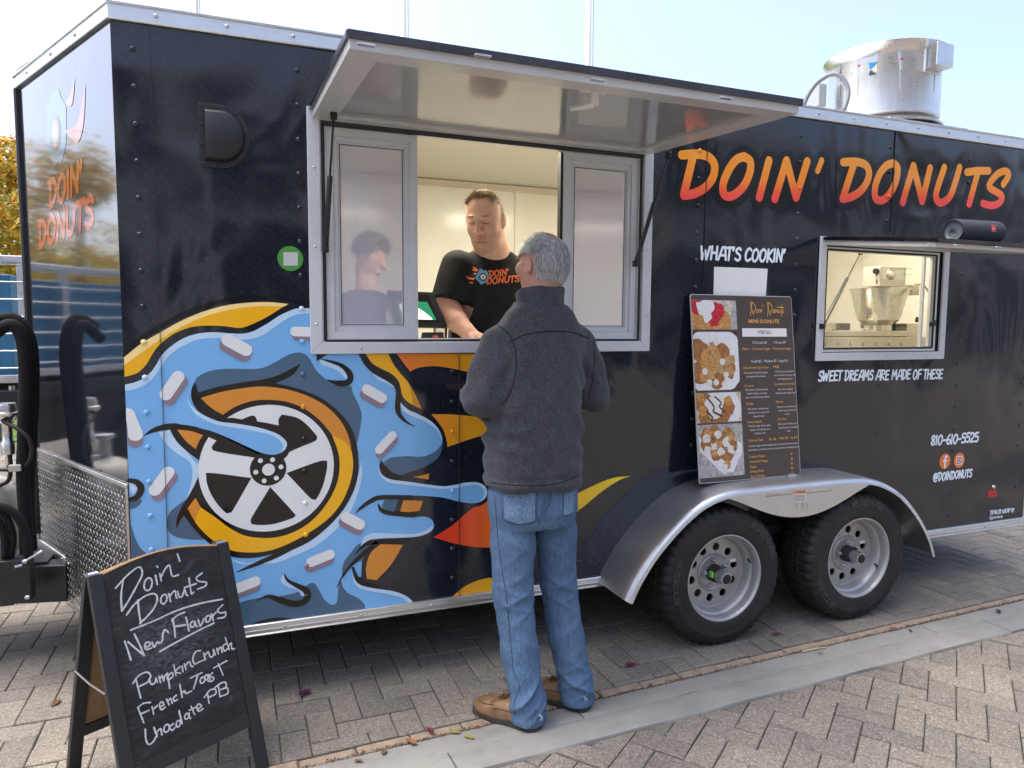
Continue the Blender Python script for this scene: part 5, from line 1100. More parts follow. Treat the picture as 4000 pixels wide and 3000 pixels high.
def leafpart(fn, nm_front):
    st = .040
    for u0 in (-SWd, -st):
        mb = MB(); mb.prism([(u0, 0), (u0+st, 0), (u0+st, SHt), (u0, SHt)], lambda a, b, d: fn(a, b, d), -.012, .010); mb.build('stile', SGNB, sign, bev=.002)
    mb = MB(); mb.prism([(-SWd+st, .150), (-st, .150), (-st, .192), (-SWd+st, .192)], lambda a, b, d: fn(a, b, d), -.011, .009); mb.build('bottom_rail', SGNB, sign, bev=.002)
    tp = [(-SWd+st, SHt-.035)]+[(-SWd+st+(SWd-2*st)*i/12, SHt-.006+.028*sin(pi*i/12)) for i in range(13)]+[(-st, SHt-.035)]
    poly = [(-SWd+st, .19), (-st, .19)]+list(reversed(tp[1:-1]))
    mb = MB(); mb.prism(poly, lambda a, b, d: fn(a, b, d), -.004, .003); return mb.build(nm_front, CB if fn is SP else WOOD, sign), poly
brd, bpoly = leafpart(SP, 'chalkboard'); leafpart(SQ, 'back_board')
mb = MB(); k_ = 14; mb.tube([SP(-SWd+.04+(SWd-.08)*i/k_, SHt-.006+.028*sin(pi*i/k_)+.001, -.001) for i in range(k_+1)], .005, 6); mb.build('board_top_edge', WOOD, sign)
for u in (-SWd+.02, -.02): mb = MB(); mb.tube([SP(u-.014, SHt+.003, -.008), SP(u+.014, SHt+.003, -.008)], .006, 8); mb.build('hinge', GALV, sign)
a_, b_ = SP(-SWd-.002, .42, 0), SQ(-SWd-.002, .42, 0); mb = MB(); mb.tube([a_, a_.lerp(b_, .5)+Vector((0, 0, -.006)), b_], .0032, 6); mb.build('stay_bar', mat('stay_steel', (.16, .15, .14, 1), .5, .6), sign)
CH2 = bpy.data.materials.new('chalk_strokes'); CH2.use_nodes = True; k = NB(CH2); k.b.inputs['Roughness'].default_value = .95; k.col(k.ramp(k.noise(k.pos(), 420, 3, .7), [(.36, (.20, .215, .22)), (.5, (.58, .62, .63))]))
def chalkpt(a, b): p = onpl(.60269*a, 2000+.60269*b, spn, spn.dot(SP(0, 0, .0036))); return p
def cuv(a, b): p = chalkpt(a, b)-F0; return (p.dot(sd0), p.dot(sup))
def loop(cx, cy, rx, ry, t=.5, n=10): return [(cx+rx*cos(t+2*pi*i/n), cy+ry*sin(t+2*pi*i/n)-rx*.35*cos(t+2*pi*i/n)) for i in range(n+1)]
CHALKS = [
 [(748, 495), (820, 415), (890, 360), (916, 368), (920, 410), (880, 490), (830, 580), (790, 642)], [(798, 440), (785, 540), (790, 640)], loop(960, 468, 26, 40), [(1008, 412), (1020, 470)], [(1018, 352), (1022, 358)], [(1035, 400), (1046, 447)], [(1042, 425), (1070, 370), (1097, 345), (1107, 382), (1118, 416), (1156, 408)], [(1150, 272), (1165, 318)],
 [(820, 668), (870, 600), (940, 545), (1000, 530), (1020, 562), (1000, 620), (960, 670), (908, 722)], [(893, 570), (900, 640), (912, 716)], loop(1062, 565, 20, 30), [(1094, 530), (1106, 582)], [(1100, 550), (1120, 520), (1136, 512), (1140, 545), (1150, 560)], [(1152, 515), (1162, 550), (1182, 545), (1196, 500), (1205, 530), (1216, 542)], [(1225, 430), (1240, 525), (1256, 520)], [(1195, 490), (1270, 465)], [(1310, 395), (1272, 428), (1292, 450), (1335, 455), (1330, 480), (1280, 500)],
 [(848, 765), (1000, 705), (1150, 637), (1300, 592), (1442, 565)],
 [(808, 838), (830, 900), (848, 960)], [(830, 842), (880, 885), (935, 930)], [(935, 930), (905, 860), (870, 790)], [(938, 878), (972, 864), (962, 842), (940, 856), (946, 890), (982, 882)], [(985, 845), (1000, 876), (1020, 842), (1036, 852), (1052, 830), (1056, 790), (1070, 762), (1092, 782)], [(1118, 690), (1130, 750), (1136, 812)], [(1112, 704), (1150, 670), (1196, 650)], [(1135, 742), (1200, 732)], [(1205, 680), (1225, 770)], loop(1248, 728, 14, 19), [(1264, 708), (1268, 735), (1280, 742)], [(1285, 700), (1300, 738), (1322, 690)], loop(1348, 692, 16, 20), [(1370, 660), (1382, 702)], [(1372, 682), (1400, 650)], [(1442, 603), (1410, 638), (1430, 655), (1462, 650), (1456, 680), (1410, 690)],
 [(1035, 905), (1150, 840), (1280, 772), (1386, 720)],
 [(880, 1080), (895, 1140), (912, 1205)], [(860, 1112), (900, 1060), (950, 1038), (976, 1060), (960, 1100), (900, 1132)], [(965, 1080), (980, 1116), (1005, 1105), (1010, 1075), (1021, 1106)], [(1030, 1065), (1040, 1106)], [(1035, 1085), (1050, 1060), (1061, 1096), (1066, 1066), (1080, 1050), (1086, 1086)], [(1085, 1045), (1100, 1142)], [(1090, 1060), (1115, 1040), (1121, 1065), (1096, 1086)], [(1125, 988), (1141, 1060)], [(1167, 1003), (1135, 1035), (1172, 1046)], [(1180, 1000), (1186, 1036)], [(1195, 985), (1206, 1021)], [(1200, 1000), (1226, 970), (1240, 1000), (1252, 1000)], [(1302, 898), (1270, 905), (1250, 945), (1261, 985), (1290, 972), (1322, 958)], [(1320, 915), (1331, 956)], [(1325, 932), (1346, 908)], [(1350, 905), (1365, 941), (1385, 925), (1382, 890), (1396, 926)], [(1405, 885), (1416, 921)], [(1410, 902), (1430, 875), (1441, 911)], [(1466, 853), (1445, 870), (1455, 901), (1476, 885)], [(1460, 813), (1486, 892)], [(1480, 870), (1500, 850), (1502, 886), (1521, 885)],
 [(893, 1265), (910, 1310), (932, 1366)], [(893, 1268), (930, 1240), (976, 1235)], [(910, 1310), (966, 1285)], [(985, 1260), (996, 1311)], [(990, 1282), (1021, 1254)], [(1035, 1262), (1061, 1250), (1050, 1230), (1034, 1246), (1045, 1281), (1071, 1265)], [(1080, 1213), (1096, 1251)], [(1088, 1230), (1105, 1208), (1116, 1241)], [(1142, 1188), (1125, 1205), (1130, 1226), (1151, 1215)], [(1165, 1118), (1181, 1201)], [(1175, 1180), (1195, 1158), (1206, 1176), (1242, 1160)], [(1234, 1077), (1311, 1040)], [(1282, 1058), (1254, 1147)], loop(1312, 1090, 15, 19), loop(1338, 1072, 11, 16), [(1352, 1052), (1354, 1076), (1362, 1084)], [(1376, 1043), (1360, 1065), (1386, 1075), (1375, 1096), (1348, 1096)], [(1415, 983), (1446, 1057)], [(1384, 1012), (1471, 964)],
 [(942, 1408), (945, 1470), (962, 1506), (992, 1490), (1020, 1440)], [(998, 1398), (1018, 1455)], [(1012, 1430), (1040, 1405), (1050, 1445)], loop(1080, 1402, 18, 24), [(1124, 1372), (1102, 1392), (1115, 1416), (1136, 1394)], loop(1156, 1372, 14, 20), [(1160, 1288), (1181, 1372)], loop(1210, 1324, 13, 18), [(1226, 1304), (1228, 1330), (1236, 1338)], [(1238, 1258), (1261, 1312)], [(1224, 1287), (1272, 1264)], [(1280, 1277), (1306, 1260), (1290, 1244), (1274, 1265), (1290, 1291), (1316, 1275)], [(1344, 1178), (1356, 1242)], [(1324, 1202), (1360, 1155), (1396, 1150), (1396, 1180), (1350, 1202)], [(1414, 1118), (1426, 1197)], [(1394, 1137), (1440, 1105), (1466, 1110), (1460, 1140), (1425, 1152)], [(1425, 1152), (1471, 1140), (1476, 1175), (1425, 1197)]]
ps = []
for i, s_ in enumerate(CHALKS):
    q = [cuv(a, b) for a, b in (catmull(s_, False, 4) if len(s_) > 2 else s_)]; n_ = len(q); wv = .0056 if i < 35 else .0050
    ps.append(stroke2d(q, [wv*random.uniform(.75, 1.15) for _ in q], 7))
for grp in (ps[:17], ps[17:35], ps[35:60], ps[60:]):
    V, F = cdt(sum(grp, [])); new('chalk_lettering', [SP(v[0], v[1], .0036) for v in V], F, CH2, brd)
# ---- menu board leaning on the wall, standing on the fender
MB0 = [Vector((3.113, -.022, 1.652)), Vector((3.723, -.022, 1.652)), Vector((3.730, -.128, .757)), Vector((3.120, -.128, .757))]
mnu = ((MB0[1]-MB0[0]).cross(MB0[3]-MB0[0])).normalized(); mnu = -mnu if mnu.y > 0 else mnu
def MP(u, v, d=0.):
    return (MB0[0]*(1-u)+MB0[1]*u)*(1-v)+(MB0[3]*(1-u)+MB0[2]*u)*v+mnu*d
menu = thing('menu_board', 'brown menu board with dessert photographs leaning on the wall above the wheels', 'menu board', (3.42, -.1, .757))
MBR = mat('menu_brown', (.065, .048, .042, 1), .42); k = dirt(MBR, .12, 9)
mb = MB(); mb.prism([(.0, .012), (.012, 0), (.985, 0), (1, .014), (1, .985), (.985, 1), (.01, 1), (0, .99)], lambda u, v, d: MP(u, v, d), 0, .006); bp = mb.build('board', mat('foam_board_edge', (.6, .6, .6, 1), .6), menu)
V, F = cdt([[(.004, .014), (.014, .003), (.984, .003), (.996, .016), (.996, .985), (.984, .997), (.012, .997), (.004, .988)]]); new('board_face', [MP(v[0], v[1], .0066) for v in V], F, MBR, menu)
def mprint(name, polys, m, e): V, F = cdt(polys); return new(name, [MP(v[0], v[1], .0066+.0005*e) for v in V], F, m, menu)
def rect(a, b, c, d): return [(a, b), (c, b), (c, d), (a, d)]
MW = mat('menu_white', (.72, .72, .72, 1), .45); MY = mat('menu_gold', RGB(228, 172, 78), .45); MD = mat('menu_dark', (.03, .03, .035, 1), .45)
mprint('menu_bar', [rect(.48, .180, .93, .226)], MW, 1)
lw0, lw1 = wall(3862, 2028), wall(3915, 2022)
def textpolys(s_, bold=0.):
    cu = bpy.data.curves.new('lettering_curve', 'FONT'); cu.body = s_; cu.size = 1; cu.resolution_u = 2; cu.offset = bold; cu.fill_mode = 'FRONT'
    o = bpy.data.objects.new('lettering_tmp', cu); COL.objects.link(o); dg = bpy.context.evaluated_depsgraph_get(); me = bpy.data.meshes.new_from_object(o.evaluated_get(dg))
    V = [(v.co.x, v.co.y) for v in me.vertices]; F = [tuple(p.vertices) for p in me.polygons]; bpy.data.objects.remove(o); bpy.data.curves.remove(cu); bpy.data.meshes.remove(me); return V, F
def mtext(group, s_, u, v, h, w, al='l', bold=.0):
    """text at board position, cap height h (board v units), total width w (board u units)"""
    V, F = textpolys(s_, bold); xs_ = [p[0] for p in V]; x0, x1 = min(xs_), max(xs_); kx = w/(x1-x0); u0 = u if al == 'l' else u-w/2; ky = h/.72
    new('menu_lettering', [MP(u0+(p[0]-x0)*kx, v-p[1]*ky, .0066+.0005*(2.4 if group is gd else 1.6)) for p in V], F, MW if group is gw else MY if group is gy else MD, menu)
gw, gy, gd = ['w'], ['y'], ['d']
V, F = textpolys('Signarama', .01); xs_ = [p[0] for p in V]; kx = (lw1[0]-lw0[0])/(max(xs_)-min(xs_)); new('lettering', [(lw0[0]+(p[0]-min(xs_))*kx+p[1]*kx*.2, -.0022, lw0[1]+(lw1[1]-lw0[1])*(p[0]-min(xs_))/(max(xs_)-min(xs_))+p[1]*.030) for p in V], F, WTEXT, side)
mtext(gy, 'MINI DONUTS', .705, .151, .021, .31, 'c', .012); mtext(gd, 'MENU', .705, .212, .022, .13, 'c')
mtext(gw, '1/2 Dozen $5', .575, .264, .013, .145); mtext(gw, '1 Dozen $9', .79, .264, .013, .125); mtext(gy, 'Plain,', .475, .298, .013, .065); mtext(gy, 'Cinnamon Sugar,', .565, .298, .013, .195); mtext(gy, 'Powdered Sugar', .785, .298, .013, .185)
mtext(gw, 'Small $5', .555, .367, .014, .10); mtext(gw, 'Medium $7', .685, .367, .014, .125); mtext(gw, 'Large $11', .83, .367, .014, .10)
def item(nm, u, v, w, lines, uc, v0, ws):
    mtext(gy, nm, u, v, .0135, w)
    for i, (l, w_) in enumerate(zip(lines, ws)): mtext(gw, l, uc, v0+i*.0205, .0095, w_, 'c')
item('Glazed with Sprinkles', .468, .401, .255, ['Plain donuts drizzled with glaze', 'and topped with sprinkles'], .595, .427, [.235, .19]); item('PB&J', .772, .399, .06, ['Plain donuts, peanut butter', 'sauce, Strawberry or Grape jelly', 'and chopped peanuts'], .888, .424, [.195, .225, .155])
item("S'mores", .475, .500, .095, ['Plain donuts, chocolate drizzle,', 'Golden Grahams, chocolate', 'chips, and toasted marshmallow'], .597, .520, [.23, .20, .24]); item('Strawberry Shortcake', .782, .495, .205, ['Plain donuts, sugared', 'strawberries and whipped cream'], .888, .523, [.15, .205])
item('Turtle', .48, .598, .07, ['Plain donuts, caramel sauce,', 'chocolate sauce, pecans, and', 'whipped cream'], .60, .624, [.21, .205, .115]); item('Samoa', .782, .593, .075, ['Plain donuts, chocolate sauce,', 'caramel sauce, and toasted', 'coconut'], .892, .620, [.20, .185, .055])
item('Sweet Apple', .485, .696, .145, ['Cinnamon sugar donuts, apple', 'topping, caramel sauce, and', 'whipped cream'], .603, .717, [.225, .20, .112]); item('Go Nuts', .79, .689, .09, ['Plain donuts, Nutella, pecans,', 'chopped peanuts, and whipped', 'cream'], .897, .715, [.20, .205, .04])
mtext(gy, 'Kitchen Sink', .487, .797, .014, .145); mtext(gy, 'Sm. $6', .69, .797, .014, .075); mtext(gy, 'Med. $8', .80, .795, .014, .085); mtext(gy, 'Lg. $12', .915, .795, .014, .07)
mtext(gw, 'Cinnamon sugar, powdered sugar, plain donuts with chocolate sauce,', .735, .825, .0095, .50, 'c'); mtext(gw, 'caramel sauce, strawberries, pecans, toasted coconut, and whipped cream', .735, .846, .0095, .51, 'c')
for i, (a, b, w_) in enumerate((('Purified Water', '$1', .155), ('Starbucks Frappa', '$3', .18), ('Faygo', '$1', .062), ('Energy Drink', '$2', .135), ('Sports Drinks', '$2', .14))): mtext(gy, a, .49, .885+i*.0265, .0135, w_); mtext(gy, b, .905, .885+i*.0265, .0135, .018)
sc = [[(.60, .105), (.575, .045), (.60, .04), (.625, .065), (.60, .10)], [(.59, .04), (.57, .11)], [(.64, .075), (.63, .09), (.645, .092), (.65, .078), (.64, .075)], [(.665, .075), (.66, .092)], [(.675, .076), (.672, .092), (.685, .076), (.69, .092)], [(.70, .05), (.697, .06)], [(.77, .105), (.745, .045), (.77, .04), (.795, .065), (.77, .10)], [(.76, .04), (.742, .115)], [(.81, .075), (.80, .09), (.815, .092), (.82, .078), (.81, .075)], [(.83, .076), (.828, .092), (.842, .076), (.848, .092)], [(.855, .076), (.855, .09), (.868, .09), (.87, .076), (.873, .092)], [(.895, .045), (.885, .11)], [(.845, .062), (.915, .062)], [(.91, .076), (.897, .082), (.908, .09), (.896, .094)]]
mprint('menu_script_lettering', sum([stroke2d(catmull(s_, False, 4), .0042, 7) for s_ in sc], []), MY, 1.6)
# dessert photographs, printed
rngm = np.random.default_rng(12)
def blob(c, r, n=12, e=.18, ky=.68): return catmull([(c[0]+r*(1+rngm.uniform(-e, e))*cos(2*pi*i/n), c[1]+ky*r*(1+rngm.uniform(-e, e))*sin(2*pi*i/n)) for i in range(n)], True, 3)
def pm(n, c):
    m = mat('print_'+n, c, .4); dirt(m, .55 if c[0] < .6 else .12, 70); return m
PC = dict(grey=pm('cloth_grey', (.42, .40, .38, 1)), white=pm('plate_white', (.72, .72, .73, 1)), gold=pm('donut_gold', (.55, .27, .07, 1)), dough=pm('donut_brown', (.36, .15, .035, 1)), dark=pm('chocolate', (.07, .025, .012, 1)), red=pm('berry_red', (.52, .012, .03, 1)), cream=pm('cream', (.70, .68, .62, 1)), cracker=pm('cracker', (.50, .31, .12, 1)), beige=pm('paper_beige', (.58, .50, .40, 1)))
def photo(v0, v1, bg, items):
    mprint('photo_background', [rect(.004, v0, .432, v1)], PC[bg], 1)
    e = 1.6
    for nm, polys in items:
        cl2 = [[(min(max(a, .005), .431), min(max(b, v0+.001), v1-.001)) for a, b in p] for p in polys]
        for p in ([cl2] if nm == 'dark' else [[q] for q in cl2]): mprint('photo_'+nm, p, PC[nm], e); e += .06
        e += .3
photo(.030, .187, 'grey', [('beige', [blob((.19, .11), .2, ky=.6)]), ('gold', [blob((.10, .15), .12), blob((.26, .14), .11), blob((.06, .10), .08)]), ('red', [blob((.06, .06), .08), blob((.25, .09), .075), blob((.21, .13), .06), blob((.17, .08), .07)]), ('white', [blob((.13, .075), .075, e=.3), blob((.15, .12), .04, e=.3)])])
photo(.199, .512, 'dark', [('white', [blob((.20, .36), .30, 16, .06, .62)]), ('dough', [blob((.06, .30), .09), blob((.27, .33), .09), blob((.06, .42), .09), blob((.32, .40), .08), blob((.22, .46), .07)]), ('gold', [blob((.16, .35), .10, e=.06), blob((.10, .44), .05)]), ('cracker', [[(x+.045*cos(a+i*pi/2), y+.032*sin(a+i*pi/2)) for i in range(4)] for x, y, a in ((.19, .275, .5), (.20, .335, .8), (.31, .36, .6), (.36, .35, .75), (.24, .40, .9), (.34, .41, .4), (.16, .43, .7), (.30, .42, .2))]), ('cream', [blob((x, y), .026, e=.08) for x, y in ((.27, .36), (.10, .41), (.30, .43), (.20, .47), (.14, .47), (.28, .48), (.22, .255))])])
photo(.524, .683, 'beige', [('white', [blob((.26, .61), .17, e=.05)]), ('dough', [blob((.07, .575), .08), blob((.30, .60), .07), blob((.10, .65), .08), blob((.24, .65), .08)]), ('gold', [blob((.05, .55), .04), blob((.31, .57), .04), blob((.06, .62), .04)]), ('cream', [blob((.18, .585), .085, 14, .2), blob((.17, .63), .06, 12, .2)]), ('dark', stroke2d(catmull([(.11, .55), (.17, .60), (.16, .625), (.24, .65)], False, 4), .012, 7)+stroke2d(catmull([(.18, .545), (.24, .58), (.22, .60), (.27, .63)], False, 4), .010, 7)+stroke2d([(.10, .62), (.15, .655), (.14, .67)], .012, 7))])
photo(.693, .972, 'grey', [('white', [[(.01, .76), (.10, .715), (.42, .80), (.42, .85), (.32, .955), (.20, .945), (.02, .83)]]), ('dough', [blob((x, y), .055) for x, y in ((.08, .75), (.16, .735), (.29, .755), (.13, .80), (.22, .79), (.32, .81), (.17, .85), (.27, .86), (.08, .80))]), ('gold', [blob((x, y), .035) for x, y in ((.10, .74), (.20, .80), (.27, .91), (.15, .84), (.31, .76))]), ('cream', [blob((x, y), .035, 10, .35) for x, y in ((.09, .77), (.19, .745), (.27, .79), (.15, .81), (.31, .83), (.22, .84), (.24, .93), (.08, .83))])])
for nm, c in (('sprinkle_red', (.6, .05, .08, 1)), ('sprinkle_green', (.08, .35, .12, 1)), ('sprinkle_blue', (.08, .2, .5, 1)), ('sprinkle_yellow', (.8, .6, .08, 1))):
    for i in range(7):
        x, y, a = rngm.uniform(.05, .37), rngm.uniform(.725, .87), rngm.uniform(0, pi); mprint('photo_sprinkles', stroke2d([(x, y), (x+.016*cos(a), y+.010*sin(a))], .005, 5), mat('print_'+nm, c, .4), 4.2)
mb = MB(); q = MP(.90, .995, .008); mb.box(q+Vector((-.025, -.01, -.010)), q+Vector((.025, .012, .004))); mb.build('board_clip', GALV, menu, bev=.003)
# ---- portable speaker lying on the small awning
zs_ = A2(4.4, .42, 0).z; SC_ = Vector((4.475, -.43, zs_+.0555+.004))
spk = thing('portable_speaker', 'dark blue grey cylindrical portable speaker lying on the small awning', 'speaker', (SC_.x, SC_.y, zs_))
SPF = mat('speaker_fabric', (.045, .05, .06, 1), .85, 0, .2); k = NB(SPF); k.nrm(k.bump(k.noise(k.pos(), 500, 2), .3, .002))
mb = MB(); mb.lathe([(.046, -.148), (.052, -.150), (.0545, -.142), (.0555, -.12), (.0555, .12), (.0545, .142), (.052, .150), (.046, .148)], SC_, (1, 0, .02), 36); mb.build('speaker_body', SPF, spk, smooth=True, sharp=50)
mb = MB(); mb.lathe([(.046, -.148), (.044, -.145), (.034, -.141), (0, -.141)], SC_, (1, 0, .02), 32); mb.build('bass_radiator', mat('radiator_grey', (.10, .12, .14, 1), .35), spk, smooth=True, sharp=40)
mb = MB(); mb.lathe([(.046, .148), (.044, .145), (.034, .141), (0, .141)], SC_, (1, 0, .02), 32); mb.build('bass_radiator', mat('radiator_grey', (.10, .12, .14, 1), .35), spk, smooth=True, sharp=40)
mb = MB(); mb.lathe([(.047, -.1495), (.052, -.1525), (.054, -.150), (.053, -.146)], SC_, (1, 0, .02), 36); mb.build('speaker_ring', BLK, spk, smooth=True)
g_ = ([], []); V, F = textpolys('JBL', .02); g_ = [Vector((-.1425, -(p[0]-.95)*.028, (p[1]-.35)*.026)) for p in V]
new('speaker_mark', [SC_+Vector((q.x+.0, q.y, q.z)) for q in g_], F, mat('mark_dark', (.02, .022, .025, 1), .4), spk)
mb = MB(); mb.box(SC_+Vector((.04, -.0575, -.005)), SC_+Vector((.068, -.053, .028))); bdg = mb.build('speaker_badge', mat('badge_red', (.62, .06, .04, 1), .4), spk, bev=.002)
V, F = textpolys('JBL', .02); new('badge_mark', [SC_+Vector((.0425+p[0]*.0115, -.0582, .008+p[1]*.011)) for p in V], F, mat('paper_white', (.7, .7, .72, 1), .4), bdg)
# ================================================================== people: signed-distance bodies meshed by surface nets
class SDF:
    def __init__(s, lo, hi, h):
        s.lo = np.array(lo, float); s.h = h; s.n = np.ceil((np.array(hi)-s.lo)/h).astype(int)+1
        s.D = np.full(s.n, .04, np.float32)
    def block(s, lo, hi):
        a = np.clip(np.floor((np.array(lo)-s.lo)/s.h).astype(int), 0, s.n); b = np.clip(np.ceil((np.array(hi)-s.lo)/s.h).astype(int)+1, 0, s.n)
        sl = tuple(slice(i, j) for i, j in zip(a, b))
        g = [s.lo[k]+s.h*np.arange(a[k], b[k], dtype=np.float32) for k in range(3)]
        return sl, np.meshgrid(*g, indexing='ij', sparse=True)
    def op(s, lo, hi, f, k=.0, sub=False):
        m = max(k, .012)+.02
        sl, (X, Y, Z) = s.block(np.array(lo)-m, np.array(hi)+m)
        if 0 in s.D[sl].shape: return s
        d = np.broadcast_to(f(X, Y, Z), s.D[sl].shape).astype(np.float32); a = s.D[sl]
        if sub: d = -d
        if k > 0:
            hh = np.clip(.5+.5*(d-a)/k*(1 if not sub else -1), 0, 1)
            r = d*(1-hh)+a*hh - (k*hh*(1-hh) if not sub else -k*hh*(1-hh))
        else: r = np.maximum(a, d) if sub else np.minimum(a, d)
        s.D[sl] = r; return s
    def cone(s, p0, p1, r0, r1, k=.01, sub=False):
        p0, p1 = np.array(p0, float), np.array(p1, float); v = p1-p0; L2 = v@v; R = max(r0, r1)
        def f(X, Y, Z):
            t = np.clip(((X-p0[0])*v[0]+(Y-p0[1])*v[1]+(Z-p0[2])*v[2])/L2, 0, 1)
            return np.sqrt((X-p0[0]-t*v[0])**2+(Y-p0[1]-t*v[1])**2+(Z-p0[2]-t*v[2])**2)-(r0+(r1-r0)*t)
        return s.op(np.minimum(p0, p1)-R, np.maximum(p0, p1)+R, f, k, sub)
    def chain(s, pts, rs, k=.01):
        for a, b, r0, r1 in zip(pts[:-1], pts[1:], rs[:-1], rs[1:]): s.cone(a, b, r0, r1, k)
        return s
    def ell(s, c, r, k=.01, M=None, sub=False):
        c = np.array(c, float); r = np.array(r, float); R = r.max(); M = np.eye(3) if M is None else np.array(M)
        def f(X, Y, Z):
            x, y, z = X-c[0], Y-c[1], Z-c[2]
            q = [(x*M[0, i]+y*M[1, i]+z*M[2, i])/r[i] for i in range(3)]
            l = np.sqrt(q[0]**2+q[1]**2+q[2]**2); g = np.sqrt((q[0]/r[0])**2+(q[1]/r[1])**2+(q[2]/r[2])**2)+1e-6
            return l*(l-1)/g
        return s.op(c-R, c+R, f, k, sub)
    def loft(s, rows, k=.01, e=2.3):
        """rows: (z, cx, cy, a, b): stacked rounded ellipses"""
        A = np.array(rows, float); A = A[A[:, 0].argsort()]
        def f(X, Y, Z):
            z = np.clip(Z, A[0, 0], A[-1, 0]); I = [np.interp(z, A[:, 0], A[:, j]) for j in range(1, 5)]
            q = (np.abs((X-I[0])/I[2])**e+np.abs((Y-I[1])/I[3])**e)**(1/e)
            return np.maximum((q-1)*np.minimum(I[2], I[3]), np.maximum(A[0, 0]-Z, Z-A[-1, 0]))
        R = max(A[:, 3].max(), A[:, 4].max())
        return s.op((A[:, 1].min()-R, A[:, 2].min()-R, A[0, 0]), (A[:, 1].max()+R, A[:, 2].max()+R, A[-1, 0]), f, k)
    def disp(s, f):
        sl, (X, Y, Z) = s.block(s.lo, s.lo+s.h*s.n); near = np.abs(s.D) < .035
        s.D = s.D+np.where(near, f(X, Y, Z), 0).astype(np.float32); return s
    def mesh(s, smooth=2):
        D = s.D; ins = D < 0; c = np.zeros(np.array(D.shape)-1, np.uint8)
        for i in (0, 1):
            for j in (0, 1):
                for k in (0, 1): c += ins[i:D.shape[0]-1+i, j:D.shape[1]-1+j, k:D.shape[2]-1+k]
        cells = np.argwhere((c > 0) & (c < 8)); idx = np.full(c.shape, -1, np.int64); idx[tuple(cells.T)] = np.arange(len(cells))
        cor = [(i, j, k) for i in (0, 1) for j in (0, 1) for k in (0, 1)]
        vals = {q: D[cells[:, 0]+q[0], cells[:, 1]+q[1], cells[:, 2]+q[2]] for q in cor}
        acc = np.zeros((len(cells), 3)); cnt = np.zeros(len(cells))
        for q in cor:
            for ax in range(3):
                if q[ax]: continue
                r = list(q); r[ax] = 1; r = tuple(r); a, b = vals[q], vals[r]; m = (a < 0) != (b < 0)
                t = np.where(m, a/np.where(m, a-b, 1), 0); p = np.zeros((len(cells), 3)); p[:] = q; p[:, ax] = t; acc += p*m[:, None]; cnt += m
        V = s.lo+s.h*(cells+acc/cnt[:, None]); Q = []
        for ax in range(3):
            o = [(0, 0, 0)]*2; b, e = [(1, 2), (2, 0), (0, 1)][ax]
            sh_ = np.array(D.shape); A = [slice(1, sh_[k]-1) for k in range(3)]; A[ax] = slice(0, sh_[ax]-1); B_ = list(A); B_[ax] = slice(1, sh_[ax])
            m = ins[tuple(A)] != ins[tuple(B_)]; P = np.argwhere(m); off = np.ones(3, int); off[ax] = 0; P = P+off
            fl_ = ins[P[:, 0], P[:, 1], P[:, 2]]
            def g(db, de): R_ = P.copy(); R_[:, b] -= db; R_[:, e] -= de; return idx[R_[:, 0], R_[:, 1], R_[:, 2]]
            q = np.stack([g(0, 0), g(1, 0), g(1, 1), g(0, 1)], 1); q[~fl_] = q[~fl_][:, ::-1]; Q.append(q)
        Q = np.concatenate(Q); Q = Q[(Q >= 0).all(1)]
        E_ = np.concatenate([Q[:, [0, 1]], Q[:, [1, 2]], Q[:, [2, 3]], Q[:, [3, 0]]])
        for it in range(smooth):
            S_ = np.zeros_like(V); n_ = np.zeros(len(V))
            for a, b in ((0, 1), (1, 0)):
                for ax in range(3): S_[:, ax] += np.bincount(E_[:, a], V[E_[:, b], ax], len(V))
                n_ += np.bincount(E_[:, a], minlength=len(V))
            V = V*.5+.5*S_/n_[:, None]
        return V, Q
def npobj(name, V, Q, m, parent, smooth=True):
    me = bpy.data.meshes.new(name); c = np.array([(V[:, 0].min()+V[:, 0].max())/2, (V[:, 1].min()+V[:, 1].max())/2, V[:, 2].min()])
    me.vertices.add(len(V)); me.vertices.foreach_set('co', (V-c).astype(np.float32).ravel())
    me.loops.add(Q.size); me.loops.foreach_set('vertex_index', Q.ravel().astype(np.int32)); me.polygons.add(len(Q))
    me.polygons.foreach_set('loop_start', np.arange(0, Q.size, 4, dtype=np.int32)); me.polygons.foreach_set('loop_total', np.full(len(Q), 4, np.int32))
    me.update(calc_edges=True); me.validate(); me.polygons.foreach_set('use_smooth', [True]*len(me.polygons)); me.materials.append(m)
    o = bpy.data.objects.new(name, me); link(o, parent, c); return o
def bvh(V, Q): return BVHTree.FromPolygons([tuple(v) for v in V], [tuple(int(i) for i in q) for q in Q])
class Wob:
    """smooth pseudo-noise from summed sines"""
    def __init__(s, seed, f, n=7): r = np.random.default_rng(seed); s.K = r.normal(0, 1, (n, 3)); s.K *= f/np.linalg.norm(s.K, axis=1)[:, None]*r.uniform(.6, 1.4, n)[:, None]; s.p = r.uniform(0, 6.28, n); s.n = n
    def __call__(s, X, Y, Z): return sum(np.sin(k[0]*X+k[1]*Y+k[2]*Z+p) for k, p in zip(s.K, s.p))/sqrt(s.n)
def rotz(h):     # local x = person's right, y = forward, z = up ; heading measured from +Y clockwise
    return np.array([[cos(h), sin(h), 0], [-sin(h), cos(h), 0], [0, 0, 1]])
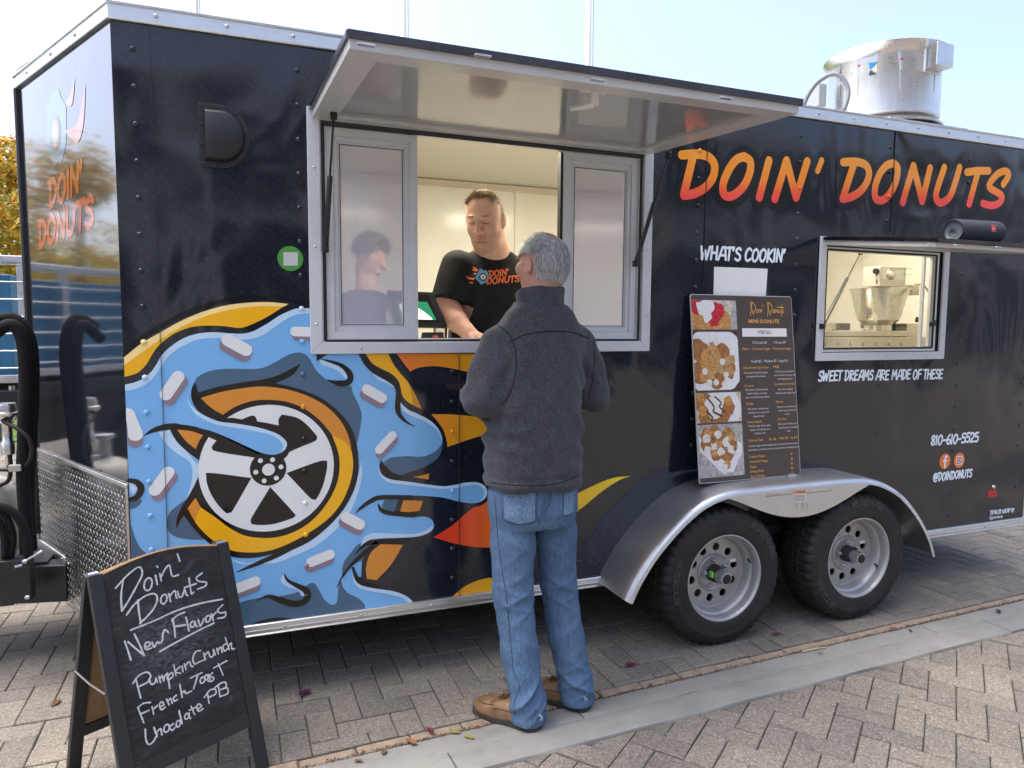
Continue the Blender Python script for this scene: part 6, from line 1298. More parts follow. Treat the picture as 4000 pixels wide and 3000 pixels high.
def hairstrands(name, roots, N, mats, parent, length, flow, rng, w=.0011, lift=.25):
    V, F, MI = [], [], []
    for i in range(N):
        p, n_ = roots(rng)
        if p is None: continue
        d = (flow(p, n_, rng)+n_*lift).normalized(); L = length*rng.uniform(.55, 1.25); sd_ = d.cross(n_)
        if sd_.length < 1e-4: continue
        sd_.normalize(); k_ = len(V); q1 = p+d*L*.5+n_*L*.05; d2 = (d-n_*rng.uniform(.0, .55)+Vector(rng.normal(0, .16, 3))).normalized(); q2 = q1+d2*L*.5; ww = w*rng.uniform(.7, 1.4)
        V += [p-sd_*ww-n_*.002, p+sd_*ww-n_*.002, q1+sd_*ww*.85, q1-sd_*ww*.85, q2]; F += [(k_, k_+1, k_+2, k_+3), (k_+3, k_+2, k_+4)]; c_ = int(rng.integers(0, len(mats))); MI += [c_, c_]
    return new(name, V, F, mats, parent, mi=MI, smooth=True)
def skinmat(name, col, tint):
    m = mat(name, col, .6, 0, .22); k = NB(m); P = k.pos(); f = k.noise(P, 38, 5, .6)
    k.col(k.ramp(f, [(.3, col[:3]), (.72, tint)])); k.b.inputs['Subsurface Weight'].default_value = .12; k.b.inputs['Subsurface Radius'].default_value = (.02, .008, .004); k.nrm(k.bump(k.noise(P, 420, 3), .12, .001)); return m
# ------------------------------------------------------------------ the customer, seen from behind
cust = thing('person', 'grey haired customer in charcoal fleece jacket and blue jeans, seen from behind', 'person', (2.17, -.42, 0))
CX, CY = 2.155, -.42
hd = radians(-22); HM = rotz(hd); HC = np.array([2.176, -.415, 1.733])
def hp(x, y, z): return HC+HM@np.array([x, y, z])
SK1 = skinmat('skin_customer', (.46, .25, .18, 1), (.58, .30, .22))
B_ = SDF((1.78, -.75, -.01), (2.58, .12, 1.88), .0045)
B_.ell(hp(0, -.008, .018), (.073, .093, .094), .02, HM); B_.ell(hp(0, .03, -.04), (.060, .07, .085), .03, HM); B_.ell(hp(0, .055, -.085), (.035, .035, .03), .02, HM)
B_.cone(hp(0, .098, .0), hp(0, .113, -.03), .010, .015, .012); B_.ell(hp(0, .09, -.055), (.026, .014, .012), .01, HM); B_.ell(hp(0, .085, .03), (.05, .014, .012), .02, HM)
for sx in (-1, 1):
    B_.ell(hp(sx*.076, -.006, -.012), (.010, .017, .029), .006, HM@np.array(Matrix.Rotation(sx*.35, 3, 'Z'))); B_.ell(hp(sx*.084, .002, -.030), (.008, .012, .013), .006, HM); B_.ell(hp(sx*.052, .062, -.02), (.024, .024, .024), .02, HM)
B_.chain([(2.158, -.44, 1.44), (2.158, -.435, 1.55), hp(0, -.025, -.06)], [.075, .058, .056], .03)
B_.loft([(.88, 2.14, -.42, .14, .095), (1.1, 2.14, -.42, .135, .095), (1.3, 2.15, -.42, .155, .1), (1.42, 2.155, -.42, .16, .09), (1.5, 2.157, -.43, .09, .07)], .03)
ARM = {-1: [(1.985, -.42, 1.435), (1.932, -.452, 1.235), (2.00, -.16, 1.225)], 1: [(2.33, -.40, 1.435), (2.398, -.392, 1.232), (2.285, -.13, 1.225)]}
for sx, a in ARM.items():
    B_.chain(a, [.045, .04, .028], .03); w_ = np.array(a[2]); f_ = (w_-np.array(a[1])); f_ /= np.linalg.norm(f_); cr_ = np.cross(f_, (0, 0, 1)); 
    B_.ell(w_+f_*.05, (.036, .05, .018), .012, np.stack([cr_, f_, np.cross(cr_, f_)], 1))
    for i, (o_, L) in enumerate(((-.026, .062), (-.009, .074), (.009, .070), (.025, .055))):
        b0 = w_+f_*.085+cr_*o_; b1 = b0+f_*L*.5+np.array((0, 0, -.006)); b2 = b1+f_*L*.35+np.array((0, 0, -.022)); B_.chain([b0, b1, b2], [.0095, .009, .0075], .004)
    t0 = w_+f_*.03-cr_*.03*sx*-1; B_.chain([t0, t0+f_*.035+cr_*.022*sx+np.array((0, 0, .004)), t0+f_*.062+cr_*.02*sx], [.011, .010, .008], .005)
LEG = {-1: [(2.062, -.425, .88), (2.056, -.435, .49), (2.084, -.527, .06)], 1: [(2.225, -.405, .88), (2.266, -.390, .49), (2.315, -.470, .06)]}
for sx, a in LEG.items():
    B_.chain(a, [.075, .052, .036], .03)
V, Q = B_.mesh(2); npobj('body', V, Q, SK1, cust)
# jacket
FL = mat('charcoal_fleece', (.05, .05, .058, 1), .95, 0, .15); k = NB(FL); P = k.pos(); n1 = k.noise(P, 150, 5, .8); n2 = k.noise(k.mp(P, (1, 1, .5)), 45, 5, .75)
c = k.ramp(n1, [(.3, (.019, .020, .025)), (.5, (.050, .052, .062)), (.75, (.15, .152, .17))]); c = k.mix(.45, c, k.ramp(n2, [(.3, (.032, .033, .040)), (.7, (.075, .077, .088))])); k.col(c); k.nrm(k.bump(n1, .55, .004)); k.b.inputs['Sheen Weight'].default_value = .15; k.b.inputs['Sheen Roughness'].default_value = .5
J = SDF((1.76, -.72, .85), (2.60, .0, 1.68), .005)
J.loft([(.895, 2.138, -.432, .187, .142), (.915, 2.138, -.432, .197, .150), (.935, 2.138, -.43, .196, .148), (1.05, 2.14, -.43, .192, .142), (1.18, 2.142, -.43, .188, .136), (1.30, 2.150, -.425, .188, .134), (1.38, 2.155, -.42, .190, .132), (1.43, 2.158, -.42, .188, .128), (1.475, 2.160, -.425, .174, .119), (1.515, 2.162, -.43, .150, .107), (1.548, 2.163, -.432, .128, .098), (1.58, 2.163, -.432, .097, .088)], .02, 2.4)
for sx, a in ARM.items():
    a = [np.array(p) for p in a]; J.chain([a[0], a[0]*.5+a[1]*.5, a[1], a[1]*.45+a[2]*.55, a[2]], [.063, .064, .063, .058, .048], .045)
wa, wb, wc = Wob(3, 26), Wob(5, 60), Wob(9, 12)
def jfold(X, Y, Z):
    d = .0055*wa(X, Y, Z*.45)+.0022*wb(X, Y, Z)
    d = d+.009*np.exp(-((Z-1.10)/.11)**2)*np.sin(Z*70+wc(X, Y, Z)*2.2+X*16)*np.clip((np.abs(X-2.14)-.04)/.1, 0, 1)*.7
    for sx in (-1, 1):
        e = ARM[sx][1]; r2 = (X-e[0])**2+(Y-e[1]-.05)**2+(Z-e[2])**2; d = d+.0085*np.exp(-r2/.006)*np.sin((Z-e[2])*85+(Y-e[1])*60+wc(X, Y, Z)*1.5)
        s_ = ARM[sx][0]; r2 = (X-s_[0]*.9-CX*.1)**2+(Y+.47)**2+(Z-1.32)**2; d = d+.006*np.exp(-r2/.006)*np.sin((X-s_[0])*sx*80+(Z-1.3)*55+wc(X, Y, Z))
    g = np.exp(-((X-2.16)/.035)**2)*np.exp(-((Z-1.22)/.16)**2)*(Y < -.45); d = d-.006*g                        # spine ridge of loose cloth
    d = d+.005*np.exp(-((Z-.943)/.010)**2)                                                                    # pinched above the hem band
    return d
J.disp(jfold)
JV, JQ = J.mesh(2); jk = npobj('jacket', JV, JQ, FL, cust); JB_ = bvh(JV, JQ)
C_ = SDF((2.02, -.56, 1.52), (2.30, -.28, 1.68), .0035)                                                        # stand-up collar
C_.loft([(1.53, 2.162, -.435, .098, .092), (1.565, 2.160, -.432, .090, .087), (1.60, 2.160, -.428, .089, .087), (1.645, 2.160, -.424, .092, .090)], 0)
def inner(X, Y, Z):
    z = np.clip(Z, 1.53, 1.64); a = np.interp(z, [1.53, 1.60, 1.63], [.072, .074, .083]); b = np.interp(z, [1.53, 1.60, 1.63], [.070, .072, .080]); q = np.sqrt(((X-2.154)/a)**2+((Y+.427)/b)**2); return (q-1)*a
C_.op((2.0, -.6, 1.5), (2.3, -.25, 1.7), inner, .006, True)
C_.op((2.0, -.6, 1.5), (2.3, -.25, 1.7), lambda X, Y, Z: -((Z-1.630)+(Y+.43)*.22-.0*X), .006, True)
C_.op((2.0, -.6, 1.5), (2.3, -.25, 1.7), lambda X, Y, Z: np.maximum(np.abs(X-2.135)-.022-(Z-1.53)*.25, -(Y+.40)), .008, True)
C_.disp(lambda X, Y, Z: .0015*wb(X, Y, Z)); CV, CQ_ = C_.mesh(1); npobj('collar', CV, CQ_, FL, cust)
def seamline(tree, P, r, m, parent, name='seam', sub=5, off=.0):
    pts = []
    for (a, b) in catmull(P, False, sub):
        d = ray(a, b).normalized(); h = tree.ray_cast(CAM, d)
        if h[0] is not None: pts.append(h[0]+h[1]*off if h[1].dot(d) < 0 else h[0]-h[1]*off)
    if len(pts) > 2: mb = MB(); mb.tube(pts, r, 6); return mb.build(name, m, parent, smooth=True)
DKF = mat('fleece_seam_shadow', (.022, .022, .026, 1), .95, 0, .1)
seamline(JB_, [(1990, 1338), (2020, 1320), (2053, 1307), (2114, 1297), (2174, 1294), (2240, 1300), (2300, 1322)], .0022, DKF, jk); seamline(JB_, [(1942, 1268), (1981, 1298), (2005, 1339), (2017, 1399), (2011, 1471), (1990, 1540), (1960, 1585)], .0019, DKF, jk); seamline(JB_, [(2318, 1330), (2322, 1400), (2315, 1480), (2300, 1560)], .0019, DKF, jk); seamline(JB_, [(1915, 1884), (1970, 1892), (2050, 1897), (2140, 1894), (2200, 1882), (2262, 1856)], .002, DKF, jk)
# jeans
DN = mat('blue_denim', (.12, .22, .38, 1), .85, 0, .2); k = NB(DN); P = k.pos(); tw = k.noise(k.mp(P, (1, 1, .3), (0, .5, 0)), 210, 4, .75); fd = k.noise(k.mp(P, (1, 1, .45)), 9, 5, .6); vs = k.noise(k.mp(P, (1, 1, .07)), 95, 5, .7)
c = k.ramp(fd, [(.25, (.03, .07, .14)), (.5, (.055, .115, .21)), (.78, (.11, .195, .31))]); c = k.mix(.5, c, k.ramp(vs, [(.3, (.03, .068, .135)), (.7, (.115, .20, .32))])); c = k.mix(.22, c, k.ramp(tw, [(.35, (.02, .04, .085)), (.65, (.27, .37, .50))])); k.col(c); k.nrm(k.bump(tw, .3, .002))
N_ = SDF((1.86, -.68, .02), (2.52, -.18, .96), .005)
N_.loft([(.74, 2.14, -.42, .150, .118), (.80, 2.14, -.424, .172, .132), (.86, 2.14, -.422, .176, .128), (.95, 2.14, -.42, .165, .12)], .02, 2.3)
for sx, a in LEG.items():
    h_, kn, an = [np.array(p) for p in a]; d_ = (an-kn); cuff = np.array((an[0], an[1]-.004, .038))
    N_.chain([h_+np.array((0, 0, -.04)), h_*.5+kn*.5, kn, kn*.5+an*.5+np.array((0, .012, 0)), an+np.array((0, 0, .03)), cuff], [.090, .083, .074, .070, .066, .067], .022)
w1, w2, w3 = Wob(21, 22), Wob(23, 70), Wob(27, 9)
def nfold(X, Y, Z):
    d = .0022*w1(X, Y, Z*.5)+.0010*w2(X, Y, Z*.6)
    for sx, a in LEG.items():
        xm = np.interp(Z, [.06, .49, .88], [a[2][0], a[1][0], a[0][0]]); ym = np.interp(Z, [.06, .49, .88], [a[2][1], a[1][1], a[0][1]])
        m = np.exp(-((X-xm)/.075)**2); th = np.arctan2(X-xm, -(Y-ym))
        low = np.exp(-((Z-.11)/.075)**2); mid = np.exp(-((Z-.47)/.09)**2); up = np.exp(-((Z-.73)/.055)**2)
        cr = lambda ph: (1-np.abs(np.sin(ph)))**2-.35                      # sharp-backed creases
        n_ = w3(X, Y, Z)
        d = d-m*(.015*low*cr(Z*34+th*1.1*sx+n_*1.5)+.008*low*cr(Z*52-th*1.7+n_*2)+.010*mid*cr(Z*36+th*1.5*sx+n_*1.6)+.006*mid*cr(Z*47-th*1.3*sx+n_*2)+.010*up*cr(Z*30-th*1.6*sx+n_*1.2)+.006*np.exp(-((Z-.29)/.1)**2)*cr(Z*26-th*1.9*sx+n_*2)+.005*np.exp(-((Z-.62)/.08)**2)*cr(Z*24+th*2.2*sx+n_*2))
    crot = np.exp(-((X-2.145)/.016)**2)*np.exp(-((Z-.80)/.09)**2)*(Y < -.40); d = d+.012*crot
    hem = (Z < .045); return d-.0015*hem
N_.disp(nfold); NV_, NQ = N_.mesh(2); jn = npobj('jeans', NV_, NQ, DN, cust); NBV = bvh(NV_, NQ)
def patch(tree, quad, nu, nv, off, m, parent, name, mid=None):
    V = []; ok = True
    for j in range(nv+1):
        for i in range(nu+1):
            u, v = i/nu, j/nv; x = (quad[0][0]*(1-u)+quad[1][0]*u)*(1-v)+(quad[3][0]*(1-u)+quad[2][0]*u)*v; y = (quad[0][1]*(1-u)+quad[1][1]*u)*(1-v)+(quad[3][1]*(1-u)+quad[2][1]*u)*v
            if mid and j == nv: y += mid*(1-abs(2*u-1))
            d = ray(x, y).normalized(); h = tree.ray_cast(CAM, d)
            if h[0] is None: ok = False; V.append(CAM+d*3); continue
            V.append(h[0]-d*off)
    if not ok: return None
    F = [(j*(nu+1)+i, j*(nu+1)+i+1, (j+1)*(nu+1)+i+1, (j+1)*(nu+1)+i) for j in range(nv) for i in range(nu)]
    return new(name, V, F, m, parent, smooth=True)
PK = mat('denim_pocket', (.15, .26, .42, 1), .85, 0, .2); k = NB(PK); P = k.pos(); c = k.mix(.4, k.ramp(k.noise(P, 16, 5, .6), [(.3, (.05, .10, .18)), (.7, (.12, .20, .31))]), k.ramp(k.noise(k.mp(P, (1, 1, .2), (0, .5, 0)), 420, 3), [(.35, (.05, .1, .2)), (.65, (.36, .5, .66))])); k.col(c)
ST = mat('denim_stitch', (.05, .09, .16, 1), .9, 0, .1); STL = mat('denim_stitch_light', (.34, .40, .44, 1), .9, 0, .1)
patch(NBV, [(1966, 1925), (2092, 1926), (2090, 2035), (1968, 2028)], 8, 8, .004, PK, jn, 'back_pocket', 16); patch(NBV, [(2203, 1905), (2246, 1885), (2240, 2000), (2202, 2012)], 5, 6, .004, PK, jn, 'back_pocket', 6)
for P_, r_, m_ in (([(1966, 1925), (1966, 1980), (1968, 2030), (2028, 2050), (2090, 2036), (2093, 1980), (2094, 1926)], .0017, ST), ([(1972, 1968), (2000, 1982), (2040, 1980), (2090, 1972)], .0016, STL), ([(2203, 1905), (2202, 1960), (2201, 2014), (2238, 2005)], .0016, ST), ([(2150, 1910), (2148, 1950), (2140, 1985), (2112, 2010), (2108, 2050)], .0016, ST),
                    ([(1932, 1935), (1938, 2010), (1945, 2100), (1962, 2230), (1978, 2330), (1990, 2460), (2000, 2560), (2005, 2620), (2028, 2680), (2010, 2740), (2012, 2790)], .0016, ST), ([(2135, 2300), (2142, 2420), (2150, 2560), (2160, 2650), (2172, 2720)], .0016, ST)):
    seamline(NBV, P_, r_, m_, jn, off=.0005)
# frayed threads at the hems
FR = mat('frayed_thread', (.6, .64, .66, 1), .9, 0, .1)
for bx_, by_ in ((2110, 2798), (2285, 2728)):
    d = ray(bx_-6, by_-6).normalized(); h = NBV.ray_cast(CAM, d)
    if h[0] is not None:
        mb = MB(); rng = np.random.default_rng(int(bx_))
        for i in range(5): e = h[0]+Vector((rng.uniform(.004, .018), rng.uniform(-.012, .006), rng.uniform(-.02, .0))); mb.tube([h[0], h[0].lerp(e, .5)+Vector((.004, 0, .004)), e], .0005, 4)
        stuff(mb.build('frayed_threads', FR, jn))
# boat shoes
LT_ = mat('tan_leather', (.30, .165, .075, 1), .6, 0, .35); k = NB(LT_); P = k.pos(); k.col(k.ramp(k.noise(P, 22, 6, .65), [(.3, (.15, .085, .042)), (.7, (.26, .16, .085))])); k.nrm(k.bump(k.noise(P, 160, 4), .25, .002))
SO = mat('brown_rubber_sole', (.055, .045, .037, 1), .7, 0, .3); dirt(SO, .3, 30); LC_ = mat('leather_lace', (.10, .055, .025, 1), .6)
def shoe(name_par, heel, toe):
    heel, toe = Vector(heel), Vector(toe); ax = (toe-heel); L = ax.length; ax.normalize(); sx = Vector((ax.y, -ax.x, 0))
    wd = lambda t: .037+.017*sin(min(1, max(0, (t-.25)/.5))*pi/2)-.006*max(0, .25-abs(t-.38))*4*.25 if t < .82 else .054*sqrt(max(0.0, 1-((t-.82)/.19)**2))+.004
    def wdt(t):
        if t < .12: return .036*sqrt(max(.0, 1-((.12-t)/.125)**2))+.002
        if t > .72: return .050*sqrt(max(.0, 1-((t-.72)/.282)**2))+.002
        return np.interp(t, [.12, .35, .60, .72], [.038, .040, .051, .052])
    def ht(t): return np.interp(t, [0, .06, .2, .35, .5, .62, .8, .93, 1.], [.060, .072, .074, .082, .086, .072, .056, .044, .030])
    ts = [0, .02, .05, .09, .14, .2, .28, .36, .44, .52, .6, .68, .76, .83, .89, .94, .975, .995]
    root = bpy.data.objects.new('shoe', None); link(root, name_par, heel.lerp(toe, .5))
    mb = MB(); rg = []
    for t in ts:
        w_ = wdt(t)+.004; c = heel+ax*(L*t); z1 = .026 if t < .4 else .022
        rg.append([c+sx*w_+Vector((0, 0, .001)), c+sx*(w_+.001)+Vector((0, 0, z1)), c-sx*(w_+.001)+Vector((0, 0, z1)), c-sx*w_+Vector((0, 0, .001))])
    mb.ring(rg, 0, True); mb.build('sole', SO, root, bev=.002)
    mb = MB(); rg = []; n = 20
    for t in ts:
        w_ = wdt(t); h_ = ht(t); c = heel+ax*(L*t); row = []
        for i in range(n):
            a = pi*i/(n-1); e_ = .62; x = cos(a); z = sin(a); row.append(c+sx*(math.copysign(abs(x)**.75, x)*w_)+Vector((0, 0, .018+z**e_*(h_-.018))))
        rg.append(row)
    mb.ring(rg, 0, False, True, True); up = mb.build('upper', LT_, root, smooth=True)
    def top(t, s_): w_ = wdt(t); h_ = ht(t); a = math.acos(max(-1, min(1, math.copysign(abs(s_)**(1/.75), s_)))); return heel+ax*(L*t)+sx*(s_*w_)+Vector((0, 0, .018+sin(a)**.62*(h_-.018)+.0015))
    mb = MB(); mb.tube([top(.62+.33*sin(pi*i/14)**.8, cos(pi*i/14)*.78) for i in range(15)], .0022, 6); mb.build('toe_seam', LC_, root, smooth=True)
    for s_ in (-1, 1): mb = MB(); mb.tube([top(t, s_*.93) for t in (.10, .2, .3, .42, .52, .60)], .0022, 6); mb.build('side_lace', LC_, root, smooth=True)
    mb = MB()
    for t in (.50, .56): mb.tube([top(t, -.5)+Vector((0, 0, .002)), top(t, 0)+Vector((0, 0, .005)), top(t, .5)+Vector((0, 0, .002))], .0024, 6)
    b0 = top(.54, 0)+Vector((0, 0, .006))
    for s_ in (-1, 1): mb.tube([b0+ax*0, b0+sx*s_*.018+Vector((0, 0, .012)), b0+sx*s_*.034+ax*.004+Vector((0, 0, .004)), b0+sx*s_*.018-ax*.01+Vector((0, 0, .0)), b0], .0018, 6); mb.tube([b0, b0+sx*s_*.025+ax*.02+Vector((0, 0, -.004)), b0+sx*s_*.045+ax*.03+Vector((0, 0, -.018))], .0018, 6)
    mb.build('lace_bow', LC_, root, smooth=True)
shoe(cust, (2.108, -.580, .001), (1.938, -.338, .001)); shoe(cust, (2.345, -.520, .001), (2.172, -.282, .001))
# hair: short grey, standing up a little at the crown
GH = [mat('hair_grey_a', (.44, .44, .43, 1), .5, 0, .3), mat('hair_grey_b', (.24, .235, .23, 1), .5, 0, .3), mat('hair_grey_c', (.64, .64, .63, 1), .5, 0, .3), mat('hair_grey_d', (.36, .345, .33, 1), .5, 0, .3)]
def roots_c(rng):
    while True:
        d = rng.normal(0, 1, 3); d /= np.linalg.norm(d); q = d*np.array((.0745, .0945, .0965))
        back = q[1] < .045; 
        if q[2] < -.098 or (q[2] < -.05 and q[1] > -.03) or (q[1] > .075 and q[2] < .055) or (q[1] > .02 and q[2] < .0) or (abs(q[0]) > .045 and -.03 < q[1] and q[2] < .032): continue
        zz_ = q[2]+.010; p = hp(q[0], q[1]-.008, zz_+.008); n_ = HM@(d/np.array((.079, .1, .096))); n_ /= np.linalg.norm(n_); return Vector(p), Vector(n_)
def flow_c(p, n_, rng):
    l = HM.T@(np.array(p)-HC); cr = np.array((.015, -.065, .085)); v = l-cr; v[2] -= .05; v = v/np.linalg.norm(v); v = v+np.array((.25, 0, -.12)); 
    if l[2] > .075 and l[1] < .03: v = v+np.array((.35, .0, .28))
    return Vector(HM@v)+Vector(rng.normal(0, .10, 3))
hairstrands('hair', roots_c, 15000, GH, cust, .036, flow_c, np.random.default_rng(4), .0010, .12)
# ------------------------------------------------------------------ the seller behind the counter
sell = thing('person', 'brown haired seller in a printed black t-shirt inside the serving window', 'person', (2.27, .42, .46))
fd_ = np.array((-.60, -.80, 0)); fd_ /= np.linalg.norm(fd_); rt__ = np.array((fd_[1], -fd_[0], 0)); pt = radians(25)
f3 = fd_*cos(pt)+np.array((0, 0, -sin(pt))); u3 = fd_*sin(pt)+np.array((0, 0, cos(pt))); SM = np.stack([rt__, f3, u3], 1); SH_ = np.array((2.178, .255, 1.992))
def sp(x, y, z): return SH_+SM@np.array([x, y, z])
SK2 = skinmat('skin_seller', (.60, .36, .26, 1), (.68, .42, .31))
k = NB(SK2); P = k.pos()
def loc_(ax, o=SH_): return k.n('ShaderNodeVectorMath', {0: k.n('ShaderNodeVectorMath', {0: P, 1: tuple(o)}, operation='SUBTRACT').outputs[0], 1: tuple(SM[:, ax])}, operation='DOT_PRODUCT').outputs['Value']
lz, ly, lx = loc_(2), loc_(1), k.math('ABSOLUTE', loc_(0))
base_ = k.b.inputs['Base Color'].links[0].from_socket
stb = k.math('MULTIPLY', k.rng(lz, -.035, -.055, 0., 1.), k.math('MULTIPLY', k.rng(ly, .0, .03, 0., 1.), k.rng(lz, -.16, -.12, 0., 1.)))
c = k.mix(k.math('MULTIPLY', stb, .45), base_, (.32, .20, .15, 1))
ros = k.math('MULTIPLY', k.rng(ly, .085, .115, 0., 1.), k.rng(lz, .02, -.02, 0., 1.)); c = k.mix(k.math('MULTIPLY', ros, .35), c, (.62, .28, .21, 1))
lip_ = k.math('MULTIPLY', k.math('MULTIPLY', k.rng(lz, -.052, -.056, 0., 1.), k.rng(lz, -.080, -.076, 0., 1.)), k.math('MULTIPLY', k.rng(lx, .028, .022, 0., 1.), k.rng(ly, .088, .096, 0., 1.))); c = k.mix(k.math('MULTIPLY', lip_, .35), c, (.44, .15, .12, 1)); k.col(c)
S_ = SDF((1.90, .02, 1.02), (2.66, .62, 2.15), .0034)
S_.ell(sp(0, -.005, .026), (.081, .098, .094), .02, SM); S_.ell(sp(0, .031, -.036), (.075, .070, .086), .03, SM); S_.ell(sp(0, .055, -.092), (.042, .036, .032), .025, SM)
for sx in (-1, 1):
    S_.ell(sp(sx*.040, .060, -.034), (.026, .026, .026), .02, SM); S_.ell(sp(sx*.086, -.008, -.015), (.011, .020, .033), .006, SM@np.array(Matrix.Rotation(sx*.3, 3, 'Z'))); S_.ell(sp(sx*.033, .100, .010), (.020, .018, .013), .008, SM, sub=True); S_.ell(sp(sx*.033, .081, .008), (.0150, .0135, .0125), .002, SM)
S_.ell(sp(0, .091, .032), (.052, .013, .010), .012, SM); S_.cone(sp(0, .099, .016), sp(0, .126, -.024), .0085, .0165, .008)
for sx in (-1, 1): S_.ell(sp(sx*.017, .108, -.030), (.010, .012, .0095), .005, SM)
S_.ell(sp(0, .095, -.059), (.026, .013, .0075), .008, SM); S_.ell(sp(0, .093, -.072), (.022, .013, .0085), .008, SM); S_.cone(sp(-.024, .107, -.0655), sp(.024, .107, -.0655), .0025, .0025, .003, sub=True); S_.ell(sp(0, .088, -.086), (.03, .012, .006), .008, SM, sub=True)
S_.chain([(2.275, .41, 1.76), (2.25, .36, 1.85), sp(0, -.02, -.07)], [.092, .080, .074], .035); S_.ell(sp(0, .028, -.108), (.062, .054, .036), .03, SM)
S_.loft([(1.05, 2.28, .42, .19, .14), (1.4, 2.28, .41, .20, .15), (1.65, 2.28, .40, .20, .13), (1.76, 2.28, .40, .18, .1), (1.82, 2.275, .40, .10, .08)], .03)
SA = {-1: [(2.075, .385, 1.765), (2.018, .345, 1.568), (2.078, .178, 1.462)], 1: [(2.485, .39, 1.765), (2.535, .36, 1.57), (2.40, .17, 1.462)]}
for sx, a in SA.items():
    S_.chain(a, [.062, .056, .036], .03); S_.cone(np.array(a[1])*.85+np.array(a[2])*.15, np.array(a[1])*.5+np.array(a[2])*.5, .058, .048, .02)
    w_ = np.array(a[2]); f_ = np.array((.55*(-sx), -.70, -.30)); f_ /= np.linalg.norm(f_); cr_ = np.cross(f_, (0, 0, 1)); cr_ /= np.linalg.norm(cr_); nn_ = np.cross(cr_, f_)
    S_.ell(w_+f_*.045, (.040, .052, .022), .014, np.stack([cr_, f_, nn_], 1))
    for i, (o_, L) in enumerate(((-.030, .060), (-.011, .074), (.009, .072), (.028, .056))):
        b0 = w_+f_*.080+cr_*o_+nn_*.004; b1 = b0+f_*L*.45-nn_*.010; b2 = b1+f_*L*.22-nn_*.026; S_.chain([b0, b1, b2], [.0105, .0098, .0085], .004)
    t0 = w_+f_*.028+cr_*.030*(-sx); S_.chain([t0, t0+f_*.034+cr_*.018*(-sx)-nn_*.010, t0+f_*.058+cr_*.010*(-sx)-nn_*.020], [.0125, .011, .009], .005)
V, Q = S_.mesh(1); npobj('body', V, Q, SK2, sell)
TS = mat('black_cotton', (.011, .011, .012, 1), .85, 0, .25); k = NB(TS); P = k.pos(); k.nrm(k.bump(k.noise(P, 480, 3), .25, .002)); k.col(k.ramp(k.noise(P, 30, 5), [(.3, (.008, .008, .009)), (.7, (.017, .017, .018))]))
T_ = SDF((1.88, .10, 1.0), (2.70, .68, 1.92), .005)
T_.loft([(1.02, 2.28, .42, .235, .19), (1.25, 2.28, .41, .232, .19), (1.45, 2.28, .40, .228, .182), (1.62, 2.28, .395, .226, .165), (1.72, 2.28, .395, .215, .145), (1.78, 2.278, .395, .185, .122), (1.825, 2.272, .39, .135, .10), (1.855, 2.262, .382, .096, .088)], .02, 2.3)
for sx, a in SA.items():
    a = [np.array(p) for p in a]; v_ = a[1]-a[0]; T_.cone(a[0]+np.array((-sx*.012, 0, .012)), a[0]+v_*.86, .080, .083, .045)
for sx, a in SA.items():
    a = [np.array(p) for p in a]; v_ = (a[1]-a[0])/np.linalg.norm(a[1]-a[0]); c0 = a[0]+(a[1]-a[0])*.80
    T_.op(c0-.16, c0+.16, (lambda c0, v_: lambda X, Y, Z: np.maximum(-((X-c0[0])*v_[0]+(Y-c0[1])*v_[1]+(Z-c0[2])*v_[2]), np.sqrt((X-c0[0])**2+(Y-c0[1])**2+(Z-c0[2])**2)-.14))(c0, v_), .004, True)
T_.op((2.1, .2, 1.78), (2.42, .55, 1.9), lambda X, Y, Z: np.sqrt(((X-2.238)/1.0)**2+((Y-.335)/1.0)**2+((Z-1.885)/.75)**2)-.083, .01, True)
t1, t2 = Wob(41, 24), Wob(43, 55)
def tfold(X, Y, Z):
    d = .003*t1(X, Y*.8, Z*.35)+.001*t2(X, Y, Z*.5)
    for sx, a in SA.items(): r2 = (X-a[0][0]+sx*.05)**2+(Y-.30)**2+(Z-1.66)**2; d = d+.007*np.exp(-r2/.008)*np.sin((X-a[0][0])*sx*75+(Z-1.66)*45+t1(X, Y, Z))
    return d+.005*np.exp(-((Z-1.30)/.2)**2)*np.sin(X*60+t1(X, Y, Z)*1.5)*(Y < .35)
T_.disp(tfold); TV, TQ = T_.mesh(2); tsh = npobj('t_shirt', TV, TQ, TS, sell); TBV = bvh(TV, TQ)
def onshirt(a, b, off):
    d = ray(1650+.48209*a, 600+.48209*b).normalized(); h = TBV.ray_cast(CAM, d); return (h[0]-d*off) if h[0] is not None else None
def sprint(name, ps, m, off=.003):
    V, F = cdt(ps); P3 = [onshirt(v[0], v[1], off) for v in V]; good = [f for f in F if all(P3[i] is not None for i in f)]
    if good: new(name, [p if p is not None else Vector((2.2, .3, 1.5)) for p in P3], good, m, tsh)
def sub_(ps):          # points refined so that print follows the cloth
    return ps
POR = mat('shirt_print_orange', RGB(232, 112, 56), .7); PBL = mat('shirt_print_blue', RGB(96, 158, 200), .7); PWH = mat('shirt_print_white', (.7, .7, .7, 1), .7)
def flip(ps): return ps
def slet(text, a, b, h, w):      # lettering with y pointing down in the photograph
    return lettering(text, a, b, -h, w)
sprint('shirt_lettering', slet("DOIN'", (540, 1000), (705, 982), 48, 11), POR); sprint('shirt_lettering', slet('DONUTS', (520, 1058), (790, 1036), 48, 11), POR)
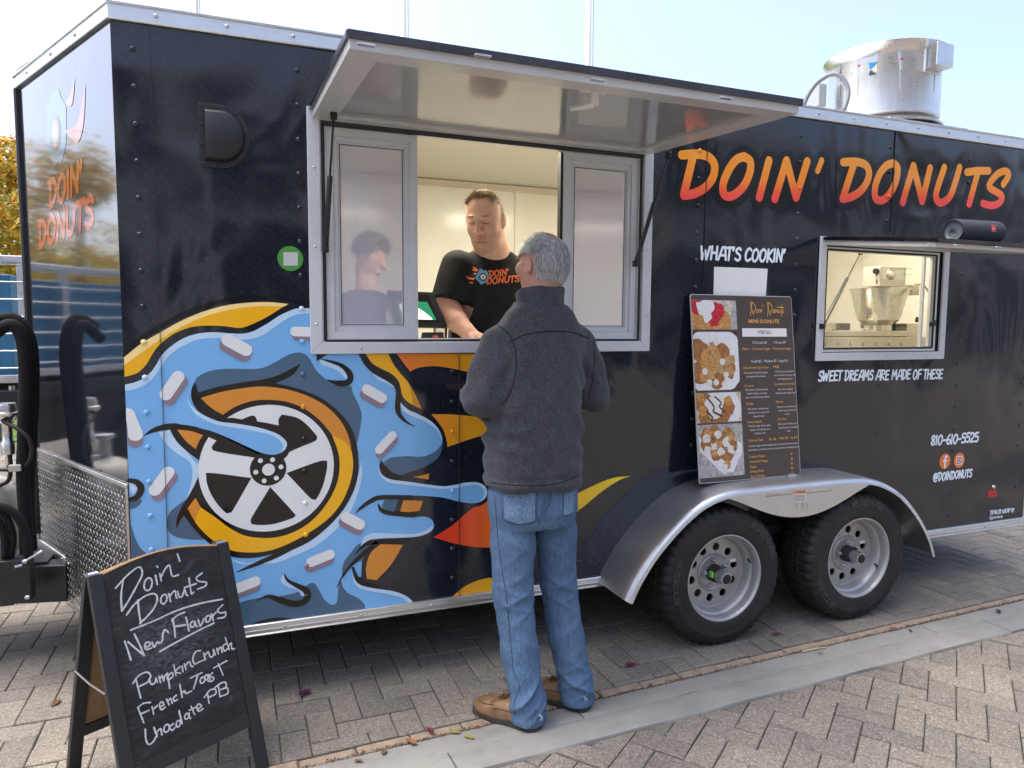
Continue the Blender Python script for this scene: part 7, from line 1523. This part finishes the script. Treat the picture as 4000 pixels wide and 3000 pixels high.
sprint('shirt_badge', [catmull([(485+(48+8*sin(i*2.1))*cos(i*pi/7), 998+(60+8*sin(i*3.3))*sin(i*pi/7)) for i in range(14)], True, 3)], PBL); sprint('shirt_badge', [circ((492, 1000), 32, 20)], mat('shirt_print_black', (.01, .01, .01, 1), .7), .0045); sprint('shirt_badge', [circ((492, 1000), 22, 18)], PWH, .006); sprint('shirt_badge', [circ((492, 1000), 8, 12)], mat('shirt_print_black', (.01, .01, .01, 1), .7), .0075)
sprint('shirt_flame', [catmull(P_, True, 3, {0}) for P_ in ([(350, 992), (390, 1005), (425, 1005), (420, 1022), (380, 1018)], [(398, 935), (430, 942), (455, 940), (445, 952), (415, 948)], [(375, 1046), (400, 1040), (415, 1046), (398, 1052)], [(405, 912), (430, 926), (448, 936), (425, 936)], [(412, 975), (430, 966), (440, 972), (425, 980)])], POR)
# face details: lashes, brows, hair
BRW = mat('hair_brown', (.24, .15, .07, 1), .55, 0, .3); BR2 = mat('hair_brown_light', (.50, .35, .18, 1), .5, 0, .35); BR3 = mat('hair_brown_dark', (.10, .06, .03, 1), .55, 0, .3)
for sx in (-1, 1):
    mb = MB(); mb.tube([Vector(sp(sx*(.033+q*.0145), .0945-abs(q)*.005, .004-(1-q*q)*.004)) for q in (-1, -.5, 0, .5, 1)], .0017, 5); mb.build('eyelashes', BR3, sell)
    mb = MB(); mb.tube([Vector(sp(sx*(.034+q*.020), .1015-abs(q)*.006-q*.003, .033+(1-q*q)*.004)) for q in (-1, -.5, 0, .5, 1)], [.0016, .0036, .004, .0032, .0014], 6); mb.build('eyebrow', BRW, sell)
mb = MB(); mb.tube([Vector(sp(q*.023, .1050-abs(q)*.007, -.0655)) for q in (-1, -.5, 0, .5, 1)], [.0008, .0016, .0018, .0016, .0008], 6); mb.build('lips', mat('lip', (.36, .13, .10, 1), .5), sell)
def roots_s(rng):
    while True:
        d = rng.normal(0, 1, 3); d /= np.linalg.norm(d); q = d*np.array((.083, .100, .096))
        if q[2] < .0 and q[1] > -.03: continue
        if q[2] < -.05 or (q[1] > .035 and q[2] < .076) or (q[1] > .0 and q[2] < .045): continue
        p = sp(q[0], q[1]-.005, q[2]+.029); n_ = SM@(d/np.array((.081, .1, .097))); n_ /= np.linalg.norm(n_); return Vector(p), Vector(n_)
def flow_s(p, n_, rng):
    l = SM.T@(np.array(p)-SH_); v = np.array((.1, .9, .15)) if l[2] > .06 else np.array((0, -.2, -1.))
    if l[2] > .085 and l[1] > .03: v = np.array((.25, .35, .95))
    return Vector(SM@v)+Vector(rng.normal(0, .12, 3))
hairstrands('hair', roots_s, 6500, [BRW, BR2, BR3, mat('hair_brown_mid', (.38, .25, .12, 1), .5, 0, .35)], sell, .024, flow_s, np.random.default_rng(8), .0010, .10)
tub = thing('clear_lid', 'clear plastic dome lid held under the seller\'s hand on the counter', 'lid', (2.135, .10, 1.418)); mb = MB(); mb.lathe([(.042, 0), (.043, .004), (.038, .006), (.032, .022), (.018, .032), (0, .035)], (2.135, .105, 1.4185), (0, 0, 1), 24); mb.build('lid_dome', PLASTIC, tub, smooth=True)

# ------------------------------------------------------------------ a second worker deeper inside, seen dimly through the left pane
WY_ = 1.3; wc0 = onY(1447, 1005, WY_); wk = thing('person', 'curly haired worker in a dark t-shirt, dim behind the left window pane', 'person', (wc0.x, WY_, .46))
wf = np.array((.75, -.66, 0)); wf /= np.linalg.norm(wf); wr = np.array((wf[1], -wf[0], 0)); wp = radians(22); w3f = wf*cos(wp)+np.array((0, 0, -sin(wp))); w3u = wf*sin(wp)+np.array((0, 0, cos(wp))); WM = np.stack([wr, w3f, w3u], 1); WH = np.array((wc0.x, WY_, wc0.z+.0))
def wpnt(x, y, z): return WH+WM@np.array([x, y, z])
wx, wz = WH[0]-.03, WH[2]
G_ = SDF((wx-.34, WY_-.40, wz-.85), (wx+.36, WY_+.28, wz+.16), .006)
G_.ell(wpnt(0, -.005, .025), (.074, .092, .09), .02, WM); G_.ell(wpnt(0, .03, -.035), (.058, .062, .08), .03, WM); G_.cone(wpnt(0, .09, .01), wpnt(0, .112, -.025), .008, .013, .01); G_.ell(wpnt(0, .085, -.06), (.024, .014, .013), .01, WM); G_.ell(wpnt(0, .055, -.09), (.035, .03, .025), .02, WM)
for sx in (-1, 1): G_.ell(wpnt(sx*.077, -.005, -.015), (.01, .019, .03), .006, WM)
G_.chain([(wx, WY_+.03, wz-.25), (wx+.01, WY_+.02, wz-.15), wpnt(0, -.02, -.06)], [.07, .055, .052], .03); G_.loft([(wz-.85, wx, WY_+.03, .15, .11), (wz-.45, wx, WY_+.03, .15, .11), (wz-.24, wx, WY_+.03, .12, .08)], .03)
for sx in (-1, 1):
    a0, a1, a2 = (wx+sx*.17, WY_+.02, wz-.27), (wx+sx*.20, WY_-.04, wz-.52), (wx+.09+sx*.08, WY_-.27, wz-.50); G_.chain([a0, a1, a2], [.045, .038, .026], .03); G_.ell(np.array(a2)+np.array((0, -.045, -.005)), (.03, .045, .016), .012)
    for i_ in range(4): b0 = np.array(a2)+np.array((-.024+.016*i_, -.08, -.005)); G_.chain([b0, b0+np.array((0, -.035, -.006)), b0+np.array((0, -.05, -.022))], [.009, .0085, .007], .004)
    t0 = np.array(a2)+np.array((-sx*.028, -.03, 0)); G_.chain([t0, t0+np.array((-sx*.016, -.04, -.004))], [.011, .009], .005)
V, Q = G_.mesh(1); npobj('body', V, Q, SK2, wk)
K_ = SDF((wx-.36, WY_-.25, wz-.85), (wx+.36, WY_+.28, wz-.10), .007)
K_.loft([(wz-.84, wx, WY_+.03, .185, .15), (wz-.5, wx, WY_+.03, .18, .145), (wz-.32, wx, WY_+.03, .185, .125), (wz-.24, wx, WY_+.03, .15, .10), (wz-.19, wx, WY_+.03, .09, .08)], .02)
for sx in (-1, 1): K_.cone((wx+sx*.165, WY_+.02, wz-.275), (wx+sx*.195, WY_-.025, wz-.45), .066, .070, .04)
K_.disp(lambda X, Y, Z: .004*t1(X, Y, Z*.4)); KV, KQ = K_.mesh(1); npobj('t_shirt', KV, KQ, mat('navy_cotton', (.018, .022, .045, 1), .85, 0, .2), wk)
def roots_w(rng):
    while True:
        d = rng.normal(0, 1, 3); d /= np.linalg.norm(d); q = d*np.array((.079, .098, .096))
        if q[2] < -.03 or (q[1] > .05 and q[2] < .05) or (q[1] > .01 and q[2] < .01): continue
        n_ = WM@(d/np.array((.079, .098, .096))); return Vector(wpnt(q[0], q[1]-.005, q[2]+.028)), Vector(n_/np.linalg.norm(n_))
hairstrands('hair', roots_w, 3500, [BR3, BRW, mat('hair_brown_deep', (.06, .04, .025, 1), .55)], wk, .045, lambda p, n_, rng: Vector(rng.normal(0, 1, 3)), np.random.default_rng(19), .0016, .5)
# ================================================================== what stands around
pole_m = mat('flagpole_grey', (.62, .62, .58, 1), .4, .2); dirt(pole_m, .1, 1)
for i, (px_, w_) in enumerate(((766, 23), (1576, 24), (2298, 25))):
    yb = 11.0; p = onY(px_, 100, yb); top_ = 9.5
    fp = thing('flagpole', ['white flagpole left of the open awning, behind the trailer roof', 'white flagpole above the left part of the awning, middle of three', 'white flagpole above the middle of the awning, rightmost of three'][i], 'flagpole', (p.x, yb, 0), 'flagpoles behind the trailer')
    mb = MB(); r_ = w_/FPX*(p-CAM).dot(FWD)/2; mb.tube([(p.x, yb, -.02), (p.x, yb, top_)], [r_*1.25, r_*.8], 14); mb.build('pole_shaft', pole_m, fp, smooth=True)
    mb = MB(); mb.tube([(p.x+r_*1.5, yb-.05, 1.3), (p.x+r_*1.3, yb-.05, top_-.2)], .008, 5); mb.build('halyard', mat('rope', (.4, .38, .33, 1), .9), fp)
    mb = MB(); mb.lathe([(0, -.1), (.08, -.06), (.1, 0), (.07, .08), (0, .1)], (p.x, yb, top_+.1), (0, 0, 1), 14); mb.build('finial', pole_m, fp, smooth=True)
# leaf clouds
def leafcloud(N, fn, size, cols, rng):
    V = []; F = []; MI = []
    for i in range(N):
        p, nrm_ = fn(rng); a = rng.uniform(0, 2*pi); s_ = size*rng.uniform(.6, 1.3)
        n_ = (nrm_+Vector(rng.normal(0, .5, 3))).normalized(); u = n_.orthogonal().normalized(); w_ = n_.cross(u); u, w_ = u*cos(a)+w_*sin(a), w_*cos(a)-u*sin(a)
        k_ = len(V); V += [p-u*s_, p-w_*s_*.45+n_*s_*.12, p+u*s_, p+w_*s_*.45+n_*s_*.12]; F += [(k_, k_+1, k_+2), (k_, k_+2, k_+3)]; c_ = int(rng.integers(0, cols)); MI += [c_, c_]
    return V, F, MI
def leafm(name, c):
    m = mat(name, c, .7, 0, .25); m.node_tree.nodes['Principled BSDF'].inputs['Subsurface Weight'].default_value = 0; k = NB(m); tr = k.n('ShaderNodeBsdfTranslucent', {0: tuple(min(1, x*1.6) for x in c[:3])+(1,)}); mx_ = k.n('ShaderNodeMixShader', {0: .35}); k.t.links.new(k.b.outputs[0], mx_.inputs[1]); k.t.links.new(tr.outputs[0], mx_.inputs[2]); k.t.links.new(mx_.outputs[0], k.t.nodes['Material Output'].inputs[0]); return m
LO = [leafm('leaf_orange', (.50, .26, .03, 1)), leafm('leaf_amber', (.55, .36, .05, 1)), leafm('leaf_olive', (.22, .24, .04, 1)), leafm('leaf_gold', (.50, .38, .07, 1))]
LG_ = [leafm('leaf_green', (.10, .16, .03, 1)), leafm('leaf_olive', (.22, .24, .04, 1)), leafm('leaf_pink', (.45, .12, .12, 1)), leafm('leaf_lime', (.24, .30, .07, 1))]
BARK = mat('bark', (.09, .07, .05, 1), .9, 0, .2); dirt(BARK, .4, 20)
def tree(name, label, x, y, h, rx, cz, rz, leaves, N, size, group=None):
    t = thing(name, label, 'tree', (x, y, 0), group); rng = np.random.default_rng(int(abs(x*7+y*13)))
    mb = MB(); mb.tube([(x, y, -.05), (x+.05, y, h*.25), (x, y+.05, h*.55), (x, y, h*.9)], [.22, .17, .11, .02], 10); tr_ = mb.build('trunk', BARK, t, smooth=True)
    blobs = []
    for i in range(26):
        a = rng.uniform(0, 2*pi); zf = rng.uniform(-1, 1); rr = sqrt(max(0, 1-zf*zf))*rng.uniform(.35, 1.)
        c = Vector((x+cos(a)*rr*rx, y+sin(a)*rr*rx, cz+zf*rz)); blobs.append((c, rng.uniform(.22, .42)*rx))
        mb.V = []; 
    mb = MB()
    for c, r_ in blobs[:14]: s0_ = Vector((x, y, max(h*.2, c.z-rx*.7))); mb.tube([s0_, s0_.lerp(c, .5)+Vector((0, 0, .15)), c], [.06, .035, .012], 6)
    stuff(mb.build('limbs', BARK, t))
    def fn(rng):
        c, r_ = blobs[int(rng.integers(0, len(blobs)))]; d = Vector(rng.normal(0, 1, 3)).normalized(); return c+d*r_*rng.uniform(.55, 1.05)**.6, (d+Vector((0, 0, .5))).normalized()
    V, F, MI = leafcloud(N, fn, size, len(leaves), rng); new('crown', V, F, leaves, t, mi=MI)
    return t
tree('maple_tree', 'orange and gold autumn tree at the left edge behind the trailer nose', onY(-70, 800, 14.5).x-.3, 14.5, 5.6, 2.1, 3.7, 1.75, LO, 26000, .07)
tree('maple_tree', 'olive green tree at the left edge below and beside the orange one', onY(-20, 900, 17).x-1.2, 17.0, 4.6, 2.6, 2.6, 1.7, [LO[2], LG_[3], LG_[0], LO[1]], 16000, .08)
tree('maple_tree', 'amber tree far behind, seen only mirrored in the nose panel', -14., 15.5, 6., 3., 3.4, 2.4, LO, 7000, .11)
def shrub(name, label, x, y, rx, ry, h, leaves, N, size, group):
    t = thing(name, label, 'shrub', (x, y, 0), group); rng = np.random.default_rng(int(abs(x*31+y*7)+3))
    def fn(rng):
        d = Vector(rng.normal(0, 1, 3)).normalized(); r_ = rng.uniform(.6, 1.05); return Vector((x+d.x*rx*r_, y+d.y*ry*r_, h*.52+d.z*h*.5*r_)), (d+Vector((0, 0, .3))).normalized()
    V, F, MI = leafcloud(N, fn, size, len(leaves), rng); new('foliage', V, F, leaves, t, mi=MI)
    mb = MB()
    for i in range(5): a = i*1.3; mb.tube([(x+.1*cos(a), y+.1*sin(a), -.02), (x+rx*.5*cos(a), y+ry*.5*sin(a), h*.6)], [.025, .01], 6)
    mb.build('stems', BARK, t)
for i, (x, y, rx, ry, h, ls) in enumerate(((-3.6, 11.4, 1.5, 1., 2.0, LG_), (-6.6, 12.2, 1.7, 1.1, 2.3, LG_), (-9.8, 12.6, 1.8, 1.1, 2.2, LG_), (-13, 12.4, 1.9, 1.1, 2.1, [LG_[0], LG_[1]]))):
    shrub('burning_bush', ['pink and green shrub just left of the trailer nose, nearest of the hedge', 'second pink and green shrub from the trailer nose', 'third shrub of the hedge from the trailer nose', 'green shrub at the far end of the hedge'][i], x, y, rx, ry, h, ls, 6500, .055, 'shrubs in the hedge')
lawn = structure(new('lawn', [(-30, 7.6, .0), (-1.2, 7.6, .0), (8, 9, .0), (40, 9, 0), (40, 40, .0), (-30, 40, .0)], [(0, 1, 2, 3, 4, 5)], GRASS))
def gq_(rng):
    y = rng.uniform(7.6, 12); x = rng.uniform(-6, -1.0); return x, y
V = []; F = []; rng = np.random.default_rng(3)
for i in range(9000):
    x, y = gq_(rng); a = rng.uniform(0, pi); h = rng.uniform(.03, .08); k_ = len(V); w_ = .006
    V += [(x-w_*cos(a), y-w_*sin(a), 0), (x+w_*cos(a), y+w_*sin(a), 0), (x+rng.normal(0, .02), y+rng.normal(0, .02), h)]; F.append((k_, k_+1, k_+2))
tag(stuff(new('grass_blades', V, F, leafm('grass_blade', (.16, .26, .05, 1)))), 'bright green mown grass beyond the trailer nose', 'grass')
# flatbed with a caged blue crate, beyond the nose
fb = thing('cage_trailer', 'flatbed cart carrying a blue crate behind silver cage bars, left of the trailer nose', 'cart', (-2.6, 3.6, 0))
cr = onY(98, 1250, 3.3); xr_ = cr.x; xl_ = xr_-4.4; y0_, y1_ = 3.30, 5.0; z0_, z1_ = 1.06, 1.945
BLU = mat('crate_blue', (.035, .17, .30, 1), .5); dirt(BLU, .2, 5)
mb = MB(); mb.box((xl_, y0_+.08, z0_+.04), (xr_-.10, y1_-.1, z1_-.10)); mb.build('crate', BLU, fb, bev=.01)
for x in [xr_-i*(4.4/5) for i in range(6)]:
    for y in (y0_, y1_): mb = MB(); mb.box((x-.035, y-.02, z0_), (x+.035, y+.02, z1_)); mb.build('cage_post', GALV, fb, bev=.004)
for z, h in ((z1_-.02, .05), (z0_-.01, .06)):
    mb = MB(); mb.box((xl_-.03, y0_-.03, z), (xr_+.03, y0_+.03, z+h)); mb.build('cage_rail', GALV, fb, bev=.006)
    mb = MB(); mb.box((xr_-.03, y0_+.03, z), (xr_+.03, y1_, z+h)); mb.build('cage_rail', GALV, fb, bev=.006)
for i in range(7):
    z = z0_+.10+i*.125; mb = MB(); mb.tube([(xl_, y0_-.022, z), (xr_, y0_-.022, z)], .006, 6); mb.build('cage_wire', GALV, fb); mb = MB(); mb.tube([(xr_+.006, y0_, z), (xr_+.006, y1_, z)], .006, 6); mb.build('cage_wire', GALV, fb)
mb = MB(); mb.box((xl_-.1, y0_-.05, .86), (xr_+.06, y1_, 1.0)); mb.build('flatbed', BSTEEL, fb, bev=.01)
for i in range(5): mb = MB(); mb.tube([(xr_-.1-i*.3, y0_-.02, 1.03), (xr_-.1-i*.3, y0_-.02, .80)], .02, 8); mb.build('stake_bolt', GALV, fb)
for x in (xl_+.8, xl_+1.7):
    mb = MB(); mb.lathe([(.16, 0), (.30, .01), (.33, .06), (.33, .16), (.30, .21), (.16, .22)], (x, y0_+.1, .33), (0, 1, 0), 32); mb.lathe([(0, .03), (.16, .02), (.16, .2), (0, .2)], (x, y0_+.1, .33), (0, 1, 0), 24); mb.build('cart_wheel', RUB, fb, smooth=True, sharp=40)
mb = MB(); mb.box((xl_+.3, y0_+.2, .45), (xr_-.5, y1_-.3, .86)); mb.build('underframe', BSTEEL, fb)
# the facade across the street, seen only mirrored in the glossy wrap
bd = thing('street_building', 'long two storey pale building across the street, mirrored in the black wrap', 'building', (3, -15, 0))
STO = mat('facade_stone', (.58, .58, .57, 1), .85); dirt(STO, .2, 1.5); BRK = mat('facade_brick', (.10, .10, .105, 1), .85); dirt(BRK, .3, 3); DKG = mat('facade_glass', (.02, .022, .025, 1), .1)
mb = MB(); mb.box((-26, -20, 0), (34, -15, 7.2)); mb.build('facade_wall', BRK, bd); mb = MB(); mb.box((-26.1, -15.06, 3.7), (34.1, -14.98, 4.3)); mb.box((-26.1, -15.1, 6.7), (34.1, -14.9, 7.3)); mb.build('facade_band', STO, bd)
for i in range(15):
    x = -24+i*4.0
    mb = MB(); mb.box((x-.5, -15.04, 0), (x+.5, -14.9, 6.7)); mb.build('facade_pilaster', STO, bd)
    for z0w, z1w in ((.5, 3.3), (4.8, 6.4)):
        mb = MB(); mb.box((x+.9, -15.01, z0w), (x+3.1, -14.97, z1w)); mb.build('facade_window', DKG, bd); mb = MB(); mb.box((x+.8, -15.05, z0w-.15), (x+3.2, -14.9, z0w)); mb.build('facade_sill', STO, bd)
# gas tank, regulator and foam-covered hoses on the tongue
TC = Vector((.02, .80, 0)); gt = thing('gas_tank', 'grey white gas cylinder standing on the trailer tongue at the left edge', 'gas cylinder', (TC.x, TC.y, .45))
GP = mat('tank_paint', (.42, .42, .37, 1), .45); k = dirt(GP, .25, 8)
mb = MB(); mb.lathe([(.10, .451), (.13, .453), (.155, .50), (.157, .56), (.157, .70), (.150, .76), (.12, .81), (.06, .835), (.03, .84), (.03, .86)], (TC.x, TC.y, 0), (0, 0, 1), 40); mb.build('tank_body', GP, gt, smooth=True)
mb = MB(); mb.lathe([(.025, .86), (.025, .93), (.04, .94), (.04, .955), (0, .956)], (TC.x, TC.y, 0), (0, 0, 1), 16); mb.build('tank_valve', GALV, gt, smooth=True, sharp=40)
rg = thing('gas_regulator', 'silver gas regulator with black hoses beside the trailer nose', 'regulator', onY(30, 1760, .74)); c = onY(25, 1620, .74)
mb = MB(); mb.lathe([(.0, .05), (.035, .05), (.04, .03), (.04, .015), (.052, .01), (.052, -.002), (.035, -.02), (.02, -.04), (.02, -.11), (.026, -.12), (.026, -.17), (.012, -.18), (.012, -.25)], c, (0, 0, 1), 24); mb.build('regulator_body', STEEL, rg, smooth=True, sharp=40)
mb = MB(); mb.tube(catmull([onY(a, b, y) for a, b, y in ((0, 1625, .72), (20, 1650, .70), (70, 1675, .68), (110, 1710, .67), (123, 1760, .67), (108, 1810, .68), (70, 1832, .69), (20, 1835, .70), (-40, 1832, .72))], False, 6), .0085, 8); mb.build('gas_hose', SEAL, rg, smooth=True)
mb = MB(); mb.tube(catmull([onY(a, b, .73) for a, b in ((36, 1720), (38, 1780), (42, 1830), (30, 1880), (-20, 1900))], False, 6), .009, 8); mb.build('gas_hose', SEAL, rg, smooth=True)
mb = MB(); p = onY(60, 1828, .675); mb.box(p-Vector((.022, .012, .014)), p+Vector((.022, .012, .014))); mb.build('hose_tag', mat('tag_clear_grey', (.4, .4, .38, 1), .4), rg, bev=.003)
hs = thing('hose_bundle', 'thick black foam covered hoses arching up in front of the trailer nose', 'hose', (.22, .70, .45))
for P, y, r_ in (([(104, 2170), (98, 2000), (90, 1850), (96, 1650), (100, 1480), (94, 1360), (72, 1290), (30, 1270), (-60, 1330)], .70, .026), ([(120, 2150), (110, 2000), (112, 1850), (122, 1650), (128, 1480), (120, 1350), (92, 1278), (50, 1245), (0, 1250), (-60, 1275)], .74, .026), ([(40, 2180), (50, 2100), (30, 2030), (0, 2000), (-50, 1990)], .56, .014), ([(110, 2170), (102, 2090), (70, 2020), (20, 1985), (-50, 1970)], .55, .017), ([(20, 2180), (15, 2090), (-10, 2030), (-50, 2020)], .55, .014)):
    mb = MB(); mb.tube(catmull([onY(a, b, y) for a, b in P], False, 6), r_, 12); mb.build('foam_hose', FOAM, hs, smooth=True)

# far belt of autumn trees that closes the horizon behind the lawn
V = []; F = []; MI = []; rng = np.random.default_rng(91)
for i in range(260):
    a = rng.uniform(-1.75, 1.9); R0 = rng.uniform(48, 70); c = Vector((sin(a)*R0+2, cos(a)*R0, rng.uniform(.8, 4.6))); r_ = rng.uniform(1.6, 3.2)
    for j in range(190):
        d = Vector(rng.normal(0, 1, 3)).normalized(); p = c+d*r_*rng.uniform(.6, 1.)
        if p.z < 0: continue
        u = d.orthogonal().normalized(); w_ = d.cross(u); s_ = rng.uniform(.18, .42); t_ = rng.uniform(0, 6.28); u, w_ = u*cos(t_)+w_*sin(t_), w_*cos(t_)-u*sin(t_); k_ = len(V)
        V += [p-u*s_, p-w_*s_*.6, p+u*s_, p+w_*s_*.6]; F.append((k_, k_+1, k_+2, k_+3)); MI.append(int(rng.integers(0, 4)))
tag(stuff(new('distant_trees', V, F, [LG_[0], LO[2], LG_[3], LO[1]], mi=MI)), 'far belt of green and amber trees along the horizon', 'trees')
# ================================================================== fallen leaves and litter
def fallen(px_, py_, size, col, label, curl=.35, z=.004, seed=0):
    rng = np.random.default_rng(int(px_+py_)); p = onZ(px_, py_, z); a = rng.uniform(0, 2*pi); V = []; n = 7
    for j in (-1, 0, 1):
        for i in range(n):
            t = i/(n-1); w_ = sin(pi*min(1, t*1.02))**.8*.5; x = (t-.5)*2; y = j*w_*(1+.25*sin(9*t+seed)); V.append(Vector((x*size, y*size, size*curl*(j*j*.6*w_*2+.35*(x*x)+rng.uniform(0, .12))+.001)))
    F = [(j*n+i, j*n+i+1, (j+1)*n+i+1, (j+1)*n+i) for j in (0, 1) for i in range(n-1)]
    R3 = Matrix.Rotation(a, 3, 'Z'); mb = MB(); V = [p+R3 @ v for v in V]; mb.add(V, F)
    mb.tube([p+R3 @ Vector((size, 0, size*curl*.35)), p+R3 @ Vector((size*1.5, size*.1, size*curl*.5))], size*.03, 5)
    col = tuple(c*.62 for c in col); m = mat('fallen_leaf_%d' % int(col[0]*1000+col[1]*100+col[2]*10), (*col, 1), .6, 0, .3)
    tag(mb.build('fallen_leaf', m, None, smooth=True), label, 'leaf', 'fallen leaves on the paving')
for a in ((1190, 2714, .030, (.16, .02, .09), 'crumpled magenta leaf on the pavers right of the chalkboard sign', .7), (1237, 2490, .022, (.45, .42, .22), 'pale curled leaf in the shade under the trailer skirt', .6), (1680, 2857, .022, (.18, .025, .03), 'dark red leaf against the edging left of the customer', .4), (1606, 2902, .026, (.36, .16, .07), 'orange brown leaf lying along the gutter edge at the bottom', .5),
          (1778, 2862, .020, (.36, .36, .08), 'yellow green leaf in the gutter left of the front shoe', .2), (1832, 2880, .022, (.40, .39, .10), 'yellow green leaf on the concrete below the front shoe', .2), (1868, 2842, .011, (.35, .02, .05), 'tiny red leaf at the gutter beside the shoe toe', .5), (219, 2747, .026, (.20, .09, .05), 'brown leaf on the pavers left of the chalkboard sign', .3),
          (3033, 2478, .022, (.17, .04, .03), 'russet leaf on the pavers below the front wheel', .3), (3489, 2458, .024, (.30, .13, .05), 'brown leaf at the gutter edge below the rear wheel', .5), (3900, 2392, .026, (.16, .015, .02), 'dark red folded leaf on the kerb at the right edge', .6), (3204, 2553, .012, (.22, .17, .05), 'small olive leaf on the gutter between the wheels', .2), (2463, 2600, .028, (.30, .03, .05), 'bright red leaf on the pavers between the customer and the front wheel', .5),
          (3556, 2465, .014, (.10, .07, .05), 'dark crumb of leaf on the gutter right of the brown one', .4), (1500, 2940, .018, (.22, .12, .07), 'brown leaf scrap in the gutter joint near the bottom edge', .5), (1400, 2975, .016, (.25, .11, .07), 'reddish leaf scrap in the gutter joint at the bottom edge', .5)):
    fallen(*a)
mb = MB(); a, b = onZ(3135, 2546, .006), onZ(3228, 2528, .006); mb.tube([a, a.lerp(b, .5)+Vector((0, 0, .004)), b], .003, 6); tag(mb.build('dry_straw', mat('straw', (.5, .42, .25, 1), .8)), 'pale dry straw lying on the gutter below the wheels', 'straw')
# grit and soil caught along the joint between edging and gutter
V = []; F = []; rng = np.random.default_rng(77)
for i in range(2600):
    x = rng.uniform(.2, 6.2); y = kl(x, -.053)+rng.normal(0, .008); s_ = rng.uniform(.001, .0045); k_ = len(V); z = -.004+rng.uniform(0, .004)
    V += [(x-s_, y, z), (x+s_*.5, y-s_, z), (x+s_*.5, y+s_, z), (x, y, z+s_)]; F += [(0+k_, 1+k_, 3+k_), (1+k_, 2+k_, 3+k_), (2+k_, k_, 3+k_)]
GR = mat('grit', (.08, .06, .045, 1), .9, 0, .2); dirt(GR, .6, 120); tag(stuff(new('gutter_grit', V, F, GR)), 'dark grit and leaf crumbs caught along the gutter joint', 'grit')
